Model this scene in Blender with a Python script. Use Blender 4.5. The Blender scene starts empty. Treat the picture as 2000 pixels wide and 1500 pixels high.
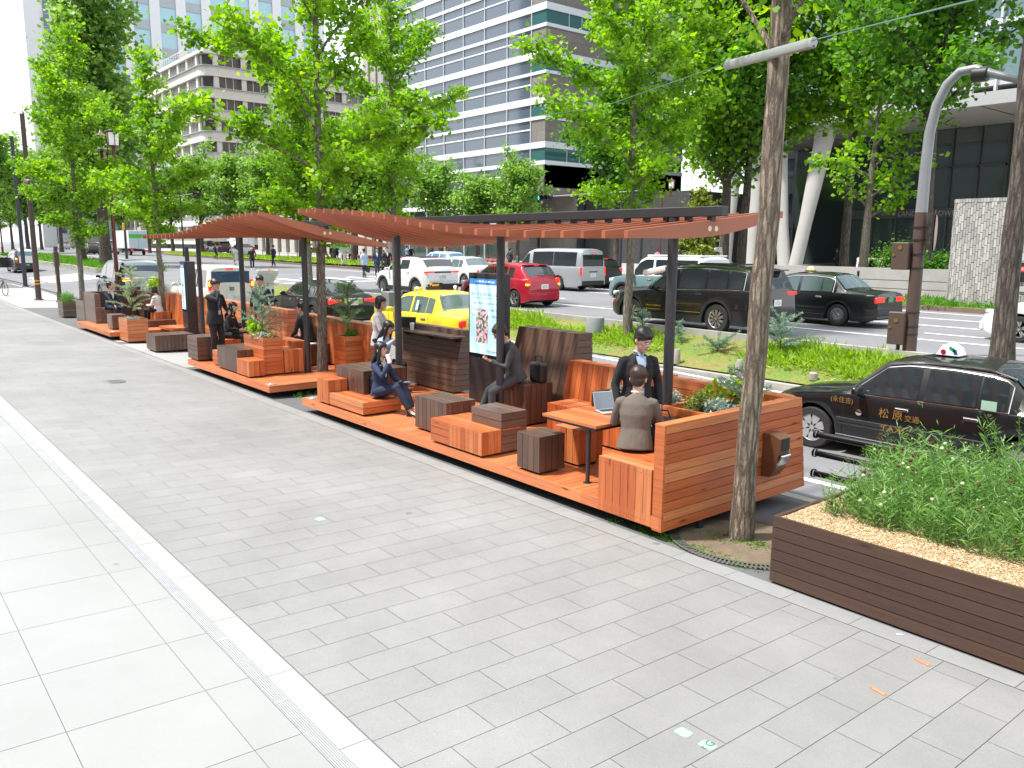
import bpy, math, random
import numpy as np
from mathutils import Vector, Matrix
V = Vector
R = math.radians
sc = bpy.context.scene
COL = sc.collection

# ------------------------------------------------------------------ camera
CAMZ = 2.6
FPX = 1594.42                       # focal length in pixels of a 2000 px wide frame
PITCH, ROLL, YAW = R(9.75577), R(.3949), R(39.38616)
_cp, _sp = math.cos(PITCH), math.sin(PITCH)
FW = V((-math.cos(YAW) * _cp, math.sin(YAW) * _cp, -_sp))
_r = V((math.sin(YAW), math.cos(YAW), 0)); _u = _r.cross(FW)
RT = math.cos(ROLL) * _r + math.sin(ROLL) * _u; UP = RT.cross(FW)
cam = bpy.data.cameras.new('camera'); camo = bpy.data.objects.new('camera', cam); COL.objects.link(camo)
cam.sensor_width = 36; cam.lens = FPX / 2000 * 36; cam.clip_start = .05; cam.clip_end = 3000
camo.matrix_world = Matrix(((RT.x, UP.x, -FW.x, 0), (RT.y, UP.y, -FW.y, 0), (RT.z, UP.z, -FW.z, CAMZ), (0, 0, 0, 1)))
sc.camera = camo

# ------------------------------------------------------------------ world and sun
SUN_EL, SUN_AZ = R(62), R(238)     # azimuth measured from +X towards +Y: light comes from behind left of the camera
w = bpy.data.worlds.new("World"); sc.world = w; w.use_nodes = True
nt = w.node_tree; bg = nt.nodes['Background']
sky = nt.nodes.new('ShaderNodeTexSky'); sky.sky_type = 'NISHITA'; sky.sun_disc = False
sky.sun_elevation = SUN_EL; sky.sun_rotation = math.pi / 2 - SUN_AZ
sky.air_density = 1.6; sky.dust_density = 1.5; sky.ozone_density = 1.0
hs = nt.nodes.new('ShaderNodeHueSaturation'); hs.inputs['Saturation'].default_value = .45
hz = nt.nodes.new('ShaderNodeMix'); hz.data_type = 'RGBA'; hz.inputs[0].default_value = .62; hz.inputs[7].default_value = (7.4, 7.7, 8.2, 1)   # bright thin cloud over the whole sky
nt.links.new(sky.outputs[0], hs.inputs['Color']); nt.links.new(hs.outputs[0], hz.inputs[6]); nt.links.new(hz.outputs[2], bg.inputs[0]); bg.inputs[1].default_value = .12
sl = bpy.data.lights.new('sun', 'SUN'); sl.energy = 3.4; sl.angle = R(4); sl.color = (1, .96, .9)
so = bpy.data.objects.new('sun', sl); COL.objects.link(so)
sd = V((math.cos(SUN_EL) * math.cos(SUN_AZ), math.cos(SUN_EL) * math.sin(SUN_AZ), math.sin(SUN_EL)))
so.rotation_euler = sd.to_track_quat('Z', 'Y').to_euler(); so.location = (0, 0, 60)
sc.view_settings.view_transform = 'Standard'; sc.view_settings.look = 'None'
sc.view_settings.exposure = 1.1; sc.view_settings.gamma = 1
sc.render.engine = 'CYCLES'
sc.cycles.use_denoising = True; sc.cycles.max_bounces = 6; sc.cycles.transparent_max_bounces = 8
sc.cycles.diffuse_bounces = 3; sc.cycles.glossy_bounces = 3; sc.cycles.transmission_bounces = 4
sc.cycles.caustics_reflective = False; sc.cycles.caustics_refractive = False

# ------------------------------------------------------------------ measuring: pixel (of the 2000x1500 photo) -> point in the place
def ray(x, y): return RT * ((x - 1000) / FPX) + UP * ((750 - y) / FPX) + FW
def onZ(x, y, z):
    d = ray(x, y); t = (z - CAMZ) / d.z; return V((d.x * t, d.y * t, z))
def onY(x, y, Y):
    d = ray(x, y); t = Y / d.y; return V((d.x * t, Y, CAMZ + d.z * t))
def PD(x, dep, y=600):
    d = ray(x, y); return V((0, 0, CAMZ)) + d * dep
def sm(t): t = min(1, max(0, t)); return t * t * (3 - 2 * t)
def lerp(a, b, t): return a + (b - a) * t
def gz(X, Y):
    """height of the ground: the pavement falls towards the side lane, the planted strip climbs to the main carriageway"""
    main = .35 + .005 * min(110, max(0, -X - 12))
    tl = sm((-X - 40) / 22)
    if Y <= 8.75: near = -.039 * Y
    else: near = -.38 + .24 * sm((-X - 7) / 11)
    near = lerp(near, .0, tl)
    if Y <= 8.75: return near
    if Y >= 17.2: return main
    s = near if Y < 14.95 else lerp(lerp(-.25, near + .13, tl), main + .08, (Y - 14.95) / 2.25)
    ti = sm((-X - 38) / 10)
    return lerp(s, lerp(near, main, sm((Y - 8.75) / 9)), ti)
def G(x, y, lift=0):
    """where the ray through a pixel meets the ground"""
    d = ray(x, y); o = V((0, 0, CAMZ)); t = 1.0
    while t < 400:
        p = o + d * t
        if p.z <= gz(p.x, p.y) + lift:
            a, b = t / 1.01 - .05, t
            for _ in range(30):
                m = (a + b) / 2; p = o + d * m
                if p.z <= gz(p.x, p.y) + lift: b = m
                else: a = m
            return o + d * b
        t = t * 1.01 + .02
    return o + d * t
def depth(p): return (V(p) - V((0, 0, CAMZ))).dot(FW)

# ------------------------------------------------------------------ tags and objects
def tag(o, label=None, cat=None, group=None, kind=None):
    if label: o['label'] = label
    if cat: o['category'] = cat
    if group: o['group'] = group
    if kind: o['kind'] = kind
    return o
def thing(name, label, cat, loc=(0, 0, 0), rz=0, group=None, scale=None):
    o = bpy.data.objects.new(name, None); COL.objects.link(o); o.empty_display_size = .2
    o.location = loc; o.rotation_euler = (0, 0, rz)
    if scale: o.scale = (scale,) * 3 if not hasattr(scale, '__len__') else scale
    return tag(o, label, cat, group)
def dup(root, loc, rz=0, label=None, group=None, scale=None):
    r = root.copy(); COL.objects.link(r); r.location = loc; r.rotation_euler = (root.rotation_euler[0], root.rotation_euler[1], rz)
    if label: r['label'] = label
    if group: r['group'] = group
    if scale: r.scale = (scale,) * 3 if not hasattr(scale, '__len__') else scale
    for ch in list(root.children):
        c = ch.copy(); COL.objects.link(c); c.parent = r
        for g in ch.children:
            d = g.copy(); COL.objects.link(d); d.parent = c
    return r

class MB:
    """collects faces for one mesh; uv and a per-face tone for plank and leaf variation"""
    def __init__(s): s.v = []; s.f = []; s.m = []; s.uv = []; s.t = []; s.sm = []
    def add(s, vs, fs, m=0, uvs=None, tone=.5, smooth=False):
        o = len(s.v); s.v.extend([tuple(p) for p in vs])
        for i, f in enumerate(fs):
            s.f.append(tuple(o + k for k in f)); s.m.append(m); s.t.append(tone); s.sm.append(smooth)
            s.uv.append(uvs[i] if uvs else [(0, 0)] * len(f))
        return s
    def quad(s, a, b, c, d, m=0, tone=.5, uv=None):
        a, b, c, d = V(a), V(b), V(c), V(d)
        if uv is None: L = (b - a).length; H = (d - a).length; uv = [(0, 0), (L, 0), (L, H), (0, H)]
        return s.add([a, b, c, d], [(0, 1, 2, 3)], m, [uv], tone)
    def box(s, x0, x1, y0, y1, z0, z1, m=0, tone=.5):
        v = [(x, y, z) for z in (z0, z1) for y in (y0, y1) for x in (x0, x1)]
        f = [(0, 2, 3, 1), (4, 5, 7, 6), (0, 1, 5, 4), (2, 6, 7, 3), (0, 4, 6, 2), (1, 3, 7, 5)]
        def u(q):
            p = [V(v[k]) for k in q]; n = (p[1] - p[0]).cross(p[2] - p[0])
            k = max(range(3), key=lambda i: abs(n[i])); a, b = [i for i in range(3) if i != k]
            return [(q_[a], q_[b]) for q_ in p]
        return s.add(v, f, m, [u(q) for q in f], tone)
    def cbox(s, c, h, m=0, rot=None, ch=0, smooth=False, tone=.5):
        """box by centre and half sizes, optional rotation matrix and chamfer"""
        c = V(c); hx, hy, hz = h; ch = min(ch, hx * .9, hy * .9, hz * .9)
        pts = []; fs = []
        if ch <= 0:
            pts = [V((x, y, z)) for z in (-hz, hz) for y in (-hy, hy) for x in (-hx, hx)]
            fs = [(0, 2, 3, 1), (4, 5, 7, 6), (0, 1, 5, 4), (2, 6, 7, 3), (0, 4, 6, 2), (1, 3, 7, 5)]
        else:
            idx = {}
            for sx in (-1, 1):
                for sy in (-1, 1):
                    for sz in (-1, 1):
                        for k in range(3):
                            p = [sx * (hx - ch), sy * (hy - ch), sz * (hz - ch)]; p[k] += (sx, sy, sz)[k] * ch
                            idx[(sx, sy, sz, k)] = len(pts); pts.append(V(p))
            def fix(f):
                a, b, c_ = pts[f[0]], pts[f[1]], pts[f[2]]; n = (b - a).cross(c_ - a); m_ = sum((pts[i] for i in f), V()) / len(f)
                return f if n.dot(m_) > 0 else f[::-1]
            for k in range(3):
                i, j = [q for q in range(3) if q != k]
                for sk in (-1, 1):
                    f = []
                    for si, sj in ((-1, -1), (1, -1), (1, 1), (-1, 1)):
                        t = [0, 0, 0]; t[k] = sk; t[i] = si; t[j] = sj; f.append(idx[(*t, k)])
                    fs.append(fix(tuple(f)))
                for si in (-1, 1):
                    for sj in (-1, 1):
                        f = []
                        for sk in (-1, 1):
                            t = [0, 0, 0]; t[k] = sk; t[i] = si; t[j] = sj
                            f += [idx[(*t, i)], idx[(*t, j)]] if sk < 0 else [idx[(*t, j)], idx[(*t, i)]]
                        fs.append(fix(tuple(f)))
            for sx in (-1, 1):
                for sy in (-1, 1):
                    for sz in (-1, 1): fs.append(fix(tuple(idx[(sx, sy, sz, k)] for k in range(3))))
        if rot is not None: pts = [rot @ p for p in pts]
        return s.add([p + c for p in pts], fs, m, None, tone, smooth)
    def path(s, pts, rad, n=8, m=0, side=None, caps=True, tone=.5, smooth=True, uvs=True):
        """tube along points; rad a number, or per point a number or (along side, across)"""
        pts = [V(p) for p in pts]; k = len(pts)
        if not hasattr(rad, '__len__'): rad = [rad] * k
        ref = V(side) if side else None; vs = []; prev = None; L = 0; us = []
        for i in range(k):
            d = (pts[min(i + 1, k - 1)] - pts[max(i - 1, 0)])
            if d.length < 1e-9: d = V((0, 0, 1))
            d.normalize()
            if prev is None:
                a = ref if ref else (V((1, 0, 0)) if abs(d.x) < .8 else V((0, 1, 0)))
            else: a = ref if ref else prev
            a = a - d * a.dot(d)
            if a.length < 1e-6: a = d.orthogonal()
            a.normalize(); prev = a; b = d.cross(a)
            ra, rb = rad[i] if hasattr(rad[i], '__len__') else (rad[i], rad[i])
            if i: L += (pts[i] - pts[i - 1]).length
            us.append(L)
            for j in range(n):
                t = 2 * math.pi * j / n; vs.append(pts[i] + a * (ra * math.cos(t)) + b * (rb * math.sin(t)))
        fs = []; uv = []
        for i in range(k - 1):
            for j in range(n):
                j2 = (j + 1) % n; fs.append((i * n + j, i * n + j2, (i + 1) * n + j2, (i + 1) * n + j))
                uv.append([(us[i], j / n), (us[i], (j + 1) / n), (us[i + 1], (j + 1) / n), (us[i + 1], j / n)])
        s.add(vs, fs, m, uv, tone, smooth)
        if caps:
            o = len(s.v) - k * n
            for q in (tuple(o + j for j in range(n))[::-1], tuple(o + (k - 1) * n + j for j in range(n))):
                s.f.append(q); s.m.append(m); s.t.append(tone); s.sm.append(False); s.uv.append([(0, 0)] * n)
        return s
    def lathe(s, prof, c=(0, 0, 0), n=24, m=0, axis=None, smooth=True, tone=.5):
        c = V(c); q = (V(axis).normalized().to_track_quat('Z', 'Y').to_matrix() if axis else Matrix.Identity(3)); vs = []
        for r_, z in prof:
            for j in range(n):
                t = 2 * math.pi * j / n; vs.append(c + q @ V((r_ * math.cos(t), r_ * math.sin(t), z)))
        fs = [(i * n + j, i * n + (j + 1) % n, (i + 1) * n + (j + 1) % n, (i + 1) * n + j) for i in range(len(prof) - 1) for j in range(n)]
        return s.add(vs, fs, m, None, tone, smooth)
    def ball(s, c, r_, n=12, m=0, rot=None, tone=.5):
        c = V(c); r_ = V(r_) if hasattr(r_, '__len__') else V((r_,) * 3); vs = []; k = max(4, n * 2 // 3)
        for i in range(k + 1):
            a = math.pi * i / k
            for j in range(n):
                t = 2 * math.pi * j / n; p = V((r_.x * math.sin(a) * math.cos(t), r_.y * math.sin(a) * math.sin(t), -r_.z * math.cos(a)))
                vs.append(c + (rot @ p if rot is not None else p))
        fs = [(i * n + j, i * n + (j + 1) % n, (i + 1) * n + (j + 1) % n, (i + 1) * n + j) for i in range(k) for j in range(n)]
        return s.add(vs, fs, m, None, tone, True)
    def prism(s, poly, ext, m=0, mside=None, smooth=False, tone=.5):
        poly = [V(p) for p in poly]; ext = V(ext); n = len(poly)
        nrm = V()
        for i in range(n): nrm += (poly[i] - poly[0]).cross(poly[(i + 1) % n] - poly[0])
        if nrm.dot(ext) > 0: poly = poly[::-1]
        vs = poly + [p + ext for p in poly]
        s.add(vs, [tuple(range(n)), tuple(range(2 * n - 1, n - 1, -1))], m, None, tone)
        o = len(s.v) - 2 * n
        for i in range(n):
            j = (i + 1) % n; s.f.append((o + i, o + n + i, o + n + j, o + j)); s.m.append(m if mside is None else mside); s.t.append(tone); s.sm.append(smooth); s.uv.append([(0, 0)] * 4)
        return s
    def planks(s, a, b, c, d, w=.1, gap=.006, t=.018, m=0, screws=None, rnd=random):
        a, b, c, d = V(a), V(b), V(c), V(d); n_ = (b - a).cross(d - a).normalized()
        k = max(1, round(((d - a).length + (c - b).length) / 2 / w)); H = (d - a).length / k; g = min(.2, gap / max(H, .01)) / 2
        for i in range(k):
            v0, v1 = (i + g) / k, (i + 1 - g) / k
            if i == 0: v0 = 0
            if i == k - 1: v1 = 1
            p = [a.lerp(d, v0), b.lerp(c, v0), b.lerp(c, v1), a.lerp(d, v1)]; L = (p[1] - p[0]).length; iu = (p[1] - p[0]).normalized() * .0025; iv = (p[3] - p[0]).normalized() * .0025; q = [p[0] - n_ * t + iu + iv, p[1] - n_ * t - iu + iv, p[2] - n_ * t - iu - iv, p[3] - n_ * t + iu - iv]
            ou, ov = rnd.random() * 40, rnd.random() * 40; tn = rnd.random()
            U = [(ou, ov), (ou + L, ov), (ou + L, ov + H), (ou, ov + H)]; S = [(ou, ov), (ou + L, ov), (ou + L, ov + .02), (ou, ov + .02)]
            s.add(p + q, [(0, 1, 2, 3), (1, 0, 4, 5), (3, 2, 6, 7), (0, 3, 7, 4), (2, 1, 5, 6)], m, [U, S, S, S, S], tn)
            if screws is not None:
                u_ = (p[1] - p[0]).normalized(); v_ = (p[3] - p[0]).normalized()
                for e in (.05, L - .05):
                    for f in (.25, .75):
                        c0 = p[0] + u_ * e + v_ * (H * f) + n_ * .0015
                        s.add([c0 + (u_ * math.cos(x) + v_ * math.sin(x)) * .0045 for x in (0, 1.047, 2.094, 3.142, 4.189, 5.236)], [(0, 1, 2, 3, 4, 5)], screws, None, .5)
        return s
    def face4(s, p00, p10, p11, p01, dr='u', **k):
        return s.planks(p00, p10, p11, p01, **k) if dr == 'u' else s.planks(p10, p11, p01, p00, **k)
    def build(s, name, mats, parent=None, sharp=40, label=None):
        me = bpy.data.meshes.new(name); me.from_pydata(s.v, [], s.f)
        for m_ in (mats if isinstance(mats, (list, tuple)) else [mats]): me.materials.append(m_)
        me.polygons.foreach_set('material_index', s.m); me.polygons.foreach_set('use_smooth', s.sm)
        ul = me.uv_layers.new(name='UVMap'); ul.data.foreach_set('uv', [c for f in s.uv for p in f for c in p])
        at = me.attributes.new('tone', 'FLOAT', 'FACE'); at.data.foreach_set('value', s.t)
        if any(s.sm): me.set_sharp_from_angle(angle=R(sharp))
        me.update(); o = bpy.data.objects.new(name, me); COL.objects.link(o)
        if parent: o.parent = parent
        if label: o['label'] = label
        return o

# ------------------------------------------------------------------ materials
def srgb(h):
    h = h.lstrip('#'); c = [int(h[i:i + 2], 16) / 255 for i in (0, 2, 4)]
    return tuple(x / 12.92 if x <= .04045 else ((x + .055) / 1.055) ** 2.4 for x in c)
def newmat(name):
    m = bpy.data.materials.new(name); m.use_nodes = True; nt = m.node_tree; return m, nt, nt.nodes['Principled BSDF']
def N(nt, t, **k):
    n = nt.nodes.new('ShaderNode' + t)
    for a, b in k.items():
        if a.startswith('i_'):
            key = a[2:]; key = int(key) if key.isdigit() else key.replace('_', ' '); n.inputs[key].default_value = b
        else: setattr(n, a, b)
    return n
def ramp(nt, stops):
    r = nt.nodes.new('ShaderNodeValToRGB'); e = r.color_ramp.elements
    while len(e) < len(stops): e.new(.5)
    for k, (p, c) in zip(e, stops): k.position = p; k.color = (*c, 1) if len(c) == 3 else c
    return r
def mix(nt, a, b, f, mode='MIX'):
    n = nt.nodes.new('ShaderNodeMix'); n.data_type = 'RGBA'; n.blend_type = mode
    for sock, v in ((n.inputs[0], f), (n.inputs[6], a), (n.inputs[7], b)):
        if hasattr(v, 'type'): nt.links.new(v, sock)
        elif hasattr(v, '__len__'): sock.default_value = (*v, 1)[:4]
        else: sock.default_value = v
    return n.outputs[2]
def M(name, col, rough=.6, metal=0, spec=.5, var=0, scale=4, bump=0, bscale=40, coat=0, emis=0, trans=0, alpha=1):
    m, nt, b = newmat(name); L = nt.links.new
    b.inputs['Roughness'].default_value = rough; b.inputs['Metallic'].default_value = metal
    b.inputs['Specular IOR Level'].default_value = spec; b.inputs['Coat Weight'].default_value = coat; b.inputs['Coat Roughness'].default_value = .03
    b.inputs['Transmission Weight'].default_value = trans; b.inputs['Alpha'].default_value = alpha
    tc = N(nt, 'TexCoord')
    if var:
        n = N(nt, 'TexNoise', i_Scale=scale, i_Detail=6.0, i_Roughness=.65); L(tc.outputs['Object'], n.inputs['Vector'])
        r = ramp(nt, [(.3, tuple(c * (1 - var) for c in col)), (.7, tuple(min(1, c * (1 + var)) for c in col))])
        L(n.outputs[0], r.inputs[0]); L(r.outputs[0], b.inputs['Base Color'])
    else: b.inputs['Base Color'].default_value = (*col, 1)
    if bump:
        n2 = N(nt, 'TexNoise', i_Scale=bscale, i_Detail=4.0); L(tc.outputs['Object'], n2.inputs['Vector'])
        bp = N(nt, 'Bump', i_Strength=bump, i_Distance=.01); L(n2.outputs[0], bp.inputs['Height']); L(bp.outputs[0], b.inputs['Normal'])
    if emis: b.inputs['Emission Color'].default_value = (*col, 1); b.inputs['Emission Strength'].default_value = emis
    return m
def wood(name, c0, c1, c2, rough=.5, knots=True, grain=1.0):
    """stained boards: each board its own tone, long grain, a few knots"""
    m, nt, b = newmat(name); L = nt.links.new
    at = N(nt, 'Attribute', attribute_name='tone'); uv = N(nt, 'UVMap')
    mp = N(nt, 'Mapping'); mp.inputs['Scale'].default_value = (1.3, 38, 1); L(uv.outputs[0], mp.inputs[0])
    n = N(nt, 'TexNoise', i_Scale=1.0, i_Detail=7.0, i_Roughness=.62, i_Distortion=.35); L(mp.outputs[0], n.inputs['Vector'])
    base = ramp(nt, [(0, c0), (.55, c1), (1, c2)]); L(at.outputs['Fac'], base.inputs[0])
    g = ramp(nt, [(.3, (.60, .57, .54)), (.62, (1.1, 1.08, 1.05))]); L(n.outputs[0], g.inputs[0])
    col = mix(nt, base.outputs[0], g.outputs[0], grain * .8, 'MULTIPLY')
    if knots:
        mp2 = N(nt, 'Mapping'); mp2.inputs['Scale'].default_value = (2.2, 11, 1); L(uv.outputs[0], mp2.inputs[0])
        vo = N(nt, 'TexVoronoi', i_Scale=1.0, i_Randomness=1.0); L(mp2.outputs[0], vo.inputs['Vector'])
        k = ramp(nt, [(.05, (.16, .1, .07)), (.13, (.75, .68, .6)), (.2, (1, 1, 1))]); L(vo.outputs['Distance'], k.inputs[0])
        wn = N(nt, 'TexNoise', i_Scale=.7, i_Detail=1.0); L(uv.outputs[0], wn.inputs['Vector'])
        kr = ramp(nt, [(.5, (0, 0, 0)), (.56, (1, 1, 1))]); L(wn.outputs[0], kr.inputs[0])
        col = mix(nt, col, mix(nt, col, k.outputs[0], 1.0, 'MULTIPLY'), kr.outputs[0])
    L(col, b.inputs['Base Color']); b.inputs['Roughness'].default_value = rough; b.inputs['Specular IOR Level'].default_value = .75
    bp = N(nt, 'Bump', i_Strength=.25, i_Distance=.003); L(n.outputs[0], bp.inputs['Height']); L(bp.outputs[0], b.inputs['Normal'])
    return m
def leafmat(name, dark, mid, light, transl=.35):
    m, nt, b = newmat(name); L = nt.links.new
    at = N(nt, 'Attribute', attribute_name='tone'); r = ramp(nt, [(0, dark), (.5, mid), (1, light)]); L(at.outputs['Fac'], r.inputs[0])
    L(r.outputs[0], b.inputs['Base Color']); b.inputs['Roughness'].default_value = .5; b.inputs['Specular IOR Level'].default_value = .35
    tr = N(nt, 'BsdfTranslucent'); L(mix(nt, r.outputs[0], (.75, 1, .12), .45, 'MULTIPLY') , tr.inputs[0])
    bri = N(nt, 'HueSaturation', i_Value=1.9, i_Saturation=1.15); L(r.outputs[0], bri.inputs['Color']); L(bri.outputs[0], tr.inputs[0])
    ms = N(nt, 'MixShader', i_0=transl); L(b.outputs[0], ms.inputs[1]); L(tr.outputs[0], ms.inputs[2])
    L(ms.outputs[0], nt.nodes['Material Output'].inputs[0]); return m

W_OR = wood('orange_stained_cedar', (.40, .088, .022), (.53, .14, .036), (.58, .21, .078), .45)
W_OD = wood('orange_deck_boards', (.48, .13, .042), (.58, .17, .058), (.64, .21, .08), .45)
W_RA = wood('red_brown_rafters', (.33, .085, .036), (.39, .105, .043), (.45, .125, .052), .5, knots=False)
W_DK = wood('dark_brown_boards', (.080, .043, .030), (.105, .057, .040), (.13, .074, .051), .36)
W_DG = wood('weathered_dark_boards', (.105, .067, .052), (.13, .088, .069), (.165, .115, .09), .36)
W_BR = wood('brown_planter_boards', (.052, .023, .014), (.063, .029, .017), (.076, .036, .021), .5)
CORE = M('dark_gap', (.012, .009, .008), .9)
SCREW = M('screw_heads', (.03, .02, .018), .6)
STEEL = M('charcoal_steel', (.045, .045, .050), .45, .3, var=.12, scale=3)
BLACK = M('black_rubber', (.018, .018, .019), .7)
# ================================================================== THE SETTING
def pave(name, col, rough, var, scale, speck=.0, bump=.15):
    m, nt, b = newmat(name); L = nt.links.new
    tc = N(nt, 'TexCoord'); at = N(nt, 'Attribute', attribute_name='tone')
    n1 = N(nt, 'TexNoise', i_Scale=scale, i_Detail=6.0, i_Roughness=.7); L(tc.outputs['Object'], n1.inputs['Vector'])
    n2 = N(nt, 'TexNoise', i_Scale=260.0, i_Detail=2.0); L(tc.outputs['Object'], n2.inputs['Vector'])
    n3 = N(nt, 'TexNoise', i_Scale=.35, i_Detail=3.0); L(tc.outputs['Object'], n3.inputs['Vector'])
    r0 = ramp(nt, [(0, tuple(c * .965 for c in col)), (1, tuple(c * 1.03 for c in col))]); L(at.outputs['Fac'], r0.inputs[0])
    r1 = ramp(nt, [(.3, (1 - var,) * 3), (.7, (1 + var * .3,) * 3)]); L(n1.outputs[0], r1.inputs[0])
    r3 = ramp(nt, [(.3, (.88, .88, .87)), (.65, (1.03, 1.03, 1.03))]); L(n3.outputs[0], r3.inputs[0])
    c = mix(nt, mix(nt, r0.outputs[0], r1.outputs[0], 1.0, 'MULTIPLY'), r3.outputs[0], 1.0, 'MULTIPLY')
    r2 = ramp(nt, [(.35, (1 - speck,) * 3), (.6, (1 + speck * .4,) * 3)]); L(n2.outputs[0], r2.inputs[0])
    c = mix(nt, c, r2.outputs[0], 1.0, 'MULTIPLY')
    vo = N(nt, 'TexVoronoi', i_Scale=1.05, i_Randomness=1.0); L(tc.outputs['Object'], vo.inputs['Vector'])   # old gum and drip spots
    wn = N(nt, 'TexNoise', i_Scale=14.0, i_Detail=2.0); L(tc.outputs['Object'], wn.inputs['Vector'])
    ad = N(nt, 'Math', operation='MULTIPLY_ADD'); L(wn.outputs[0], ad.inputs[0]); ad.inputs[1].default_value = .035; L(vo.outputs['Distance'], ad.inputs[2])
    rs = ramp(nt, [(.045, (.66, .65, .64)), (.062, (1, 1, 1))]); L(ad.outputs[0], rs.inputs[0])
    c = mix(nt, c, rs.outputs[0], 1.0, 'MULTIPLY'); L(c, b.inputs['Base Color'])
    b.inputs['Roughness'].default_value = rough; b.inputs['Specular IOR Level'].default_value = .35
    bp = N(nt, 'Bump', i_Strength=bump, i_Distance=.003); L(n2.outputs[0], bp.inputs['Height']); L(bp.outputs[0], b.inputs['Normal'])
    return m
P_GREY = pave('grey_granite_paving', (.255, .255, .252), .62, .14, 1.3, .20)
P_LITE = pave('pale_large_paving', (.29, .295, .295), .5, .06, 1.1, .06)
P_BORD = pave('border_stone', (.28, .285, .285), .6, .12, 2.2, .10)
P_WHITE = pave('white_kerb_stone', (.34, .34, .342), .5, .04, 1.0, .02)
P_CONC = pave('pale_concrete_slab', (.36, .36, .355), .6, .10, 1.2, .05)
JOINT = M('paving_joint', (.16, .16, .17), .9)
ASPH = pave('road_asphalt', (.20, .20, .215), .75, .10, .8, .18)
ASPH2 = pave('dark_footway_asphalt', (.15, .15, .155), .8, .18, 2.0, .30)
PAINT = M('road_paint', (.75, .75, .74), .6, var=.08, scale=6)
KERB = pave('kerb_concrete', (.42, .40, .37), .7, .25, 2.0, .15)
KBROWN = pave('reddish_kerb', (.22, .16, .12), .8, .25, 2.0, .15)
def grass_ground():
    m, nt, b = newmat('planted_ground'); L = nt.links.new; tc = N(nt, 'TexCoord')
    n = N(nt, 'TexNoise', i_Scale=1.6, i_Detail=8.0, i_Roughness=.7); L(tc.outputs['Object'], n.inputs['Vector'])
    r = ramp(nt, [(.3, (.17, .13, .055)), (.42, (.26, .23, .07)), (.55, (.17, .24, .045)), (.7, (.12, .21, .04))]); L(n.outputs[0], r.inputs[0])
    n2 = N(nt, 'TexNoise', i_Scale=60.0, i_Detail=4.0); L(tc.outputs['Object'], n2.inputs['Vector'])
    r2 = ramp(nt, [(.3, (.55,) * 3), (.7, (1.25,) * 3)]); L(n2.outputs[0], r2.inputs[0])
    L(mix(nt, r.outputs[0], r2.outputs[0], 1.0, 'MULTIPLY'), b.inputs['Base Color']); b.inputs['Roughness'].default_value = .9
    bp = N(nt, 'Bump', i_Strength=.8, i_Distance=.03); L(n2.outputs[0], bp.inputs['Height']); L(bp.outputs[0], b.inputs['Normal']); return m
LAWN = grass_ground()
SOIL = pave('tree_pit_soil', (.20, .155, .105), .95, .35, 5.0, .4, .6)

def sheet(name, X, Y, lift, mat, parent=None, kind='structure', tone=.5):
    """surface that follows the ground; X, Y lists of grid lines"""
    me = bpy.data.meshes.new(name); vs = [(x, y, gz(x, y) + lift) for y in Y for x in X]; n = len(X)
    me.from_pydata(vs, [], [(j * n + i, j * n + i + 1, (j + 1) * n + i + 1, (j + 1) * n + i) for j in range(len(Y) - 1) for i in range(n - 1)])
    me.materials.append(mat); a = me.attributes.new('tone', 'FLOAT', 'FACE'); a.data.foreach_set('value', [tone] * len(me.polygons)); me.update()
    o = bpy.data.objects.new(name, me); COL.objects.link(o)
    if parent: o.parent = parent
    elif kind: o['kind'] = kind
    return o
def fr(a, b, n): return [a + (b - a) * i / n for i in range(n + 1)]
XS = sorted(set([-900, -600, -400, -250, -180, -140, -122, -110, -100, -90, -80, -70, -64] + fr(-60, -12, 32) + [-8, -4, 0, 5, 12, 25, 60, 150, 400]))
YS = [-300, -100, -40, -15, -5, 0, 3, 6, 8.7, 8.76, 9.5, 11, 12.5, 14, 14.94, 15, 15.5, 16.3, 17.15, 17.25, 18.5, 20, 24, 30, 60, 120, 300, 800]
sheet('ground', XS, YS, -.045, ASPH)

# --- paving laid stone by stone
def tiles(name, x0, x1, y0, y1, dx, dy, stag, mat, lift=.0, gap=.004, xo=0.0, rnd=random.Random(3)):
    mb = MB(); i0 = math.floor((x0 - xo) / dx); i1 = math.ceil((x1 - xo) / dx)
    for i in range(i0, i1):
        a, b = max(x0, xo + i * dx), min(x1, xo + (i + 1) * dx)
        g = max(gap, .0022 * max(0, -b - 6) * .35) if gap else 0
        off = (dy / 2 if i % 2 else 0) * stag; y = y0 - dy + off - 1e-6
        while y < y1:
            c, d = max(y0, y), min(y1, y + dy); y += dy
            if d - c < .02: continue
            p = [(a + gap / 2, c + gap / 2), (b - gap / 2, c + gap / 2), (b - gap / 2, d - gap / 2), (a + gap / 2, d - gap / 2)]
            mb.add([(px, py, gz(px, py) + lift) for px, py in p], [(0, 1, 2, 3)], 0, None, rnd.random())
    o = mb.build(name, [mat]); o['kind'] = 'structure'; return o
XL = [x for x in XS if -90 <= x <= 5] + [12]
XL = [-90, -80, -70, -64] + fr(-60, 12, 48)
sheet('paving_bed', XL, [-9, -3, 0, 3, 5.64, 5.88], -.006, JOINT)
tiles('pavement', -54, 10, 1.995, 5.637, .2922, .627, 1, P_GREY, xo=-3.021)
tiles('pavement_border', -54, 10, 5.641, 5.872, .573, 1, 0, P_BORD, xo=-2.847)
tiles('plaza_paving', -60, 10, -7.5, 1.72, .7525, .746, 0, P_LITE, xo=-4.65)   # grid joints at y=.68, 1.426
tiles('white_edge_stone', -60, 10, 1.812, 1.99, .955, 1, 0, P_WHITE, xo=-3.64)
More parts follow.
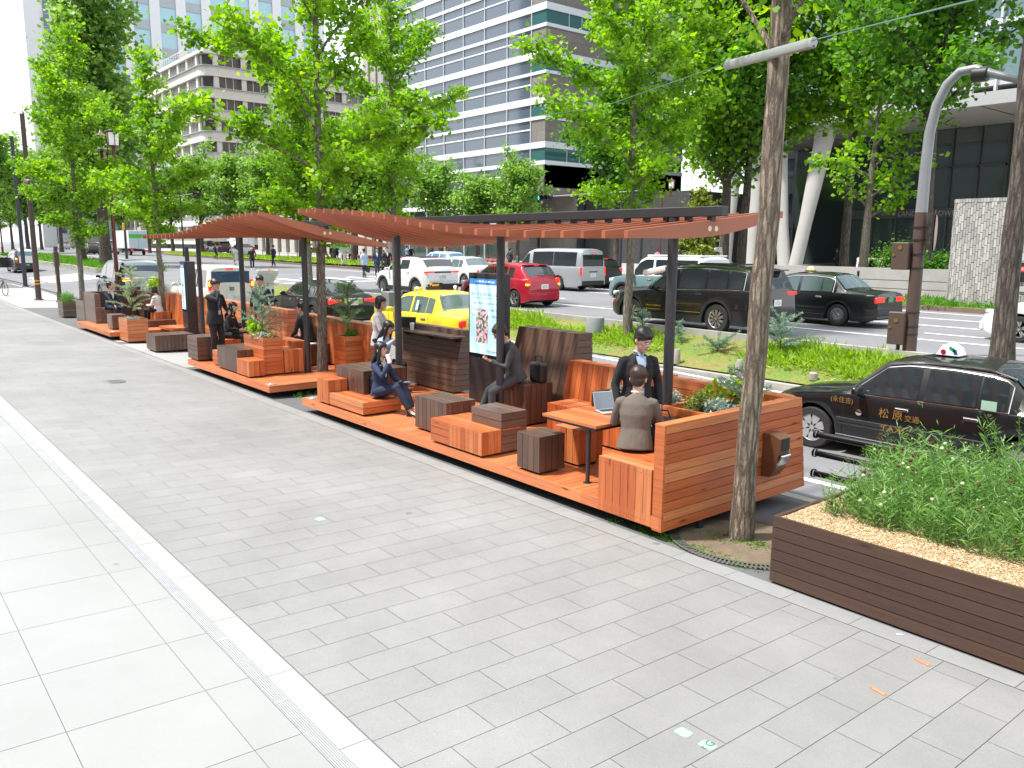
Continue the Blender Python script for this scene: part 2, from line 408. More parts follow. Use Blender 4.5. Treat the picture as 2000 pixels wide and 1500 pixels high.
# drain channel: a slotted steel grate, one thing per street run
m_gr = M('drain_grate_steel', (.62, .62, .64), .35, .6, var=.1, scale=8)
dr = MB()
for i in range(70):
    a = -3.32 - .97 * i + 4.85; z = lambda y: gz(a, y)
    dr.box(a - .965, a, 1.725, 1.729, z(1.73) - .03, z(1.73) + .001, 0)
    for k in range(6): y = 1.735 + k * .0135; dr.box(a - .965, a, y, y + .0075, z(y) - .02, z(y) + .0005, 0)
    dr.box(a - .968, a - .955, 1.73, 1.81, z(1.77) - .02, z(1.77) + .001, 0)
tag(dr.build('drain_grate', [m_gr]), 'long slotted metal drain grate running beside the white edge stones', 'drain grate')

# --- footway strip under and between the timber decks
sheet('footway_strip', XL, [5.876, 6.5, 7.2, 8.0, 8.6], -.004, ASPH2)
for a, b, c, d in ((-24.3, -18.9, 5.9, 8.55), (-4.2, 6, 7.75, 8.57), (-26.2, -24.9, 5.95, 6.6), (-54, -40, 5.9, 8.55)):
    sheet('concrete_slab', fr(a, b, 6), [c, (c + d) / 2, d], .001, P_CONC)
def kerb(name, pts, wdt, h, mat, drop=.1):
    """kerb stones along a ground line, real step"""
    mb = MB(); L = []
    for (x0, y0), (x1, y1) in zip(pts, pts[1:]):
        n = max(1, int(math.hypot(x1 - x0, y1 - y0) / .6))
        for i in range(n): L.append((lerp(x0, x1, i / n), lerp(y0, y1, i / n)))
    L.append(pts[-1])
    for (x0, y0), (x1, y1) in zip(L, L[1:]):
        d = V((x1 - x0, y1 - y0, 0)); q = V((-d.y, d.x, 0)).normalized() * wdt; d *= .994
        a = V((x0, y0, h(x0, y0))); b = V((x0, y0, 0)) + d; b.z = h(b.x, b.y); t = random.random()
        lo = V((0, 0, -drop - .12))
        mb.quad(a, b, b + q, a + q, 0, t); mb.quad(a + lo, b + lo, b, a, 0, t); mb.quad(b + q + lo, a + q + lo, a + q, b + q, 0, t)
        mb.quad(a + lo, a, a + q, a + q + lo, 0, t); mb.quad(b + lo, b + q + lo, b + q, b, 0, t)
    o = mb.build(name, [mat]); o['kind'] = 'structure'; return o
kerb('footway_kerb', [(8, 8.6), (-30, 8.6), (-50, 8.7), (-58, 8.2), (-64, 6.5)], .15, lambda x, y: gz(x, 8.5) + .002, KERB)
# --- side lane, planted strip, main carriageway
sheet('side_lane', [x for x in XL if x <= 12], [8.76, 9.5, 11, 12.5, 14, 14.93], -.002, ASPH)
kerb('strip_kerb', [(12, 14.95), (-40, 14.95), (-41.6, 15.4), (-42, 16.2)], .16, lambda x, y: gz(x, 15.0) + .03, KERB)
kerb('strip_kerb_far', [(12, 16.98), (-40, 16.98), (-41.6, 16.7), (-42, 16.2)], .15, lambda x, y: .35 + .005 * max(0, -x - 12) + .12, KERB)
sheet('planted_strip', [-41.8, -41, -40] + fr(-39, 12, 34), [15.11, 15.5, 16, 16.5, 16.97], .0, LAWN)
XR = [-190, -150, -122, -100, -90, -80, -70, -64] + fr(-60, 12, 36) + [30, 60, 120]
YR = [17.26, 18, 20, 24, 28, 30.0]
sheet('carriageway', XR, YR, -.004, ASPH)
sheet('junction', [-122, -100, -90, -80, -70, -64, -60, -56, -52, -48, -45, -42.3], [8.8, 10, 12, 14, 15, 16, 17.24], -.004, ASPH)
# painted lines
ln = MB()
def paint(x0, x1, y0, y1, lift=.004):
    n = max(1, int(abs(x1 - x0) / 2.5)); k = max(1, int(abs(y1 - y0) / 1.2))
    for i in range(n):
        for j in range(k):
            a, b = lerp(x0, x1, i / n), lerp(x0, x1, (i + 1) / n); c, d = lerp(y0, y1, j / k), lerp(y0, y1, (j + 1) / k)
            ln.add([(p, q, gz(p, q) + lift) for p, q in ((a, c), (b, c), (b, d), (a, d))], [(0, 1, 2, 3)])
paint(-40, 10, 17.36, 17.54)
for y, a, b in ((20.35, -15.5, 4), (20.55, -25, -18), (21.95, -9.7, -3.5), (22.7, -30, -24.4), (24.15, -22, 4), (26.6, -38, 4), (28.9, -60, 4), (23.6, -120, -66), (20.2, -120, -66)): paint(a, b, y, y + .17)
paint(-40, 10, 14.55, 14.70); paint(-14, 9, 9.35, 9.5)
for i in range(8):
    y = 17.9 + i * 1.5; paint(-45.4, -42.2, y, y + .55)          # crossing over the main carriageway
for i in range(5):
    x = -57.2 - i * 1.7; paint(x - .7, x, 10.0, 13.2)            # crossing over the side lane
for i in range(6):
    y = 9.4 + i * .95; paint(-60.5, -57.8, y, y + .5)
paint(-40.6, -40.2, 17.6, 23.4)
o = ln.build('lane_markings', [PAINT]); o['kind'] = 'structure'
# far edge of the carriageway
kerb('far_kerb', [(-36, 30.2), (12, 30.2)], .16, lambda x, y: gz(x, 30) + .15, KBROWN)
sheet('far_verge', fr(-36, 12, 12), [30.37, 31.5, 33.2], .13, LAWN)
kerb('far_kerb_left', [(-118, 34.0), (-52, 31.2), (-48, 31.6)], .16, lambda x, y: gz(x, 30) + .13, KBROWN)
sheet('far_verge_left', fr(-118, -49, 14), [34.3, 35.5, 37.2], .12, LAWN)
sheet('far_footway', [-200, -160, -120, -90, -70, -50, -36, -20, 0, 30, 80], [41, 45, 50, 56, 62, 75, 100], .10, P_CONC)
sheet('verge_left', fr(-118, -62, 12), [14.2, 15.5, 17, 18.2], .14, LAWN)
kerb('verge_left_kerb', [(-118, 14.0), (-63, 14.0), (-61.6, 15), (-61.6, 17.4), (-63, 18.3), (-118, 18.3)], .2, lambda x, y: gz(x, 16.2) + .16, KERB, .3)

# --- marks and fittings on the pavement
st = {'o': M('orange_sticker', (.6, .14, .04), .6), 'g': M('green_sticker', (.28, .50, .34), .6), 'w': M('sticker_white', (.5, .42, .36), .6), 'k': M('sticker_ink', (.08, .15, .1), .6)}
def sticker(x, y, sx, sy, rz, kind, txt, label, grp=None):
    p = G(x, y); mb = MB(); r_ = Matrix.Rotation(rz, 3, 'Z'); n = 4 if kind == 'o' else 12; pts = []
    if kind == 'o': pts = [(-sx, -sy), (sx, -sy), (sx, sy), (-sx, sy)]
    else:
        for i in range(16):
            t = 2 * math.pi * i / 16; c, s = math.cos(t), math.sin(t); pts.append((sx * math.copysign(abs(c) ** .45, c), sy * math.copysign(abs(s) ** .45, s)))
    def P(u, v, l): q = r_ @ V((u, v, 0)) + p; return (q.x, q.y, gz(q.x, q.y) + l)
    mb.add([P(u, v, .002) for u, v in pts], [tuple(range(len(pts)))], 0)
    if kind == 'o':
        mb.add([P(u, v, .0035) for u, v in ((-sx * .8, -sy * .45), (sx * .8, -sy * .45), (sx * .8, sy * .45), (-sx * .8, sy * .45))], [(0, 1, 2, 3)], 1)
        for i in range(7): a = -sx * .7 + i * sx * .2; mb.add([P(u, v, .005) for u, v in ((a, -sy * .3), (a + sx * .1, -sy * .3), (a + sx * .1, sy * .3), (a, sy * .3))], [(0, 1, 2, 3)], 0)
    o = mb.build('floor_sticker', [st[kind], st['w']]); tag(o, label, 'sticker', grp)
    if txt: text(txt, .07, (p.x, p.y, gz(p.x, p.y) + .0045), (0, 0, rz + 1.57), st['k'], o, 'lettering')
    return o
def text(s, size, loc, rot, mat, parent=None, name='lettering', ext=0.0, align='CENTER', sx=1, world=True):
    cu = bpy.data.curves.new(name, 'FONT'); cu.body = s; cu.size = size; cu.align_x = align; cu.align_y = 'CENTER'; cu.extrude = ext
    cu.materials.append(mat); o = bpy.data.objects.new(name, cu); COL.objects.link(o); o.location = loc; o.rotation_euler = rot; o.scale = (sx, 1, 1)
    dg = bpy.context.evaluated_depsgraph_get(); me = bpy.data.meshes.new_from_object(o.evaluated_get(dg)); bpy.data.objects.remove(o); o = bpy.data.objects.new(name, me); COL.objects.link(o)
    o.location = loc; o.rotation_euler = rot; o.scale = (sx, 1, 1)
    if parent:
        o.parent = parent
        if world and parent.type == 'EMPTY': o.matrix_parent_inverse = Matrix.Translation(parent.location).inverted() if not any(parent.rotation_euler) else (Matrix.Translation(parent.location) @ parent.rotation_euler.to_matrix().to_4x4()).inverted()
    return o
sticker(1802, 1294, .055, .02, -.2, 'o', None, 'orange sticker nearest the long brown planter')
sticker(1715, 1350, .055, .02, -.2, 'o', None, 'orange sticker one paving stone farther from the planter')
sticker(1335, 1431, .045, .04, 0, 'g', None, 'blank pale green rounded sticker beside the one marked G')
sticker(1382, 1456, .045, .04, 0, 'g', 't G', 'pale green sticker marked with the letter G')
sticker(625, 1014, .05, .045, 0, 'g', None, 'pale green sticker far off on the paving')
p = G(221, 746); mb = MB(); mb.lathe([(0, .003), (.2, .003)], p, 28); mb.lathe([(.2, .005), (.225, .005), (.225, 0)], p, 28)
for i in range(-3, 4): mb.box(p.x - .17, p.x + .17, p.y + i * .05 - .004, p.y + i * .05 + .004, p.z + .003, p.z + .006)
tag(mb.build('manhole_cover', [M('manhole_iron', (.16, .16, .17), .5, .5)]), 'small round iron manhole cover set in the grey paving', 'manhole cover')
mb = MB(); p = G(1757, 1240); mb.cbox(p + V((0, 0, .004)), (.022, .006, .002), rot=Matrix.Rotation(.7, 3, 'Z'))
tag(mb.build('paper_scrap', [M('scrap_paper', (.7, .68, .6), .8)]), 'tiny pale scrap of paper lying beside the long brown planter', 'litter')
# ================================================================== TIMBER DECKS, SEATS, WALLS AND PERGOLAS
def clad(mb, x0, x1, y0, y1, z0, z1, side='v', top='y', m=0, core=1, scr=None, w=.1, faces='fblrt', t=.018):
    """boards on the faces of a box over a dark inner core; f front(-Y) b back l far(-X) r near(+X) t top"""
    i = t - .001; mb.box(x0 + i, x1 - i, y0 + i, y1 - i, z0 + .002, z1 - i, core)
    sd = lambda c: side if isinstance(side, str) else side.get(c, 'h')
    k = dict(m=m, w=w, screws=scr, t=t); A = lambda c: 'v' if sd(c) == 'v' else 'u'
    if 'f' in faces: mb.face4((x0, y0, z0), (x1, y0, z0), (x1, y0, z1), (x0, y0, z1), A('f'), **k)
    if 'b' in faces: mb.face4((x1, y1, z0), (x0, y1, z0), (x0, y1, z1), (x1, y1, z1), A('b'), **k)
    if 'r' in faces: mb.face4((x1, y0 + .001, z0), (x1, y1 - .001, z0), (x1, y1 - .001, z1), (x1, y0 + .001, z1), A('r'), **k)
    if 'l' in faces: mb.face4((x0, y1 - .001, z0), (x0, y0 + .001, z0), (x0, y0 + .001, z1), (x0, y1 - .001, z1), A('l'), **k)
    if 't' in faces: mb.face4((x0, y0, z1 + .002), (x1, y0, z1 + .002), (x1, y1, z1 + .002), (x0, y1, z1 + .002), 'u' if top == 'x' else 'v', m=m, w=w, screws=None, t=t - .002)
    return mb
def seat(name, label, cat, x0, x1, y0, y1, z1, wood_, side='v', top='x', z0=.03, grp=None, scr=None, base=0.0, w=.1):
    """a seat, stool or block: board top, boarded sides, recessed plinth"""
    t = thing(name, label, cat, ((x0 + x1) / 2, (y0 + y1) / 2, base), 0, grp); X, Y = (x1 - x0) / 2, (y1 - y0) / 2
    z0 -= base; z1 -= base
    clad(MB(), -X, X, -Y, Y, z0, z1, side, top, scr=2 if scr else None, faces='fblr', w=w).build('side_boards', [wood_, CORE, SCREW], t)
    mb = MB(); mb.face4((-X, -Y, z1 + .002), (X, -Y, z1 + .002), (X, Y, z1 + .002), (-X, Y, z1 + .002), 'u' if top == 'x' else 'v', m=0, w=w, t=.019)
    mb.build('seat_top', [wood_], t)
    mb = MB(); e = .06 if min(X, Y) > .12 else .03; mb.box(-X + e, X - e, -Y + e, Y - e, 0, z0 + .004, 0); mb.build('plinth', [CORE], t); return t
def planter(name, label, x0, x1, y0, y1, z0, z1, wood_, side='h', rim=.04, grp=None, fill=None, w=.1, cat='planter', scr=None, lip=.03):
    cx, cy = (x0 + x1) / 2, (y0 + y1) / 2; t = thing(name, label, cat, (cx, cy, z0 - .02), 0, grp); X, Y = (x1 - x0) / 2, (y1 - y0) / 2; b = z0 - .02
    A, B = z0 - b, z1 - b; mb = MB(); k = dict(w=w, screws=2 if scr else None); d = 'u' if side == 'h' else 'v'
    mb.face4((-X, -Y, A), (X, -Y, A), (X, -Y, B), (-X, -Y, B), d, **k); mb.face4((X, Y, A), (-X, Y, A), (-X, Y, B), (X, Y, B), d, **k)
    mb.face4((X, -Y + .001, A), (X, Y - .001, A), (X, Y - .001, B), (X, -Y + .001, B), d, **k); mb.face4((-X, Y - .001, A), (-X, -Y + .001, A), (-X, -Y + .001, B), (-X, Y - .001, B), d, **k)
    i = .017; mb.box(-X + i, X - i, -Y + i, Y - i, A + .002, B - .1, 1)
    for q in ((-X + i, -X + rim, -Y + i, Y - i), (X - rim, X - i, -Y + i, Y - i), (-X + rim, X - rim, -Y + i, -Y + rim), (-X + rim, X - rim, Y - rim, Y - i)): mb.box(*q, B - .12, B - .002, 0, .5)
    mb.build('side_boards', [wood_, CORE, SCREW], t)
    so_ = MB(); n = max(2, int(X * 2 / .12)); k_ = max(2, int(Y * 2 / .12)); xs = fr(-X + rim, X - rim, n); ys = fr(-Y + rim, Y - rim, k_)
    so_.add([(x, y, B - lip - .02 + random.uniform(-.008, .012)) for y in ys for x in xs], [(j * (n + 1) + i_, j * (n + 1) + i_ + 1, (j + 1) * (n + 1) + i_ + 1, (j + 1) * (n + 1) + i_) for j in range(k_) for i_ in range(n)], 0)
    so_.build('soil', [fill or SOIL], t); mb = MB(); mb.box(-X + .05, X - .05, -Y + .05, Y - .05, 0, A + .004); mb.build('plinth', [CORE], t)
    return t
def deck(name, label, x0, x1, y0=5.884, y1=8.38):
    t = thing(name, label, 'deck', ((x0 + x1) / 2, y0, -.12)); X = (x1 - x0) / 2; D = y1 - y0
    mb = MB(); mb.face4((-X, .02, .12), (X, .02, .12), (X, D, .12), (-X, D, .12), 'v', w=.098, gap=.007, t=.02, screws=None); mb.build('deck_boards', [W_OD, CORE, SCREW], t)
    mb = MB()
    for i in range(int(2 * X / 3.4) + 1):                      # fascia in lengths of 3.4 m
        a = -X + i * 3.4; b = min(X, a + 3.398)
        if b - a > .05: mb.box(a, b, 0, .0195, 0, .1185, 0, random.random())
    mb.box(-X, -X + .0195, .0197, D, 0, .0975, 0, .4); mb.box(X - .0195, X, .0197, D, 0, .0975, 0, .6); mb.build('fascia', [W_OD], t)
    mb = MB(); mb.box(-X + .02, X - .02, .02, D - .02, .02, .0985); mb.build('deck_core', [CORE], t)
    mb = MB()
    mb.add([(x, y, gz(x + t.location.x, y0 + y) + .115 if k == 0 else .03) for k in (0, 1) for x, y in ((-X + .3, .3), (X - .3, .3), (X - .3, D - .2), (-X + .3, D - .2))], [(0, 1, 5, 4), (1, 2, 6, 5), (2, 3, 7, 6), (3, 0, 4, 7)]); mb.build('skid_frame', [CORE], t); return t
random.seed(5)
deck('timber_deck', 'long orange timber deck platform nearest the camera, carrying the table and laptop', -12.785, -4.92)
deck('timber_deck', 'middle orange timber deck platform with the standing man in a black suit', -18.64, -14.15)
deck('timber_deck', 'farthest orange timber deck platform beside the dark bench', -29.6, -25.4)
for X, Y, lab in ((-14.35, 6.0, 'small metal cover plate on the near corner of the middle deck'), (-12.62, 6.0, 'small metal cover plate on the far corner of the nearest deck'), (-25.6, 6.02, 'small metal cover plate on the corner of the farthest deck')):
    mb = MB(); mb.cbox((X, Y, .008), (.1, .075, .006), ch=.003); mb.lathe([(0, .022), (.02, .02), (.025, .014)], (X, Y, 0), 10)
    tag(mb.build('cover_plate', [M('plate_steel', (.6, .6, .6), .35, .7)]), lab, 'cover plate')

# --- nearest deck
seat('cube_stool', 'dark brown boarded cube stool at the deck edge, nearest the table', 'stool', -7.126, -6.735, 5.935, 6.325, .444, W_DK)
seat('cube_stool', 'orange cube stool half under the timber table', 'stool', -7.13, -6.71, 6.53, 6.93, .443, W_OR, scr=1)
seat('timber_block', 'broad dark boarded block seat behind the low orange bench', 'seat', -9.632, -8.86, 6.135, 6.62, .48, W_DK, top='x')
def mixed_low():
    t = thing('low_bench', 'low orange bench whose front mixes level and upright boards, at the deck edge', 'bench', (-8.29, 6.02, 0)); L, Rr = -.555, .557
    mb = MB(); mb.box(L + .017, Rr - .017, -.13, .46, .032, .302, 1)
    mb.face4((L, -.147, .03), (L + .42, -.147, .03), (L + .42, -.147, .32), (L, -.147, .32), 'u', w=.1, screws=2)
    mb.face4((L + .422, -.147, .03), (Rr, -.147, .03), (Rr, -.147, .32), (L + .422, -.147, .32), 'v', w=.088, screws=2)
    mb.face4((Rr, -.146, .03), (Rr, .16, .03), (Rr, .16, .32), (Rr, -.146, .32), 'v', screws=2)
    mb.face4((L, .46, .03), (L, -.146, .03), (L, -.146, .32), (L, .46, .32), 'v', screws=2); mb.build('side_boards', [W_OR, CORE, SCREW], t)
    mb = MB(); mb.face4((L, -.147, .322), (Rr, -.147, .322), (Rr, .475, .322), (L, .475, .322), 'u', w=.1); mb.build('seat_top', [W_OR], t)
    mb = MB(); mb.box(L + .06, Rr - .06, -.09, .4, 0, .034); mb.build('plinth', [CORE], t)
mixed_low()
seat('step_block', 'dark level boarded block standing over the end of the low orange bench', 'seat', -8.357, -7.737, 6.185, 6.60, .518, W_DG, side='h', z0=.325 - .3, top='x')
seat('low_bench', 'lowest orange bench of level boards under the seated woman in navy', 'bench', -11.862, -10.765, 5.93, 6.60, .214, W_OR, side='h', scr=1)
seat('end_block', 'small orange upright boarded block at the far end of the nearest deck', 'seat', -12.265, -11.868, 5.92, 6.26, .409, W_OR, scr=1, top='y')
seat('block_table', 'tall dark boarded block behind the seated woman in navy', 'seat', -12.25, -11.345, 6.27, 7.06, .591, W_DK, top='x', z0=.03)
seat('timber_block', 'dark boarded cube seat under the man with the phone', 'seat', -9.30, -8.745, 7.43, 7.95, .60, W_DK, top='x')
seat('low_bench', 'orange bench along the back wall behind the table', 'bench', -8.32, -6.72, 7.47, 7.97, .42, W_OR, scr=1, top='x')
seat('end_bench', 'orange bench end of upright boards built against the end panel', 'bench', -5.742, -5.03, 5.882, 7.0, .452, W_OR, scr=1, top='x', z0=-.115, base=-.13)

def end_panel():
    t = thing('end_wall', 'long orange end wall of eleven level boards facing the big tree trunk', 'wall', (-4.95, 5.885, -.14)); mb = MB()
    z, h = 0, 1.06
    mb.face4((.055, .03, z), (.055, 2.52, z), (.055, 2.345, h), (.055, .03, h), 'u', w=.0965, screws=2); mb.build('wall_boards', [W_OR, CORE, SCREW], t)
    mb = MB(); mb.prism([(-.04, .04, z + .003), (-.04, 2.49, z + .003), (-.04, 2.32, h - .02), (-.04, .04, h - .02)], (.078, 0, 0)); mb.build('wall_core', [CORE], t)
    mb = MB(); mb.face4((-.06, .04, h), (-.06, 2.33, h), (-.06, 2.33, .2), (-.06, .04, .2), 'u', w=.1); mb.build('inner_boards', [W_OR], t)
    mb = MB(); mb.box(-.06, .058, 0, .028, 0, h - .022, 0, .35); mb.build('corner_post', [W_OR], t)
    mb = MB(); mb.box(-.062, .058, 0, 2.34, h - .02, h, 0, .8); mb.build('top_rail', [W_OR], t)
end_panel()
def dispenser():
    p = V((-4.89, 7.62, .46)); t = thing('ash_bin', 'bronze wall box with a curved steel mouth fixed on the orange end wall', 'ash bin', p)
    br = M('bronze_paint', (.20, .10, .055), .38, .55); ss = M('bright_steel', (.72, .72, .74), .15, 1)
    mb = MB(); pr = [(0, -.32), (.10, -.31), (.17, -.2), (.2, -.02), (.2, .12), (.12, .155), (0, .16)]
    mb.prism([(x, -.11, z) for x, z in pr], (0, .2, 0)); mb.build('bin_body', [br], t)
    mb = MB(); mb.prism([(x - .012, .092, z * .97) for x, z in pr], (0, .025, 0)); mb.build('side_trim', [ss], t)
    mb = MB(); mb.cbox((.2, .0, .05), (.006, .07, .07), ch=.004); mb.build('bin_mouth', [BLACK], t)
    mb = MB(); mb.cbox((.19, .0, -.12), (.012, .09, .07), rot=Matrix.Rotation(.45, 3, 'Y'), ch=.01); mb.build('bin_plate', [ss], t)
dispenser()
def bin_low():
    p = G(1362, 1030); t = thing('ground_spotlight', 'black cylindrical ground spotlight leaning beside the end wall near the big trunk', 'spotlight', p); a = V((-.2, .05, 1)).normalized()
    mb = MB(); mb.lathe([(.0, 0), (.045, 0), (.05, .02), (.058, .2), (.062, .22), (.062, .235), (.05, .235), (.05, .15), (0, .15)], (0, 0, .07), 20, axis=a); mb.build('lamp_body', [STEEL], t)
    mb = MB(); mb.cbox((.03, 0, .035), (.02, .035, .05), ch=.005); mb.lathe([(0, 0), (.07, 0), (.07, .015), (0, .02)], (.03, 0, -.01), 16); mb.build('bracket', [BLACK], t)
bin_low()
def back_wall(name, label, x0, x1, yb, yt, ytb, ybb, z0, z1, mat, dirf='v', dirr='h', rim=True, endcap=None, cat='wall'):
    """leaning wall: front foot yb, front top yt, back top ytb, back foot ybb"""
    t = thing(name, label, cat, ((x0 + x1) / 2, yb, z0)); X = (x1 - x0) / 2; h = z1 - z0; a, b, c = yt - yb, ytb - yb, ybb - yb; mb = MB()
    mb.prism([(-X + .02, .022, .002), (-X + .02, c - .02, .002), (-X + .02, b - .02, h - .02), (-X + .02, a + .02, h - .02)], (2 * X - .04, 0, 0), 1)
    D = lambda d: 'v' if d == 'v' else 'u'
    mb.face4((-X, 0, 0), (X, 0, 0), (X, a, h), (-X, a, h), D(dirf), screws=2); mb.face4((X, c, 0), (-X, c, 0), (-X, b, h), (X, b, h), 'u')
    mb.face4((X, .001, 0), (X, c - .001, 0), (X, b - .001, h), (X, a + .001, h), D(dirr)); mb.face4((-X, c - .001, 0), (-X, .001, 0), (-X, a + .001, h), (-X, b - .001, h), D(dirr))
    mb.build('wall_boards', [mat, CORE, SCREW], t)
    mb = MB(); mb.face4((-X, a, h + .002), (X, a, h + .002), (X, b, h + .002), (-X, b, h + .002), 'u', w=.2, t=.018); mb.build('top_board', [mat], t); return t
back_wall('leaning_wall', 'tall dark leaning wall of upright boards beside the digital sign', -9.98, -8.575, 7.93, 8.33, 8.58, 8.62, .03, 1.3, W_DK)
back_wall('leaning_wall', 'orange leaning wall of upright boards behind the standing man at the table', -8.57, -6.74, 7.96, 8.1, 8.33, 8.36, .03, .93, W_OR)
back_wall('planter_wall', 'orange back wall of level boards running to the end wall', -6.735, -5.012, 8.02, 8.06, 8.28, 8.37, -.1, .92, W_OR, dirf='h')
back_wall('counter_wall', 'dark brown level boarded wall with a standing shelf, under the yellow taxi', -13.45, -11.5, 8.1, 8.33, 8.49, 8.5, .03, 1.1, W_DK, dirf='h')
t = thing('standing_shelf', 'narrow brown standing shelf fixed to the dark wall, holding a paper cup', 'shelf', (-12.4, 8.2, .98)); mb = MB(); mb.face4((-1.02, -.18, .03), (.98, -.18, .03), (.98, .14, .03), (-1.02, .14, .03), 'u', w=.11, t=.03); mb.build('shelf_board', [W_DG], t)
mb = MB()
for x in (-.8, 0, .75): mb.prism([(x, .12, -.002), (x, -.12, -.002), (x, .1, -.12)], (.03, 0, 0))
mb.build('bracket', [STEEL], t)
# planting troughs inside the nearest deck
planter('planting_box', 'orange planting box in the corner of the end wall', -5.95, -5.02, 7.1, 7.98, .03, .80, W_OR, rim=.05, lip=.03)
planter('planting_box', 'dark planting box with silver foliage behind the standing man at the table', -7.55, -6.2, 7.985 - .42, 7.95, .43, .68, W_BR, rim=.03)

def table():
    t = thing('timber_table', 'orange timber table on slim dark steel legs with an open laptop', 'table', (-6.45, 6.47, 0))
    mb = MB(); mb.face4((-.44, -.36, .68), (.43, -.36, .68), (.43, .38, .68), (-.44, .38, .68), 'u', w=.1, t=.032); mb.build('tabletop', [W_OR], t)
    mb = MB(); mb.box(-.40, .39, -.32, -.27, .61, .648); mb.box(-.40, .39, .29, .34, .61, .648); mb.box(-.40, -.36, -.27, .29, .61, .648); mb.box(.35, .39, -.27, .29, .61, .648); mb.build('frame', [STEEL], t)
    for x, y in ((.25, -.29), (-.3, .3), (.25, .3)):
        mb = MB(); mb.path([(x, y, 0), (x, y, .615)], .024, 14); mb.lathe([(0, .006), (.05, .006), (.05, 0)], (x, y, 0), 14); mb.build('leg', [STEEL], t)
table()
def laptop(loc, rz, label, light=True, op=1.9):
    t = thing('laptop', label, 'laptop', loc, rz); al = M('laptop_case', (.62, .63, .65) if light else (.03, .03, .032), .35, .5); sc_ = M('laptop_screen', (.10, .12, .14) if light else (.02, .02, .02), .15, emis=.8 if light else 0)
    mb = MB(); mb.cbox((0, 0, .008), (.16, .11, .007), ch=.004); mb.build('base', [al], t)
    mb = MB(); mb.box(-.135, .135, -.02, .085, .0152, .0165); mb.build('keyboard', [BLACK], t)
    q = Matrix.Rotation(-(op - math.pi / 2), 3, 'X'); mb = MB(); mb.cbox(V((0, .11, .012)) + q @ V((0, 0, .107)), (.16, .004, .105), rot=q, ch=.003); mb.build('lid', [al], t)
    mb = MB(); c = V((0, .11, .012)) + q @ V((0, -.0048, .108)); mb.cbox(c, (.15, .0008, .095), rot=q); mb.build('screen', [sc_], t); return t
laptop(onZ(1185, 806, .683) + V((.0, .08, 0)), R(72), 'open silver laptop on the orange table')
laptop(onZ(1216, 785, .683) + V((.07, .22, 0)), R(-100), 'open black laptop seen from behind on the orange table', light=False, op=1.95)

# --- middle deck
seat('timber_block', 'dark block seat of level boards at the far end of the middle deck', 'seat', -18.725, -18.075, 5.925, 6.40, .529, W_DK, side='h', top='x')
seat('low_block', 'small orange block between two dark seats on the middle deck', 'seat', -17.44, -16.99, 6.03, 6.4, .321, W_OR, side='h')
seat('timber_block', 'dark seat of narrow upright boards left of the orange planter', 'seat', -16.96, -15.85, 5.96, 6.62, .474, W_DK, top='x', w=.088)
seat('low_block', 'low orange upright boarded block at the edge of the middle deck', 'seat', -15.845, -15.235, 5.945, 6.27, .328, W_OR, scr=1, top='x')
planter('planter_box', 'tall square orange planter box standing on the middle deck', -16.3, -15.315, 6.285, 6.69, .03, .75, W_OR, rim=.03, scr=1, w=.082)
seat('bench_block', 'orange upright boarded block right of the tall planter', 'seat', -15.98, -15.295, 6.70, 7.1, .478, W_OR, scr=1, top='x')
seat('upper_block', 'orange block one step higher behind the tall planter', 'seat', -16.45, -15.6, 7.02, 7.33, .60, W_OR, top='x')
seat('bench_block', 'dark bench under the seated young man by the leaning wall', 'bench', -17.4, -15.98, 7.6, 8.03, .45, W_DK, top='x')
seat('low_block', 'orange seat block under the long haired woman in black', 'seat', -18.9, -18.2, 6.55, 6.97, .42, W_OR, top='x')
seat('high_table', 'dark upright boarded high table behind the woman in black', 'table', -19.75, -19.1, 7.1, 7.5, .70, W_DK, top='x', base=-.25, z0=-.22)
back_wall('leaning_wall', 'orange leaning wall of upright boards behind the seated young man', -17.45, -15.55, 8.03, 8.05, 8.32, 8.36, .03, 1.0, W_OR)
back_wall('leaning_wall', 'short orange leaning wall of upright boards beside the tree pit planter', -15.54, -14.2, 7.95, 8.0, 8.3, 8.36, .03, 1.0, W_OR)
back_wall('level_wall', 'long orange wall of level boards behind the standing man in black', -24.3, -18.4, 8.1, 8.19, 8.42, 8.45, -.2, 1.0, W_OR, dirf='h', dirr='h')
planter('planter_box', 'orange planter box of level boards between the two nearest decks', -14.93, -14.45, 7.6, 8.0, -.0, .767, W_OR, rim=.03)
# --- loose furniture on the paving strip
planter('planter_box', 'square orange planter box standing alone on the paving beyond the dark bench', -25.40, -24.51, 6.14, 6.70, -.20, .428, W_OR, rim=.03, scr=1)
seat('long_bench', 'dark bench of upright boards standing on the pale paving between decks', 'bench', -22.74, -21.95, 6.14, 7.12, .201, W_DK, top='y', z0=-.20, base=-.24)
seat('long_bench', 'dark low bench behind the lone orange planter beside a thin trunk', 'bench', -26.9, -26.3, 6.9, 8.0, .19, W_DK, top='y', z0=-.2, base=-.27)
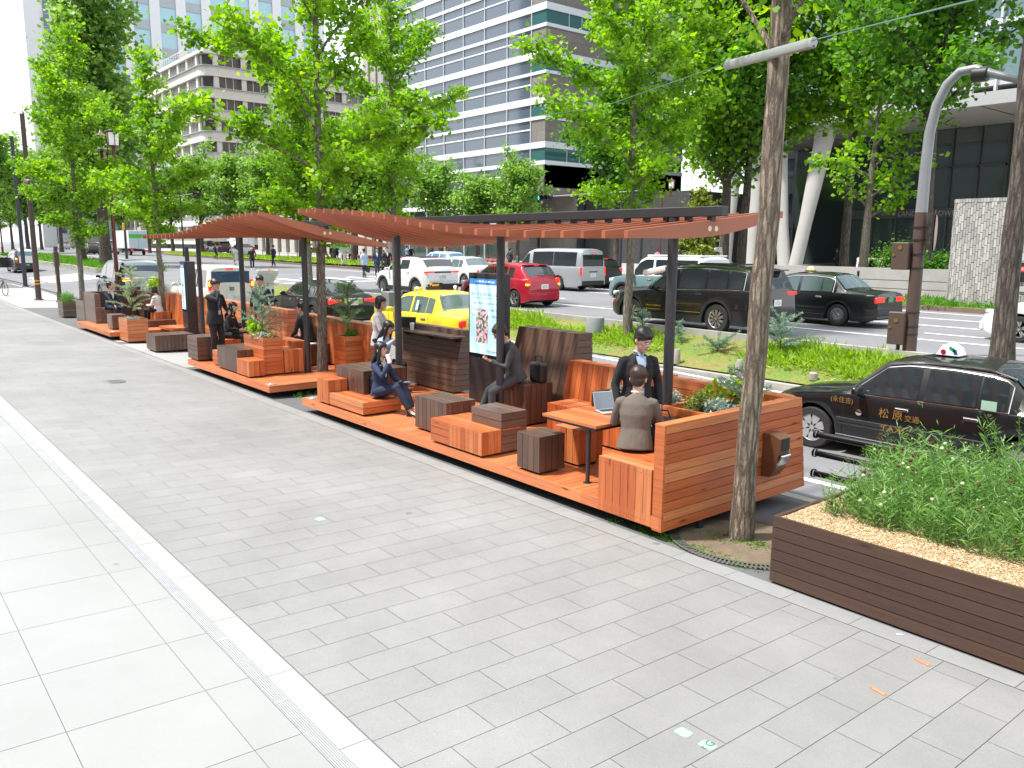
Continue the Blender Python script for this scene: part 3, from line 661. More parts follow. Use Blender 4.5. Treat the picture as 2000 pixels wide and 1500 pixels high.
# --- farthest deck
seat('cube_stool', 'dark cube stool on the corner of the farthest deck', 'stool', -26.68, -26.11, 6.135, 6.53, .438, W_DG, top='x')
def far_bench():
    t = thing('high_back_bench', 'dark bench with high boarded sides where the man in a suit sits', 'bench', (-29, 6.2, -.15)); mb = MB(); clad(mb, -.75, .62, 0, .17, 0, 1.09, 'h', 'x'); mb.build('side_panel', [W_DG, CORE], t)
    mb = MB(); clad(mb, -.95, -.752, 0, 1.8, 0, 1.09, 'h', 'y'); mb.build('backrest', [W_BR, CORE], t)
    mb = MB(); clad(mb, -.75, .55, .172, .75, .1, .57, 'h', 'x'); mb.build('seat_block', [W_DG, CORE], t)
    mb = MB(); clad(mb, -.75, 1.2, 1.62, 1.8, 0, 1.1, 'v', 'x'); mb.build('back_panel', [W_BR, CORE], t)
far_bench()
seat('bench_block', 'orange bench block under the woman in white at the farthest deck', 'bench', -27.6, -26.75, 7.55, 8.0, .41, W_OR, top='x')
seat('low_step', 'low orange step beside the farthest leaning walls', 'bench', -25.6, -24.55, 7.3, 8.0, .1, W_OR, top='x')
back_wall('leaning_wall', 'orange leaning end wall of level boards left of the far digital sign', -28.4, -25.0, 8.0, 8.12, 8.36, 8.4, -.1, .97, W_OR, dirf='v')
planter('planter_box', 'dark planter box of level boards next to the farthest bench', -31.6, -30.06, 6.3, 6.8, -.2, .591, W_DG, rim=.03)
planter('planter_box', 'farthest small dark planter box full of feathery green plants', -35.0, -34.11, 6.36, 6.86, -.2, .354, W_DG, rim=.03)

# --- near right planter with gravel
GRAV = None
def gravelmat():
    m, nt, b = newmat('gold_gravel'); L = nt.links.new; tc = N(nt, 'TexCoord'); vo = N(nt, 'TexVoronoi', i_Scale=75.0); L(tc.outputs['Object'], vo.inputs['Vector'])
    sp = N(nt, 'SeparateColor'); L(vo.outputs['Color'], sp.inputs[0]); r = ramp(nt, [(0, (.28, .15, .06)), (.35, (.52, .36, .19)), (.7, (.66, .52, .34)), (1, (.78, .70, .56))]); L(sp.outputs[0], r.inputs[0])
    e = ramp(nt, [(.25, (1, 1, 1)), (.6, (.45, .38, .3))]); L(vo.outputs['Distance'], e.inputs[0]); L(mix(nt, r.outputs[0], e.outputs[0], 1.0, 'MULTIPLY'), b.inputs['Base Color'])
    bp = N(nt, 'Bump', i_Strength=1.0, i_Distance=.008, invert=True); L(vo.outputs['Distance'], bp.inputs['Height']); L(bp.outputs[0], b.inputs['Normal']); b.inputs['Roughness'].default_value = .8; return m
GRAV = gravelmat()
planter('long_planter', 'long chocolate brown planter of wide boards filled with gravel and tall wild plants', -3.69, .9, 5.885, 7.72, -.215, .36, W_BR, rim=.03, fill=GRAV, w=.096, scr=1, lip=.0)
# loose pebbles so that the gravel has an edge
rg = np.random.default_rng(4); mb = MB()
for i in range(2600):
    x, y = rg.uniform(-3.64, .86), rg.uniform(5.93, 7.66)
    if y > 7.0 and rg.random() < .6: continue
    s = rg.uniform(.004, .009); c = V((x, y, .342 + s * .4)); a = rg.uniform(0, 6.3); q = [(s * math.cos(a + t), s * math.sin(a + t) * .8) for t in (0, 1.4, 2.8, 4.2, 5.4)]
    o_ = [c + V((u, v, 0)) for u, v in q]; mb.add(o_ + [c + V((0, 0, s * .8))], [(0, 1, 5), (1, 2, 5), (2, 3, 5), (3, 4, 5), (4, 0, 5)], 0, None, rg.random())
def pebmat():
    m, nt, b = newmat('pebbles'); at = N(nt, 'Attribute', attribute_name='tone'); r = ramp(nt, [(0, (.3, .17, .07)), (.4, (.55, .4, .22)), (.75, (.7, .58, .4)), (1, (.8, .74, .62))]); nt.links.new(at.outputs['Fac'], r.inputs[0]); nt.links.new(r.outputs[0], b.inputs['Base Color']); b.inputs['Roughness'].default_value = .7; return m
tag(mb.build('pebbles', [pebmat()]), 'loose golden pebbles on top of the long brown planter', 'gravel', kind='stuff')

# --- pergolas
def interp(xs, ys, x): return float(np.interp(x, xs, ys))
DX = [-12.7, -12, -11, -10.4, -9.9, -9.6, -9.3, -9, -8.67, -8, -7.4, -6.8, -6.2, -5.5]; DD = [.285, .275, .22, .18, .13, .08, .04, 0, -.03, -.085, -.11, -.125, -.127, -.13]
def pergola(label, xs, dfun, posts, beam):
    t = thing('pergola', label, 'pergola', (xs[0], 7.2, 0)); ox = V(t.location)
    cream = M('bolt_caps', (.75, .68, .5), .5)
    for i, x in enumerate(xs):
        d = dfun(x); mb = MB(); zc = 2.86; P = []
        top = [(-1.31 + 2.6 * k / 8, zc + d * (1 - 2 * k / 8) * .98) for k in range(9)]; bot = []
        for y, z in top[::-1]: bot.append((y, z - (.072 + .10 * math.cos(max(-1, min(1, y / 1.3)) * math.pi / 2) ** 1.3)))
        mb.prism([(x - ox.x - .024, y, z) for y, z in top + bot], (.048, 0, 0), tone=random.random())
        r_ = mb.build('rafter', [W_RA], t)
        if i in (0, len(xs) - 1):
            b = MB(); sx = .025 if i == 0 else -.025
            for y in (-.05, .06): b.lathe([(0, .004), (.028, .003), (.03, 0)], (x - ox.x + sx, y, zc - .09), 12, axis=(1 if sx > 0 else -1, 0, 0))
            b.build('bolt_cap', [cream], r_)
    x0, x1 = beam; mb = MB(); mb.cbox(((x0 + x1) / 2 - ox.x, 0, 2.95), (abs(x1 - x0) / 2, .06, .052), ch=.006); mb.build('beam', [STEEL], t)
    mb = MB()
    for x in xs: mb.box(x - ox.x - .03, x - ox.x + .03, -.035, .035, 2.845, 2.9)
    mb.build('hangers', [STEEL], t)
    for x in posts:
        mb = MB(); mb.path([(x - ox.x, 0, 0), (x - ox.x, 0, 2.898)], .058, 20); mb.lathe([(0, .008), (.1, .008), (.1, 0)], (x - ox.x, 0, 0), 20); mb.build('post', [STEEL], t)
pergola('near pergola of red brown rafters twisting over the nearest deck on three dark posts', [-5.47 - i * .3 for i in range(25)], lambda x: interp(DX, DD, x), (-5.97, -9.04, -11.79), (-5.3, -12.7))
pergola('far pergola of red brown rafters twisting over the middle deck on three dark posts', [-14.3 - i * .3 for i in range(25)], lambda x: interp(DX, DD, -12.77 + (-x - 14.3)), (-15.3, -18.6, -21.45), (-14.1, -21.6))
def fan(p, label):
    t = thing('security_camera', label, 'security camera', p); mb = MB(); mb.cbox((-.1, -.05, 0), (.14, .05, .035), rot=Matrix.Rotation(R(28), 3, 'Z') @ Matrix.Rotation(R(-12), 3, 'Y'), ch=.02); mb.build('housing', [M('off_white_plastic', (.72, .68, .62), .45)], t)
    mb = MB(); mb.box(-.01, .06, -.03, .03, -.05, .05); mb.build('bracket', [STEEL], t)
fan(V((-6.06, 7.19, 2.31)), 'off white security camera on the near pergola post')

# --- digital signs
def kiosk(x, yf, W_, H, D_, label, z0=0.0, bright=1.0, big=True):
    t = thing('digital_sign', label, 'digital sign', (x, yf, z0)); case = M('sign_case', (.045, .043, .05), .4, .4); glass = M('sign_glass', (.008, .009, .012), .08)
    blue = M('screen_blue', (.04, .17, .42), .3, emis=.4 * bright); pale = M('screen_pale', (.42, .66, .74), .3, emis=.42 * bright); ink = M('screen_ink', (.03, .07, .16), .4, emis=.6); wh = M('screen_white', (.8, .85, .9), .4, emis=.8)
    mb = MB(); mb.cbox((0, D_ / 2, H / 2), (W_ / 2, D_ / 2, H / 2), ch=.01); mb.build('cabinet', [case], t)
    a, b = H * .36, H * .97; hw = W_ / 2 - .03; s_ = MB(); s_.box(-hw, hw, -.008, .004, a, b); scr = s_.build('screen', [glass], t)
    q = MB(); q.box(-hw + .02, hw - .02, -.0105, -.0085, a + .06, b - .12); q.build('screen_page', [pale], scr)
    q = MB(); q.box(-hw + .02, hw - .02, -.0105, -.0085, b - .118, b - .025); q.build('screen_header', [blue], scr)
    q = MB(); q.box(-hw + .05, hw - .05, -.0125, -.0115, b - .335, b - .33); q.build('screen_rule', [ink], scr)
    L = [('トップ  地図  観光  交通  案内  English', b - .07, .032, wh), ('春のバラ 中之島を彩る、公園', b - .275, .052, ink)]
    L += [('公園、中央市のバラ公園で今年も', b - .42, .042, ink), ('きれいに咲き始める、約200種 1万', b - .52, .042, ink), ('本のバラに出会う「見どころ満載」', b - .62, .042, ink), ('国営公園案内', a + .11, .045, ink)]
    for s, z, sz, m_ in L:
        n = len(s.replace(' ', '')) + s.count(' ') * .3; wd = n * sz; sx = min(1, (2 * hw - .1) / wd)
        o = text(s, sz, (x + (0 if z > a + .2 else hw * .45), yf - .0135, z0 + z), (math.pi / 2, 0, 0), m_, t, 'screen_text', sx=sx)
    # picture of pink roses
    m, nt, bb = newmat('rose_picture'); Lk = nt.links.new; tc = N(nt, 'TexCoord'); vo = N(nt, 'TexVoronoi', i_Scale=26.0); Lk(tc.outputs['Object'], vo.inputs['Vector'])
    sp = N(nt, 'SeparateColor'); Lk(vo.outputs['Color'], sp.inputs[0]); r1 = ramp(nt, [(0, (.06, .14, .08)), (.38, (.16, .30, .18)), (.46, (.70, .42, .48)), (1, (.9, .78, .8))]); r1.color_ramp.interpolation = 'CONSTANT'; Lk(sp.outputs[0], r1.inputs[0])
    r2 = ramp(nt, [(.25, (1, 1, 1)), (.6, (.55, .6, .6))]); Lk(vo.outputs['Distance'], r2.inputs[0]); c = mix(nt, r1.outputs[0], r2.outputs[0], 1.0, 'MULTIPLY'); Lk(c, bb.inputs['Base Color']); Lk(c, bb.inputs['Emission Color']); bb.inputs['Emission Strength'].default_value = .6
    q = MB(); q.box(-hw * .52, hw * .22, -.0125, -.0115, a + .24, a + .24 + H * .255); q.build('screen_picture', [m], scr)
    q = MB()
    for i in range(22): q.box(W_ / 2 + .0005, W_ / 2 + .006, .05, D_ - .05, H * .35 + i * .05, H * .35 + i * .05 + .02)
    q.build('side_vents', [BLACK], t)
kiosk(-10.44, 8.0, .90, 2.13, .16, 'tall digital sign with a pale blue page and pink rose picture, behind the near pergola')
kiosk(-24.55, 7.75, .42, 2.25, .30, 'tall narrow digital sign with a pale screen behind the far pergola', z0=-.22, bright=.8)
# ================================================================== VEHICLES (local +x points to the rear, y=-W/2 is the side facing the camera)
GLASS = M('car_glass', (.02, .026, .03), .05, spec=.8, coat=.6)
GLASS_L = M('car_glass_pale', (.10, .14, .15), .05, spec=.8, coat=.6)
CHROME = M('chrome', (.75, .75, .77), .12, 1)
TRIMB = M('black_trim', (.02, .02, .022), .5)
UNDER = M('car_underside', (.008, .008, .009), .95)
TYRE = M('tyre_rubber', (.022, .022, .023), .75, bump=.2, bscale=60)
RIM = M('alloy_rim', (.55, .55, .56), .25, .9)
LRED = M('red_lamp', (.55, .01, .012), .15, emis=.35, coat=.5)
LREDON = M('lit_brake_lamp', (.75, .02, .015), .2, emis=.7, coat=.4)
LAMB = M('lit_indicator', (1, .5, .02), .2, emis=1.6)
LWHT = M('clear_lamp', (.7, .72, .75), .08, coat=.6)
PLATE = M('number_plate', (.78, .8, .78), .5); PLATEG = M('green_number_plate', (.02, .16, .07), .5); PLTXT = M('plate_green_digits', (.02, .16, .07), .5); PLTXW = M('plate_white_digits', (.8, .82, .8), .5)
GOLD = M('gold_lettering', (.36, .19, .05), .4, .3)
def paintm(name, c, metal=0): return M('paint_' + name, c, .35, metal, coat=.7, spec=.4)
def wheel(t, x, y, r, side, style, capcol=None):
    """tyre and rim as sub-parts of a wheel"""
    wt = bpy.data.objects.new('wheel', None); COL.objects.link(wt); wt.parent = t; wt.location = (x, y, r)
    s = -1 if side < 0 else 1; w_ = .2; rr = r * .64
    mb = MB(); mb.lathe([(rr, -w_ / 2), (r * .93, -w_ / 2), (r * .99, -w_ / 2 + .025), (r, 0), (r * .99, w_ / 2 - .025), (r * .93, w_ / 2), (rr, w_ / 2)], (0, 0, 0), 36, axis=(0, 1, 0)); mb.build('tyre', [TYRE], wt)
    mb = MB(); mb.lathe([(0, .02), (rr * .98, .02), (rr * .98, .05), (rr * 1.02, .095)], (0, 0, 0), 32, 1, axis=(0, s, 0))
    f = .085 if style != 'cap' else .088
    if style == 'cap':
        mb.lathe([(0, f + .012), (rr * .3, f + .012), (rr * .34, f), (rr * .62, f - .004), (rr * .99, f + .006), (rr * 1.04, f - .01)], (0, 0, 0), 36, 0, axis=(0, s, 0))
        for k in range(18):
            a = k * math.pi / 9; c = V((math.cos(a), 0, math.sin(a))); mb.path([c * rr * .66 + V((0, s * (f + .001), 0)), c * rr * .92 + V((0, s * (f + .005), 0))], rr * .045, 5, 1)
    else:
        n = {'six': 6, 'five': 5, 'seven': 7, 'ten': 10}[style]; mb.lathe([(rr * .9, f - .02), (rr * 1.0, f + .008), (rr * 1.03, f - .01)], (0, 0, 0), 36, 0, axis=(0, s, 0)); mb.lathe([(0, f + .004), (rr * .2, f + .002), (rr * .24, f - .02)], (0, 0, 0), 16, 0, axis=(0, s, 0))
        for k in range(n):
            a = k * 2 * math.pi / n + .3; wv = {'six': .34, 'five': .2, 'seven': .36, 'ten': .12}[style]
            for da in ((0,) if style in ('six', 'seven') else (-wv * .9, wv * .9)):
                p0 = V((math.cos(a + da * .4), 0, math.sin(a + da * .4))) * rr * .16; p1 = V((math.cos(a + da), 0, math.sin(a + da))) * rr * .95; o = V((0, s * (f - .008), 0)); tg = V((-math.sin(a), 0, math.cos(a)))
                h0, h1 = rr * wv * .45, rr * wv * (.95 if style in ('six', 'seven') else .55)
                mb.prism([p0 + tg * h0 + o, p0 - tg * h0 + o, p1 - tg * h1 + o, p1 + tg * h1 + o], (0, s * .012, 0), 0)
    mb.build('rim', [capcol or RIM, UNDER], wt)
def car(name, label, cat, loc, rz, S, paint, group=None):
    t = thing(name, label, cat, loc, rz, group); L, W = S['L'], S['W']; hw = W / 2; gy = S.get('g', .17); r = S['r']; wx = (S['fo'], S['fo'] + S['wb']); Ra = r * 1.17
    zt = lambda x: float(np.interp(x, *zip(*S['top']))); belt = lambda x: float(np.interp(x, *zip(*S['belt']))); tum = S.get('tum', .30); crown = S.get('crown', .035)
    def pf(x): a = min(x, L - x); return 1 - S.get('round', .16) * (1 - min(1, a / .55)) ** 2.2
    xs = set(fr(0, L, 40)) | {.02, .06, .12, L - .02, L - .06, L - .12} | {p[0] for p in S['top']} | {p[0] for p in S['belt']}
    for c in wx: xs |= {c + Ra * math.cos(math.pi * k / 12) for k in range(13)}
    xs = sorted(x for x in xs if 0 <= x <= L); xs = [x for i, x in enumerate(xs) if i == 0 or x - xs[i - 1] > .006]
    def arch(x):
        for c in wx:
            if abs(x - c) < Ra: return r + math.sqrt(Ra * Ra - (x - c) ** 2)
        return 0
    def sec(x):
        T = zt(x); B = min(belt(x), T - .02); h = hw * pf(x); a = max(gy, arch(x)); e = min(x, L - x); lo = gy + .10 * (1 - min(1, e / .3)); a = max(a, lo); mid = max(a + .015, lerp(gy, B, .56)); hi = max(T - B, .02)
        hb = h * .945; hr = hb - (hi - .02) * tum
        return [(0, lo), (h * .72, lo), (h * .72, a), (h * .975, a), (h * .995, max(a + .006, lerp(a, mid, .35))), (h, mid), (h * .992, max(mid + .004, B - .07)), (h * .968, B - .012), (hb, B), (hr + .012, max(B + .004, T - .075)), (hr - .03, max(B + .008, T - .02)), (hr * .72, T + crown * .55), (hr * .36, T + crown * .92), (0, T + crown)]
    rows = [sec(x) for x in xs]; n = len(rows[0]); mb = MB(); vs = []
    for x, q in zip(xs, rows): vs += [(x, -y, z) for y, z in q] + [(x, y, z) for y, z in q[::-1][1:-1]]
    k = 2 * n - 2; o = 0
    for i in range(len(xs) - 1):
        for j in range(k):
            j2 = (j + 1) % k; d = j < 3 or j >= k - 3
            mb.f.append((i * k + j, i * k + j2, (i + 1) * k + j2, (i + 1) * k + j)); mb.m.append(1 if d else (2 if S.get('two') and (min(j, k - 1 - j) >= S['two']) else 0)); mb.sm.append(True); mb.t.append(.5); mb.uv.append([(0, 0)] * 4)
    for b, rev in ((0, 0), ((len(xs) - 1) * k, 1)):
        f = tuple(b + j for j in range(k)); mb.f.append(f if not rev else f[::-1]); mb.m.append(0); mb.sm.append(False); mb.t.append(.5); mb.uv.append([(0, 0)] * k)
    mb.v = vs; mats = [paint, UNDER] + ([S['two_mat']] if S.get('two') else []); body = mb.build('body', mats, t, sharp=38)
    def side_pt(x, v, off=.006):
        q = sec(x); a, b = q[8], q[9]; return (lerp(a[0], b[0], v) + off, lerp(a[1], b[1], v))
    def side_glass(xa, xb, s, mat, lo=.06, hi=.94, nm='side_window'):
        m_ = MB(); P = [x for x in fr(xa, xb, 14)]; top = []; bot = []
        for x in P:
            if zt(x) - belt(x) < .07: continue
            y0, z0 = side_pt(x, lo); y1, z1 = side_pt(x, hi); bot.append((x, s * y0, z0)); top.append((x, s * y1, z1))
        if len(top) < 2: return
        c = len(top); m_.add(bot + top, [(i, i + 1, c + i + 1, c + i) if s < 0 else (i + 1, i, c + i, c + i + 1) for i in range(c - 1)], 0, None, .5, True); return m_.build(nm, [mat], t)
    gm = S.get('glass', GLASS)
    for xa, xb in S['win']:
        for s in (-1, 1): side_glass(xa, xb, s, gm)
    if S.get('surround'):
        for s in (-1, 1):
            m_ = MB(); xa, xb = S['win'][0][0] - .04, S['win'][-1][1] + .05; pts = []
            for x in fr(xa, xb, 24):
                if zt(x) - belt(x) < .05: continue
                y, z = side_pt(x, .01, .008); pts.append((x, s * y, z))
            m_.path(pts, .010, 5); tp = [(x, s * side_pt(x, .99, .004)[0], side_pt(x, .99)[1]) for x in fr(pts[0][0], pts[-1][0], 24)]; m_.path(tp, .009, 5); m_.path([pts[-1], tp[-1]], .009, 5); m_.build('window_trim', [CHROME], t)
    def top_glass(xa, xb, nm, inset=.1, off=.005):
        m_ = MB(); P = fr(xa, xb, 10); Y = fr(-1, 1, 8); vs_ = []
        for x in P:
            q = sec(x); hr = q[10][0] - inset * .35
            for y in Y: yy = y * hr; u = abs(yy) / max(q[10][0], .01); vs_.append((x, yy, zt(x) + crown * (1 - u ** 2) + off))
        m_.add(vs_, [(i * 9 + j, i * 9 + j + 1, (i + 1) * 9 + j + 1, (i + 1) * 9 + j)[::-1] for i in range(10) for j in range(8)], 0, None, .5, True); return m_.build(nm, [gm], t)
    top_glass(*S['ws'], 'windscreen'); rw = S.get('rw')
    if rw: top_glass(*rw, 'rear_window')
    # sills, bumpers, strips
    for s in (-1, 1):
        m_ = MB()
        for z, h_, m0 in S.get('strips', [(.42, .012, 0)]):
            P = [x for x in fr(wx[0] + Ra + .03, wx[1] - Ra - .03, 12)]; y = hw * .999 + .004
            m_.box(P[0], P[-1], s * y - .004, s * y + .004, z - h_, z + h_, m0)
        m_.build('side_moulding', [S.get('strip_mat', CHROME), TRIMB], t)
        for hx in S.get('handles', []):
            m_ = MB(); zz = belt(hx) - .13; y = s * (hw * .992 + .008); m_.cbox((hx, y, zz), (.09, .012, .018), ch=.006); m_.cbox((hx, y - s * .004, zz - .001), (.1, .008, .028), 1, ch=.004); m_.build('door_handle', [S.get('handle_mat', CHROME), TRIMB], t)
        m_ = MB(); mx = S['mirror']; m_.cbox((mx, s * (hw + .10), belt(mx) + .07), (.05, .095, .065), ch=.03, smooth=True); m_.box(mx - .02, mx + .03, min(s * (hw - .05), s * (hw + .05)), max(s * (hw - .05), s * (hw + .05)), belt(mx) - .01, belt(mx) + .04, 0); m_.build('door_mirror', [S.get('mirror_mat', paint)], t)
        m_ = MB()
        for gx in S.get('gaps', []): m_.box(gx - .004, gx + .004, min(s * hw * .9925, s * (hw * .9925 + .007)), max(s * hw * .9925, s * (hw * .9925 + .007)), gy + .12, belt(gx) - .06)
        if S.get('gaps'): m_.build('door_gaps', [UNDER], t)
        if S.get('clad'):
            m_ = MB()
            for c in wx:
                for k_ in range(12):
                    a0, a1 = math.pi * k_ / 12, math.pi * (k_ + 1) / 12; q = []
                    for a_, rr_ in ((a0, Ra - .005), (a1, Ra - .005), (a1, Ra + .075), (a0, Ra + .075)): q.append((c + rr_ * math.cos(a_), s * (hw * 1.0 + .012), r + rr_ * math.sin(a_)))
                    m_.add(q, [(0, 1, 2, 3)] if s > 0 else [(3, 2, 1, 0)])
                    q2 = [(p[0], p[1] - s * .03, p[2]) for p in q]; m_.add([q[3], q[2], q2[2], q2[3]], [(0, 1, 2, 3)])
            m_.cbox(((wx[0] + wx[1]) / 2, s * (hw + .004), gy + .10), (S['wb'] / 2 - Ra, .014, .09)); m_.build('wheel_arch_cladding', [TRIMB], t)
    def endbox(nm, x, z, hy, hz, mat, off=0, y=0, ch=.01, d=.02): m_ = MB(); m_.cbox((x + off, y, z), (d, hy, hz), ch=ch, smooth=False); return m_.build(nm, [mat], t)
    for e, b in (('front_bumper', S.get('fb')), ('rear_bumper', S.get('rb'))):
        if b: x, z, hz, mat = b; endbox(e, x, z, hw * .84, hz, mat, ch=.035, d=.05)
    for p in S.get('lamps', []):       # (name, x, y, z, hx, hy, hz, mat)
        for s in (-1, 1):
            m_ = MB(); m_.cbox((p[1], s * p[2], p[3]), p[4:7], ch=min(p[4:7]) * .5, smooth=True); m_.build(p[0], [p[7]], t)
    for p in S.get('extra', []): m_ = MB(); m_.cbox(p[1], p[2], ch=p[4] if len(p) > 4 else .01); m_.build(p[0], [p[3]], t)
    if S.get('plate'):
        x, z, txt, green = S['plate']; m_ = MB(); m_.cbox((x, 0, z), (.006, .165, .083), ch=.004); po = m_.build('number_plate', [PLATEG if green else PLATE], t)
        text(txt[1], .105, (x + .0085, 0, z - .02), (math.pi / 2, 0, math.pi / 2), PLTXW if green else PLTXT, po, 'plate_digits', sx=.9, world=False); text(txt[0], .045, (x + .0085, 0, z + .052), (math.pi / 2, 0, math.pi / 2), PLTXW if green else PLTXT, po, 'plate_digits', sx=.9, world=False)
    for i, c in enumerate(wx):
        for s in (-1, 1): wheel(t, c, s * (hw - .115), r, s, S.get('rim', 'six'), S.get('rimmat'))
    return t
SEDAN = dict(L=4.695, W=1.695, fo=.80, wb=2.79, r=.315, g=.17, tum=.34, crown=.03, ws=(1.30, 1.78), rw=(3.36, 3.74), mirror=1.52, rim='cap',
    top=[(0, .60), (.03, .68), (.25, .78), (.9, .875), (1.22, .93), (1.30, .955), (1.80, 1.40), (2.1, 1.455), (2.7, 1.465), (3.15, 1.44), (3.35, 1.40), (3.76, 1.03), (3.9, 1.0), (4.6, .965), (4.67, .93), (4.695, .80)],
    belt=[(0, .56), (.5, .80), (1.2, .90), (3.5, .945), (4.695, .93)], win=[(1.42, 2.28), (2.37, 3.02), (3.05, 3.36)], surround=True, handles=[2.12, 3.0], gaps=[1.28, 2.33, 3.24],
    strips=[(.52, .022, 1), (.548, .007, 0), (.30, .007, 0)], fb=(.05, .42, .13, TRIMB), rb=(4.65, .44, .11, TRIMB))
def spec(base, **k): d = dict(base); d.update(k); return d
BLK = paintm('black', (.006, .006, .007)); WHT = paintm('pearl_white', (.72, .73, .73)); SIL = paintm('silver', (.42, .45, .48), .5); REDP = paintm('red', (.42, .008, .03), .2); YEL = paintm('yellow', (.86, .62, .03)); TEAL = paintm('grey_teal', (.13, .22, .24)); CREAMP = paintm('cream_white', (.66, .63, .54))
S_near = spec(SEDAN, rimmat=M('silver_hubcap', (.55, .55, .56), .35, .6), rim='seven', rb=(4.65, .44, .11, BLK), plate=(4.70, .72, ('大阪 500', '・1 23'), True),
    lamps=[('headlight', .08, .62, .66, .06, .17, .06, LWHT), ('tail_light', 4.66, .62, .80, .03, .16, .07, LRED)], extra=[('roof_sign_base', (2.35, 0, 1.50), (.16, .13, .008), TRIMB)])
t = car('taxi', 'black saloon taxi with gold lettering on its door, nearest vehicle at the right', 'taxi', (-7.17, 11.85, -.385), 0, S_near, BLK)
hwn = .8475
def side_text(s, x, z, size, mat, t, W_, sx=1, nm='door_lettering'): text(s, size, (x, -W_ / 2 - .009, z), (math.pi / 2, 0, 0), mat, t, nm, sx=sx, world=False)
side_text('(永住吉)', 1.26, .80, .095, GOLD, t, 1.695); side_text('松 原', 1.98, .70, .15, GOLD, t, 1.695); side_text('交通', 2.27, .68, .10, GOLD, t, 1.695); side_text('TAXI', 2.02, .50, .12, GOLD, t, 1.695, sx=1.25)
mb = MB(); mb.lathe([(0, .004), (.035, .004), (.045, 0)], (1.52, -.853, .66), 16, axis=(0, -1, 0)); mb.build('side_badge', [CHROME], t)
mb = MB(); mb.prism([(2.2, -.15, 1.51), (2.5, -.15, 1.51), (2.46, -.15, 1.60), (2.36, -.15, 1.66), (2.28, -.15, 1.65)], (0, .26, 0)); mb.build('roof_sign', [M('sign_white', (.85, .85, .86), .4)], t)
mb = MB(); mb.lathe([(0, .002), (.035, .002)], (2.3, -.153, 1.555), 14, 0, axis=(0, -1, 0)); mb.add([(2.44, -.153, 1.53), (2.49, -.153, 1.53), (2.47, -.153, 1.6), (2.42, -.153, 1.6)], [(0, 1, 2, 3)], 1); mb.add([(2.37, -.153, 1.6), (2.45, -.153, 1.55), (2.45, -.153, 1.61), (2.38, -.153, 1.64)], [(0, 1, 2, 3)], 2); mb.build('sign_emblem', [REDP, M('emblem_blue', (.02, .08, .35), .4), M('emblem_green', (.02, .3, .12), .4)], t)
# people and seats seen through the side glass are suggested by solid pale seat backs
mb = MB(); mb.cbox((3.2, -.853, 1.02), (.09, .002, .06)); mb.build('window_sticker', [M('sticker_green', (.45, .65, .5), .5)], t)
mb = MB(); mb.path([(1.36, -.77, .985), (1.82, -.66, 1.405), (2.3, -.625, 1.45), (3.1, -.63, 1.435), (3.42, -.66, 1.36)], .013, 6); mb.build('roof_gutter', [CHROME], t)

S_crownc = spec(SEDAN, rim='cap', strips=[(.50, .02, 1), (.526, .008, 0), (.32, .007, 0)], lamps=[('tail_light', 4.67, .56, .78, .03, .24, .075, LREDON), ('headlight', .08, .62, .66, .06, .17, .06, LWHT)], rb=(4.68, .44, .10, TRIMB), plate=(4.705, .78, ('大阪 500', '11-17'), True), glass=GLASS_L)
p = G(1632, 637); t = car('taxi', 'black saloon taxi with a round yellow roof lamp, behind the black four wheel drive', 'taxi', (p.x - .80 - 2.79, p.y + .84, gz(p.x, p.y)), 0, S_crownc, BLK)
mb = MB(); mb.ball((2.2, 0, 1.56), (.10, .09, .085), 14); mb.build('roof_lamp', [M('lamp_yellow', (.75, .68, .25), .4, emis=.3)], t); mb = MB(); mb.cbox((2.2, 0, 1.505), (.13, .1, .012)); mb.build('roof_sign_base', [TRIMB], t)

S_suv = spec(SEDAN, L=5.2, W=1.96, fo=.86, wb=3.09, r=.39, g=.24, tum=.26, crown=.03, ws=(1.45, 2.05), rw=(4.86, 5.12), mirror=1.75, rim='ten', clad=True, surround=True, round=.13,
    top=[(0, .72), (.04, .90), (.3, 1.02), (1.35, 1.13), (1.45, 1.16), (2.08, 1.66), (2.5, 1.75), (3.4, 1.77), (4.4, 1.74), (4.82, 1.69), (5.0, 1.42), (5.12, 1.18), (5.17, .95), (5.2, .7)],
    belt=[(0, .68), (.4, .95), (1.4, 1.06), (3.5, 1.13), (4.7, 1.17), (5.2, 1.15)], win=[(1.6, 2.52), (2.62, 3.5), (3.58, 4.2), (4.28, 4.72)], handles=[2.4, 3.35], gaps=[1.45, 2.58, 3.62], strips=[(.52, .006, 0)],
    lamps=[('headlight', .10, .72, .90, .06, .2, .06, LWHT), ('tail_light', 5.10, .72, 1.07, .07, .23, .045, LREDON), ('fog_lamp', .12, .83, .68, .03, .09, .05, LRED)], fb=(.05, .48, .16, TRIMB), rb=(5.17, .50, .15, TRIMB), plate=(5.20, .84, ('なにわ', '17-24'), False), handle_mat=BLK,
    extra=[('roof_rail', (3.2, -.66, 1.80), (1.15, .018, .018), TRIMB), ('roof_rail', (3.2, .66, 1.80), (1.15, .018, .018), TRIMB), ('rear_spoiler', (4.95, 0, 1.68), (.14, .62, .015), BLK)])
p = G(1397, 651); t = car('four_wheel_drive', 'large black four wheel drive car with silver roof rails, nearest car on the main road', 'car', (p.x - 3.95 * .93, p.y + .9, gz(p.x, p.y)), 0, S_suv, BLK); t.scale = (.93, .95, .95)
side_text('GRAND CHEROKEE', 1.75, .62, .065, CHROME, t, 1.96)
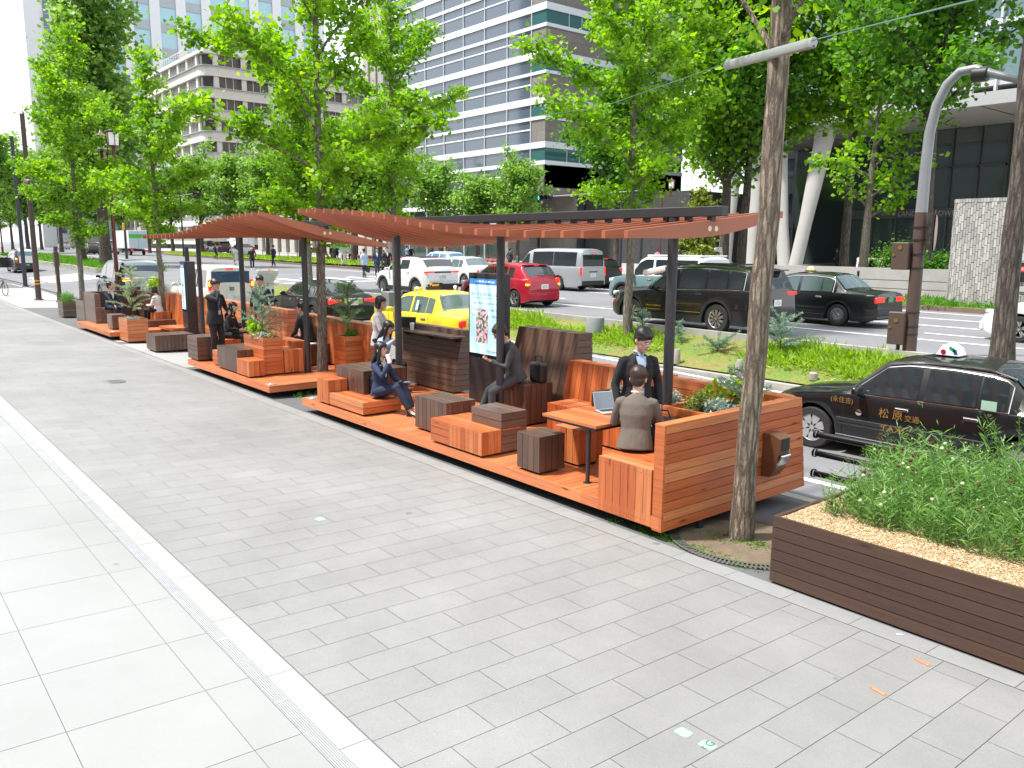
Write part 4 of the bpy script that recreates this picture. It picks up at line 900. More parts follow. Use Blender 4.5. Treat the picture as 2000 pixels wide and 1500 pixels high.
S_hat = spec(SEDAN, L=4.1, W=1.695, fo=.80, wb=2.60, r=.30, g=.16, tum=.28, ws=(1.0, 1.65), rw=(3.62, 3.97), mirror=1.35, rim='five', surround=False, round=.2,
    top=[(0, .55), (.03, .68), (.3, .82), (.92, .97), (1.0, 1.0), (1.68, 1.42), (2.1, 1.50), (2.7, 1.51), (3.3, 1.47), (3.60, 1.42), (3.95, 1.06), (4.03, .9), (4.1, .62)],
    belt=[(0, .52), (.4, .78), (1.0, .90), (3.2, 1.0), (4.1, .98)], win=[(1.25, 2.1), (2.18, 2.9), (3.0, 3.3)], handles=[2.0, 2.85], gaps=[1.1, 2.14, 3.1], strips=[], handle_mat=REDP,
    lamps=[('headlight', .16, .60, .74, .10, .14, .07, LWHT), ('tail_light', 3.97, .68, .92, .07, .09, .10, LREDON), ('indicator_lamp', 3.99, .69, .80, .06, .08, .035, LAMB)], fb=(.04, .36, .1, REDP), rb=(4.06, .40, .14, REDP), plate=(4.10, .72, ('なにわ 501', '42-73'), False),
    extra=[('stop_lamp', (3.62, 0, 1.45), (.02, .12, .014), LREDON), ('rear_spoiler', (3.56, 0, 1.47), (.1, .55, .012), REDP), ('rear_wiper', (3.86, .1, 1.19), (.008, .2, .008), TRIMB)])
p = G(1004, 600); t = car('hatchback', 'bright red hatchback seen from behind, past the digital sign', 'car', (p.x - .80 - 2.60, p.y + .82, gz(p.x, p.y)), 0, S_hat, REDP)
S_van = spec(SEDAN, L=4.695, W=1.695, fo=.62, wb=2.57, r=.33, g=.2, tum=.13, crown=.05, ws=(.12, .86), rw=None, mirror=.62, rim='cap', surround=False, round=.07,
    top=[(0, .62), (.03, .92), (.12, 1.06), (.9, 1.80), (1.2, 1.90), (2.5, 1.93), (4.4, 1.91), (4.6, 1.86), (4.66, 1.6), (4.695, .8)],
    belt=[(0, .6), (.12, .98), (1, 1.10), (4.695, 1.12)], win=[(.36, 1.02), (1.28, 2.75), (2.78, 4.34)], handles=[1.12], gaps=[1.1, 2.5], strips=[], handle_mat=TRIMB,
    lamps=[('headlight', .06, .64, .78, .05, .15, .12, LWHT), ('tail_light', 4.67, .77, .92, .04, .055, .2, LREDON)], fb=(.0, .4, .14, SIL), rb=(4.69, .38, .11, TRIMB), plate=(4.70, .74, ('なにわ 300', '04-24'), False),
    extra=[('rear_window', (4.672, 0, 1.42), (.016, .66, .27), GLASS, .01), ('stop_lamp', (4.64, .1, 1.80), (.03, .1, .02), LREDON), ('plate_garnish', (4.69, 0, .90), (.012, .28, .025), TRIMB), ('rear_mirror', (4.74, -.12, 1.66), (.03, .1, .05), TRIMB, .02)])
p = G(1090, 567); t = car('van', 'silver passenger van with a dark side window band, behind the red hatchback', 'van', (p.x - .62 - 2.57, p.y + .82, gz(p.x, p.y)), 0, S_van, SIL); side_text('ひらき 歯科', 2.1, .85, .13, M('van_lettering', (.06, .08, .12), .4), t, 1.695)
S_com = spec(S_hat, L=4.18, W=1.765, fo=.83, wb=2.56, r=.33, rim='ten', clad=True, g=.2, rw=(3.66, 3.98), top=[(0, .62), (.03, .78), (.3, .92), (.95, 1.04), (1.05, 1.07), (1.7, 1.5), (2.2, 1.57), (2.8, 1.57), (3.4, 1.53), (3.64, 1.50), (3.98, 1.2), (4.1, .98), (4.18, .66)],
    belt=[(0, .6), (.4, .86), (1.0, .98), (3.0, 1.10), (4.18, 1.08)], win=[(1.3, 2.1), (2.18, 2.85)], handle_mat=WHT, fb=(.04, .38, .1, TRIMB), rb=(4.15, .42, .13, TRIMB), plate=(4.175, .82, ('神戸 300', '41-51'), False),
    lamps=[('headlight', .14, .62, .80, .09, .13, .06, LWHT), ('tail_light', 4.04, .6, 1.0, .07, .22, .035, LREDON)], extra=[('stop_lamp', (3.68, 0, 1.50), (.02, .12, .014), LREDON), ('tail_garnish', (4.1, 0, 1.0), (.03, .4, .03), TRIMB), ('roof_panel', (2.6, 0, 1.598), (.75, .5, .006), TRIMB)])
p = G(748.5, 573); t = car('crossover', 'white crossover with black wheel arches and lit tail lamps, partly behind a pergola post', 'car', (p.x - .83, p.y + .86, gz(p.x, p.y)), 0, S_com, WHT)
p = G(906, 561); car('saloon_car', 'plain white saloon car between the white crossover and the silver van', 'car', (p.x - .8 - 2.79, p.y + .84, gz(p.x, p.y)), 0, spec(SEDAN, rim='five', surround=False, strips=[], handle_mat=WHT, glass=GLASS_L, rb=(4.65, .42, .12, WHT), fb=(.05, .4, .12, WHT), lamps=[('tail_light', 4.62, .66, .80, .06, .12, .07, LREDON)]), WHT)
p = G(862, 533); car('estate_car', 'white estate car with blue tinted windows in the row farthest behind the crossover', 'car', (p.x - 3.6, p.y + .84, gz(p.x, p.y)), 0, spec(SEDAN, L=4.5, fo=.85, wb=2.64, rim='five', surround=False, strips=[], rw=(4.15, 4.4), glass=M('blue_tint_glass', (.10, .2, .32), .05, coat=.6), handle_mat=WHT,
    top=[(0, .6), (.25, .78), (1.1, .95), (1.2, .98), (1.85, 1.40), (2.3, 1.46), (3.3, 1.46), (4.1, 1.40), (4.4, 1.05), (4.5, .7)], win=[(1.35, 2.2), (2.28, 3.15), (3.25, 4.0)], rb=(4.45, .42, .12, WHT), lamps=[('tail_light', 4.4, .68, .92, .06, .1, .08, LREDON)]), WHT)
S_box = spec(S_suv, L=4.3, W=1.83, fo=.75, wb=2.65, r=.36, tum=.14, ws=(1.1, 1.5), rw=None, two=8, two_mat=WHT, glass=GLASS, clad=True, rim='six', surround=False, mirror=1.3, top=[(0, .8), (.04, 1.0), (1.05, 1.12), (1.12, 1.16), (1.52, 1.68), (1.8, 1.80), (4.1, 1.80), (4.24, 1.7), (4.3, .8)], belt=[(0, .75), (.3, 1.02), (1.1, 1.10), (4.3, 1.16)],
    win=[(1.3, 2.15), (2.25, 3.1), (3.2, 4.05)], handles=[2.05, 3.0], handle_mat=CHROME, gaps=[1.2, 2.2], extra=[('roof_shell', (2.95, 0, 1.83), (1.2, .72, .02), WHT, .02)], lamps=[('headlight', .05, .72, .9, .04, .12, .07, LWHT), ('tail_light', 4.24, .78, .95, .05, .05, .16, LREDON)], plate=None, fb=(.02, .5, .14, TRIMB), rb=(4.27, .5, .14, TRIMB))
p = G(1214, 596); car('boxy_car', 'grey green boxy car with a white roof, behind the black four wheel drive', 'car', (p.x - .75, p.y + .9, gz(p.x, p.y)), 0, S_box, TEAL)
p = G(1330, 548); t = car('small_truck', 'small white cab over truck, half hidden behind the boxy car', 'truck', (p.x - .3, p.y, gz(p.x, p.y)), 0, spec(S_van, L=3.4, fo=.6, wb=2.0, top=[(0, .6), (.04, 1.1), (.5, 1.85), (.8, 1.98), (3.2, 1.98), (3.4, .7)], belt=[(0, .6), (.1, 1.1), (3.4, 1.2)], ws=(.08, .48), win=[(.4, 1.1)], handles=[], gaps=[], extra=[], lamps=[], plate=None, fb=(0, .4, .12, WHT), rb=(3.38, .4, .1, TRIMB)), WHT)
p = G(1196, 563); car('saloon_car', 'black car almost hidden behind the silver van and a tree trunk', 'car', (p.x - 3.9, p.y - .2, gz(p.x, p.y)), 0, spec(S_hat, lamps=[('tail_light', 3.97, .68, .92, .07, .09, .10, LREDON)], handle_mat=BLK, rb=(4.06, .40, .14, BLK), fb=(.04, .36, .1, BLK), plate=None), BLK)
S_pri = spec(S_hat, L=4.48, W=1.745, fo=.93, wb=2.70, r=.315, rim='five', round=.3, ws=(1.05, 1.9), rw=(3.5, 4.2), top=[(0, .50), (.04, .62), (.3, .76), (.95, .96), (1.05, 1.0), (1.9, 1.44), (2.3, 1.49), (2.8, 1.47), (3.5, 1.34), (4.25, 1.06), (4.42, .9), (4.48, .6)], belt=[(0, .5), (.4, .74), (1.0, .90), (4.48, 1.0)], handle_mat=WHT, fb=(.05, .34, .12, WHT), rb=(4.4, .4, .12, WHT), extra=[], plate=None, lamps=[('headlight', .26, .62, .70, .16, .09, .045, LWHT)])
p = G(1986, 669); car('hybrid_hatchback', 'white streamlined hatchback nosing in behind the leaning trunk at the right edge', 'car', (p.x - .93, p.y + .86, gz(p.x, p.y)), 0, S_pri, WHT)

# --- side lane, going away
p = PD(893, 20); S_yel = spec(SEDAN, L=4.6, rim='cap', strips=[(.5, .02, 1)], surround=False, handle_mat=CHROME, glass=GLASS_L, rb=(4.55, .44, .11, YEL), fb=(.05, .42, .12, YEL), plate=None,
    top=[(0, .60), (.03, .68), (.25, .78), (.9, .875), (1.22, .93), (1.30, .955), (1.72, 1.40), (2.0, 1.46), (2.7, 1.48), (3.15, 1.46), (3.38, 1.42), (3.72, 1.06), (3.9, 1.02), (4.5, .99), (4.57, .93), (4.6, .80)],
    lamps=[('tail_light', 4.56, .70, .78, .05, .1, .09, LRED)], mirror_mat=YEL)
t = car('taxi', 'yellow saloon taxi waiting behind the dark shelf wall', 'taxi', (p.x - 4.55, p.y + .85, gz(p.x, 12)), 0, S_yel, YEL)
mb = MB(); mb.cbox((2.05, -.35, 1.53), (.06, .11, .05), ch=.015); mb.build('roof_box', [YEL], t)
mb = MB(); mb.cbox((2.25, 0, 1.55), (.07, .22, .045), ch=.015); mb.build('roof_sign_base', [TRIMB], t)
mb = MB(); mb.prism([(2.27, -.26, 1.62), (2.27, 0, 1.70), (2.27, .30, 1.68), (2.27, .18, 1.60), (2.27, -.1, 1.59)], (.03, 0, 0)); rs = mb.build('roof_sign', [BLK], t); text('Master', .11, (2.305, .0, 1.64), (math.pi / 2, 0, math.pi / 2), M('sign_orange', (.9, .4, .05), .4, emis=.4), rs, 'sign_lettering', world=False)
for y in (-.62, .62): mb = MB(); mb.ball((2.4, y, 1.56), .055, 12); mb.path([(2.4, y, 1.44), (2.4, y, 1.52)], .02, 6); mb.build('roof_lamp', [M('lamp_white', (.8, .8, .78), .4)], t)
mb = MB(); mb.cbox((2.68, -.80, 1.15), (.05, .002, .13), rot=Matrix.Rotation(R(-16), 3, 'X')); mb.build('window_sticker', [M('sticker_pale_green', (.6, .75, .62), .5)], t)
p = PD(640, 26); t = car('saloon_car', 'black luxury saloon with wide red tail lamps, behind the leaning orange wall', 'car', (p.x - 4.9, p.y + .9, gz(p.x, 12)), 0, spec(SEDAN, L=4.95, W=1.8, fo=.9, wb=2.85, r=.33, rim='ten', tum=.36, strips=[(.4, .006, 0)], ws=(1.45, 2.1), rw=(3.75, 4.3), mirror=1.75, handle_mat=CHROME,
    top=[(0, .55), (.03, .68), (.3, .8), (1.3, .95), (1.45, 1.0), (2.1, 1.38), (2.5, 1.45), (3.2, 1.45), (3.75, 1.36), (4.32, 1.08), (4.85, 1.04), (4.92, .9), (4.95, .7)], belt=[(0, .5), (.5, .8), (1.4, .93), (3.8, .99), (4.95, .97)], win=[(1.65, 2.5), (2.6, 3.35), (3.42, 3.8)], gaps=[1.5, 2.55, 3.6],
    lamps=[('tail_light', 4.87, .62, .86, .06, .24, .085, LREDON)], rb=(4.9, .45, .13, BLK), extra=[('plate_garnish', (4.93, 0, .86), (.015, .34, .1), CHROME), ('shark_fin', (3.3, 0, 1.50), (.06, .015, .03), BLK)], plate=(4.955, .82, ('なにわ 300', '・・18'), False)), BLK)
S_mpv = spec(S_van, L=4.7, W=1.735, fo=.95, wb=2.87, r=.32, g=.17, tum=.17, ws=(.75, 1.4), mirror=1.2, round=.1, rim='five', top=[(0, .6), (.03, .85), (.7, 1.05), (.78, 1.08), (1.45, 1.68), (1.8, 1.80), (3, 1.85), (4.3, 1.82), (4.5, 1.76), (4.62, 1.3), (4.7, .7)], belt=[(0, .6), (.3, .9), (.9, 1.02), (4.7, 1.05)], win=[(1.05, 1.95), (2.05, 3.15), (3.25, 4.2)], handles=[1.9, 2.2], gaps=[2.0])
p = PD(408, 29.5); t = car('people_carrier', 'white people carrier with lit red and amber lamps, right of the far digital sign', 'van', (p.x - 4.66, p.y + .87, gz(p.x, 11)), 0, spec(S_mpv, handle_mat=CREAMP, rb=(4.66, .42, .14, CREAMP), fb=(0, .4, .14, CREAMP), lamps=[('tail_light', 4.62, .78, 1.18, .05, .06, .2, LREDON), ('indicator_lamp', 4.64, .79, 1.22, .05, .045, .09, LAMB)], plate=(4.705, .74, ('大阪 500', '・・881'), False),
    extra=[('rear_window', (4.6, 0, 1.42), (.03, .70, .26), M('blue_glass', (.03, .07, .13), .05, coat=.8), .01), ('stop_lamp', (4.53, 0, 1.77), (.04, .14, .02), LREDON), ('badge', (4.69, 0, 1.06), (.012, .08, .08), CHROME, .03)]), CREAMP)
p = PD(240, 36); t = car('people_carrier', 'silver and black people carrier with an amber hazard lamp, behind the farthest bench', 'van', (p.x - 4.85, p.y + .92, gz(p.x, 11)), 0, spec(S_mpv, L=4.9, W=1.84, fo=.93, wb=3.0, handle_mat=BLK, two=10, two_mat=SIL, rb=(4.86, .42, .14, BLK), fb=(0, .4, .14, BLK), top=[(0, .6), (.03, .85), (.7, 1.05), (.78, 1.08), (1.5, 1.72), (1.9, 1.84), (3, 1.88), (4.5, 1.84), (4.7, 1.76), (4.82, 1.3), (4.9, .7)], win=[(1.05, 1.95), (2.05, 3.25), (3.35, 4.4)],
    lamps=[('tail_light', 4.8, .70, 1.10, .06, .16, .05, LREDON), ('indicator_lamp', 4.84, .68, 1.02, .05, .17, .03, LAMB)], plate=None, extra=[('rear_window', (4.77, 0, 1.42), (.03, .76, .26), M('sky_glass', (.14, .18, .24), .05, coat=.8), .01), ('tailgate_trim', (4.85, 0, 1.12), (.02, .84, .025), CHROME)]), BLK)
p = onY(34, 560, 10.6); t = car('taxi', 'tall black taxi with an open front door at the far left junction', 'taxi', (p.x - 4.36, 11.4, gz(p.x, 11.4)), 0, spec(S_mpv, L=4.4, W=1.695, fo=.75, wb=2.75, handle_mat=BLK, two=11, two_mat=WHT, rb=(4.36, .42, .12, BLK), fb=(0, .4, .14, BLK), top=[(0, .6), (.03, .85), (.8, 1.05), (.88, 1.08), (1.45, 1.6), (1.8, 1.72), (3, 1.75), (4.0, 1.70), (4.2, 1.64), (4.33, 1.2), (4.4, .7)], win=[(1.05, 1.95), (2.05, 3.15), (3.2, 3.9)],
    lamps=[('tail_light', 4.34, .70, .86, .05, .07, .12, LRED), ('indicator_lamp', 4.36, .70, 1.05, .05, .06, .06, LAMB)], plate=(4.41, .6, ('大阪', '・8 08'), True), extra=[('rear_window', (4.29, 0, 1.36), (.03, .62, .24), M('pale_sky_glass', (.25, .34, .42), .05, coat=.8), .01), ('roof_sign', (2.0, 0, 1.80), (.08, .2, .05), M('cream_sign', (.7, .65, .4), .4))]), BLK)
mb = MB(); mb.cbox((.98, -1.15, .72), (.035, .42, .4), ch=.02); mb.path([(1.0, -.75, 1.1), (1.02, -1.0, 1.5), (1.02, -1.35, 1.5), (1.0, -1.55, 1.1)], .02, 6); mb.build('open_door', [BLK], t)

# --- traffic far down the street
def truck(label, p, L, H, box_m, door_m, txt=None, band=None, away=True):
    t = thing('box_truck', label, 'truck', (p.x, p.y, gz(p.x, p.y))); W_ = 1.1
    mb = MB(); mb.cbox((-L / 2, 0, .85 + H / 2), (L / 2, W_, H / 2), ch=.03); mb.build('cargo_box', [box_m], t)
    mb = MB(); mb.cbox((.012, 0, .85 + H / 2), (.012, W_ * .97, H * .48)); mb.box(.02, .028, -.01, .01, .95, .8 + H, 1); mb.build('rear_doors', [door_m, TRIMB], t)
    if band: mb = MB(); mb.box(.026, .032, -W_ * .97, W_ * .97, .85 + H * .58, .85 + H * .8); mb.build('band', [band], t)
    mb = MB(); mb.cbox((-L - .85, 0, 1.25), (.75, .98, .85), ch=.12); mb.build('cab', [WHT], t); mb = MB(); mb.cbox((-L - 1.3, 0, 1.6), (.32, .86, .34)); mb.cbox((-L - .95, -.985, 1.6), (.4, .01, .28)); mb.build('cab_windows', [GLASS], t)
    mb = MB(); mb.box(-L, .02, -.4, .4, .55, .82); mb.box(-.02, .03, -W_ * .95, W_ * .95, .5, .68); mb.build('chassis', [TRIMB], t)
    for y in (-.8, .8):
        mb = MB(); mb.cbox((.05, y, .66), (.03, .16, .06)); mb.build('tail_light', [LREDON], t)
        for x in (-.9, -L - .7): wheel(t, x, y, .4, -1 if y < 0 else 1, 'six')
    if txt: mb = MB(); mb.box(-L * .8, -L * .1, -W_ - .012, -W_ - .006, .9, .95 + H * .9); pn = mb.build('side_panel', [box_m], t); text(txt, .95, (-L / 2, -W_ - .02, .8 + H * .62), (math.pi / 2, 0, 0), M('truck_lettering', (.02, .025, .04), .4), t, 'truck_lettering', world=False)
    return t
GREEN = M('truck_green', (.10, .50, .08), .4); BOXW = M('truck_white', (.7, .72, .74), .4)
truck('white box truck with a green band across its rear doors', G(272, 499) + V((0, 0, 0)), 6, 2.2, BOXW, M('truck_door_blue_white', (.55, .65, .75), .4), band=GREEN)
truck('white box truck lettered LUXUS parked past the junction', G(452, 492) + V((0, 3, 0)), 5.6, 2.1, BOXW, BOXW, txt='LUXUS')
far = [(171, 497, S_hat, BLK, 'dark hatchback with one amber lamp beyond the left verge'), (186, 494, SEDAN, WHT, 'white saloon braking beyond the left verge'), (222, 493, SEDAN, BLK, 'dark grey saloon braking just left of the green banded truck'), (205, 490, S_mpv, WHT, 'white van in the far traffic behind the trunk'),
       (430, 496, S_suv, M('paint_navy', (.01, .015, .03), .3, coat=1), 'dark blue off roader with lit tail lamps in front of the LUXUS truck'), (404, 494, S_mpv, BLK, 'dark van waiting beside the dark blue off roader'), (470, 500, S_hat, WHT, 'small white car at the junction behind the walkers'), (478, 497, SEDAN, REDP, 'red car half hidden at the far junction'), (88, 478, S_mpv, WHT, 'white van far off at the left'), (120, 487, S_hat, SIL, 'small silver car far off at the left')]
for x, y, S, m_, lab in far:
    p = G(x, y); car('distant_car', lab, 'car', (p.x - S['L'], p.y + .8, gz(p.x, p.y)), 0, spec(S, plate=None, handle_mat=m_, rb=(S['L'] - .04, .42, .12, m_), two=None), m_)
# ================================================================== BUILDINGS
def atX(x, y, X):
    d = ray(x, y); t = X / d.x; return V((X, d.y * t, CAMZ + d.z * t))
def stone(name, c, var=.12, scale=1.2, joint=None, rough=.7):
    m, nt, b = newmat(name); L = nt.links.new; tc = N(nt, 'TexCoord'); n = N(nt, 'TexNoise', i_Scale=scale, i_Detail=8.0, i_Roughness=.7); L(tc.outputs['Object'], n.inputs['Vector'])
    r = ramp(nt, [(.3, tuple(x * (1 - var) for x in c)), (.7, tuple(x * (1 + var) for x in c))]); L(n.outputs[0], r.inputs[0]); col = r.outputs[0]
    if joint:
        mp = N(nt, 'Mapping'); mp.inputs['Rotation'].default_value = (math.pi / 2, 0, 0); sp = N(nt, 'SeparateXYZ'); L(tc.outputs['Object'], sp.inputs[0]); ad = N(nt, 'Math', operation='ADD'); L(sp.outputs[0], ad.inputs[0]); L(sp.outputs[1], ad.inputs[1])
        cb = N(nt, 'CombineXYZ'); L(ad.outputs[0], cb.inputs[0]); L(sp.outputs[2], cb.inputs[1]); br = N(nt, 'TexBrick', i_Scale=1.0); br.inputs['Brick Width'].default_value = joint[0]; br.inputs['Row Height'].default_value = joint[1]; br.inputs['Mortar Size'].default_value = joint[2]
        br.offset = joint[3] if len(joint) > 3 else 0.0; br.inputs['Color1'].default_value = (.92,) * 3 + (1,); br.inputs['Color2'].default_value = (1.05,) * 3 + (1,); br.inputs['Mortar'].default_value = (.5,) * 3 + (1,); L(cb.outputs[0], br.inputs['Vector']); col = mix(nt, col, br.outputs['Color'], 1.0, 'MULTIPLY')
    L(col, b.inputs['Base Color']); b.inputs['Roughness'].default_value = rough; return m
def glassm(name, c, rough=.06, emis=0): return M(name, c, rough, spec=.9, coat=.4)
G_BLUE = glassm('office_glass_blue', (.07, .10, .14)); G_TEAL = glassm('corner_glass_teal', (.03, .12, .12)); G_PALE = glassm('pale_curtain_glass', (.16, .24, .27)); G_DARK = glassm('dark_lobby_glass', (.035, .055, .052), .08); G_SKY = glassm('sky_blue_glass', (.30, .50, .56)); G_BROWN = glassm('bronze_window', (.045, .035, .03))
SPAND = M('white_metal_band', (.74, .77, .82), .35, .1, var=.04, scale=.3); MULL = M('mullion_silver', (.62, .64, .66), .35, .3)
GRST = stone('grey_granite_cladding', (.21, .19, .175), .15, 3.0, (1.3, .9, .012)); DKST = stone('dark_granite', (.045, .045, .048), .2, 2.0, (1.6, 1.2, .01)); BGST = stone('beige_stone', (.46, .43, .38), .1, 1.0, (2.2, 1.2, .012)); CRM = stone('cream_render', (.60, .57, .51), .05, .4); WHTC = stone('white_facade', (.66, .67, .69), .04, .2); GRYC = stone('grey_spandrel', (.36, .39, .42), .06, .2)
def glassbox(t, nm, mat, x0, x1, y0, y1, z0, z1): mb = MB(); mb.box(x0, x1, y0, y1, z0, z1); return mb.build(nm, [mat], t)

def office_blue():
    X1, Y0 = -64.67, 57.24; X0 = -94.0; Y1 = 79; t = thing('office_tower', 'office tower of blue glass floors with white metal bands and grey stone corner panels', 'building', (X1, Y0, .5)); B = 'glass_floor'
    zc = [(26.31 + 4.82 * k, k) for k in range(6)]; L = X0 - X1; D = Y1 - Y0
    lv = lambda z: z - .5
    base = [(5, 18.7), (97, 110.5), (187, 200.9), (276, 288)]; mods = []
    ztop = 26.31 - .5
    # one storey = thick band, glass, thin band, stone or tall glass; repeated upwards with the spacing measured on the corner
    st = [(26.31, 25.65, 24.38, 24.04), (21.84, 21.18, 19.88, 19.58), (17.40, 16.70, 15.48, 15.15), (12.93, 12.32, 11.05, 10.64)]
    for k in range(1, 7): st.insert(0, tuple(z + 4.6 * k for z in (26.31, 25.65, 24.38, 24.04)))
    sp = MB(); sn = MB(); mu = MB()
    for i, (a, b, c, d) in enumerate(st):
        nxt = st[i + 1][0] if i + 1 < len(st) else 8.39
        sp.box(L, .12, -.12, D, lv(b), lv(a)); sp.box(L, .12, -.12, D, lv(d), lv(c))
        glassbox(t, B, G_BLUE, L, -2.25, .02, D - .1, lv(nxt), lv(d)); glassbox(t, B, G_BLUE, L, -2.25, .02, D - .1, lv(c), lv(b))
        glassbox(t, 'corner_glass', G_TEAL, -2.25, .0, .0, D - .1, lv(c), lv(b)); sn.box(-2.25, .02, -.02, D, lv(nxt), lv(d))
        sp.box(L, -2.25, -.05, .02, lv((nxt + d) / 2) + .15, lv((nxt + d) / 2) + .30)
        for y in (3.0, 4.8, 6.6, 12, 14): mu.box(-.02, .05, y, y + .08, lv(c), lv(b))
    sp.build('metal_band', [SPAND], t); sn.build('stone_panel', [GRST], t)
    for k in range(9): x = -2.22 - 3.93 * k; mu.box(x - .05, x + .05, -.1, .03, 0 if k else 8, lv(st[0][0]))
    mu.box(-6.0, -5.9, -.1, .03, 0, 8.5); mu.build('mullions', [MULL], t)
    mb = MB(); mb.box(-5.95, .02, -.2, D, lv(7.75), lv(10.64)); mb.box(-6, -5.6, -.22, 4, 0, lv(8)); mb.box(-.3, .02, 9, D, 0, lv(8)); mb.box(-5.6, -.3, 4.5, 5, 0, lv(8)); mb.build('overhang_block', [GRST], t)
    mb = MB(); mb.box(-5.55, -.35, 4.55, D - .3, 0, lv(7.7)); mb.box(.03, 14, 6, D, 0, 7.2); mb.build('entrance_block', [DKST], t)
    for a, b in ((.0, 3.6), (4.4, 6.0), (6.5, 7.6)): glassbox(t, 'shop_glass', G_DARK, L, -6.02, .3, 4, a, b)
    mb = MB(); mb.box(L, -6.02, -.1, .3, 3.6, 4.3); mb.box(L, -6.02, -.12, .3, 6.0, 6.5); mb.build('lower_bands', [SPAND], t)
office_blue()
def grid_building(name, label, x0, x1, y0, y1, z0, z1, fh, sph, px, pw, py=None, wall=WHTC, glass=G_SKY, spm=None, roofh=.6, proud=.3, ground=None):
    """glass floors behind piers and spandrels on the street side (-Y) and on the side that faces along the street (+X)"""
    t = thing(name, label, 'building', (x1, y0, z0)); L = x0 - x1; D = y1 - y0; n = int((z1 - z0 - (ground or 0)) / fh); g0 = ground or 0; sp = MB(); pi_ = MB()
    for i in range(n):
        a = g0 + i * fh; glassbox(t, 'window_band', glass, L + .2, -.2, .2, D - .2, a + sph, a + fh); sp.box(L, -.02, .02, D, a, a + sph)
    sp.build('spandrels', [spm or wall], t); H = g0 + n * fh
    k = int(abs(L) / px)
    for i in range(k + 1): x = L + i * (abs(L) - pw) / k; pi_.box(x, x + pw, -proud, .25, 0, H)
    if py:
        k = int(D / py)
        for i in range(k + 1): y = i * (D - pw) / k; pi_.box(-.25, proud, y, y + pw, 0, H)
    pi_.build('piers', [wall], t); mb = MB(); mb.box(L - .05, .35, -.35, D, H, H + roofh); mb.build('roof', [wall], t); mb = MB(); mb.box(L + .3, -.3, .3, D - .3, 0, H - .1); mb.build('core', [CORE], t)
    return t
# cream mid rise with rounded corner and dark window groups
def cream():
    X1, Y0 = -168.1, 59.2; t = thing('cream_office', 'cream mid rise office with rounded corner, dark window groups and rooftop bushes', 'building', (X1, Y0, .5)); L, D = -40, 40
    for i in range(9):
        z = 1.5 + i * 4.15; mb = MB()
        R_ = 2.2; arc = [(-R_ + R_ * math.sin(a), R_ - R_ * math.cos(a)) for a in (0, .4, .8, 1.2, math.pi / 2)]
        poly = [(L, 0)] + arc + [(0, D), (L, D)]
        def ring(z0, z1, o, m=0):
            P = [(x + (o if x > -R_ - .1 else 0) * (1 if x > -1 else .5), y - (o if y < R_ else 0)) for x, y in poly]; mb.prism([(x, y, z0) for x, y in P], (0, 0, z1 - z0), m, smooth=False)
        ring(z, z + 1.5, 0); ring(z + 1.5, z + 1.62, .35, 1); ring(z + 3.75, z + 4.148, .25); mb.build('floor_band', [CRM, GRYC], t)
        mb = MB(); mb.prism([(x, y, z + 1.6) for x, y in [(L + .3, .45)] + [(x * .9 - .5, y * .9 + .45) for x, y in arc] + [(-.45, D - .3), (L + .3, D - .3)]], (0, 0, 2.15))
        for k in range(7):
            x = -3 - k * 5.6; mb.box(x - 1.0, x, .02, .5, z + 1.62, z + 3.76, 1)
            for j in range(5): mb.box(x - 1.9 - j * .85, x - 1.78 - j * .85, .25, .5, z + 1.62, z + 3.76, 1)
        for k in range(7):
            y = 2.2 + k * 5.6; mb.box(-.5, -.02, y, y + 1.0, z + 1.62, z + 3.76, 1)
            for j in range(2): mb.box(-.5, -.3, y + 2.4 + j * 1.5, y + 2.52 + j * 1.5, z + 1.62, z + 3.76, 1)
        mb.build('window_band', [G_BROWN, CRM], t)
    mb = MB(); mb.box(L, -.5, .5, D, 38.9, 39.6)
    for k in range(26): mb.box(L + k * 1.5, L + k * 1.5 + .1, .1, .2, 39.6, 40.6)
    mb.box(L, -.5, .1, .18, 40.6, 40.7); mb.build('roof', [CRM], t)
    mb = MB(); mb.box(L + .2, -.2, .8, D - 1, -.5, 1.6); mb.build('ground_floor', [G_DARK], t)
cream()
grid_building('stone_office', 'beige stone office with small square windows above light street piers', -136.5, -100, 56.2, 80, .5, 21, 3.9, 2.0, 3.2, 1.7, 3.4, BGST, G_BLUE, BGST, ground=5.5)
grid_building('stone_tower', 'tall grey stone tower between the beige office and the blue glass tower', -99.6, -94.6, 56.4, 84, .5, 60, 4.1, 2.1, 2.5, 1.3, 3.4, stone('pale_grey_stone', (.40, .38, .36), .1, 1.0, (2, 1, .012)), G_BLUE, None, ground=6)
grid_building('stone_tower', 'pale stone tower rising behind the beige office', -131, -100.5, 81, 110, .5, 62, 4.1, 2.1, 2.5, 1.3, 3.4, stone('pale_stone', (.52, .50, .47), .08, 1.0, (2, 1, .012)), G_BLUE, None, ground=6)
grid_building('glass_grid_tower', 'tall white tower with pale blue window grid rising behind the cream office', -262, -232, 62.3, 118, .5, 96, 6.2, 2.3, 6, 2.5, 6.3, WHTC, G_SKY, GRYC)
grid_building('grey_office', 'dark grey office glimpsed through leaves between the two glass towers', -64, -38, 92, 110, .5, 46, 4.2, 1.8, 3.2, .5, 3.2, stone('mid_grey_stone', (.20, .20, .20), .1, 1.0, (2, 1, .012)), G_BLUE)
t = thing('blue_glass_shaft', 'narrow shaft of bright blue glass at the edge of the white grid tower', 'building', (-232, 57.5, .5)); mb = MB(); mb.box(-20, -.1, .1, 4.6, 0, 97); mb.build('glazing', [G_SKY], t); mb = MB()
for i in range(28): mb.box(-20, .05, -.05, 4.7, i * 3.5, i * 3.5 + .25)
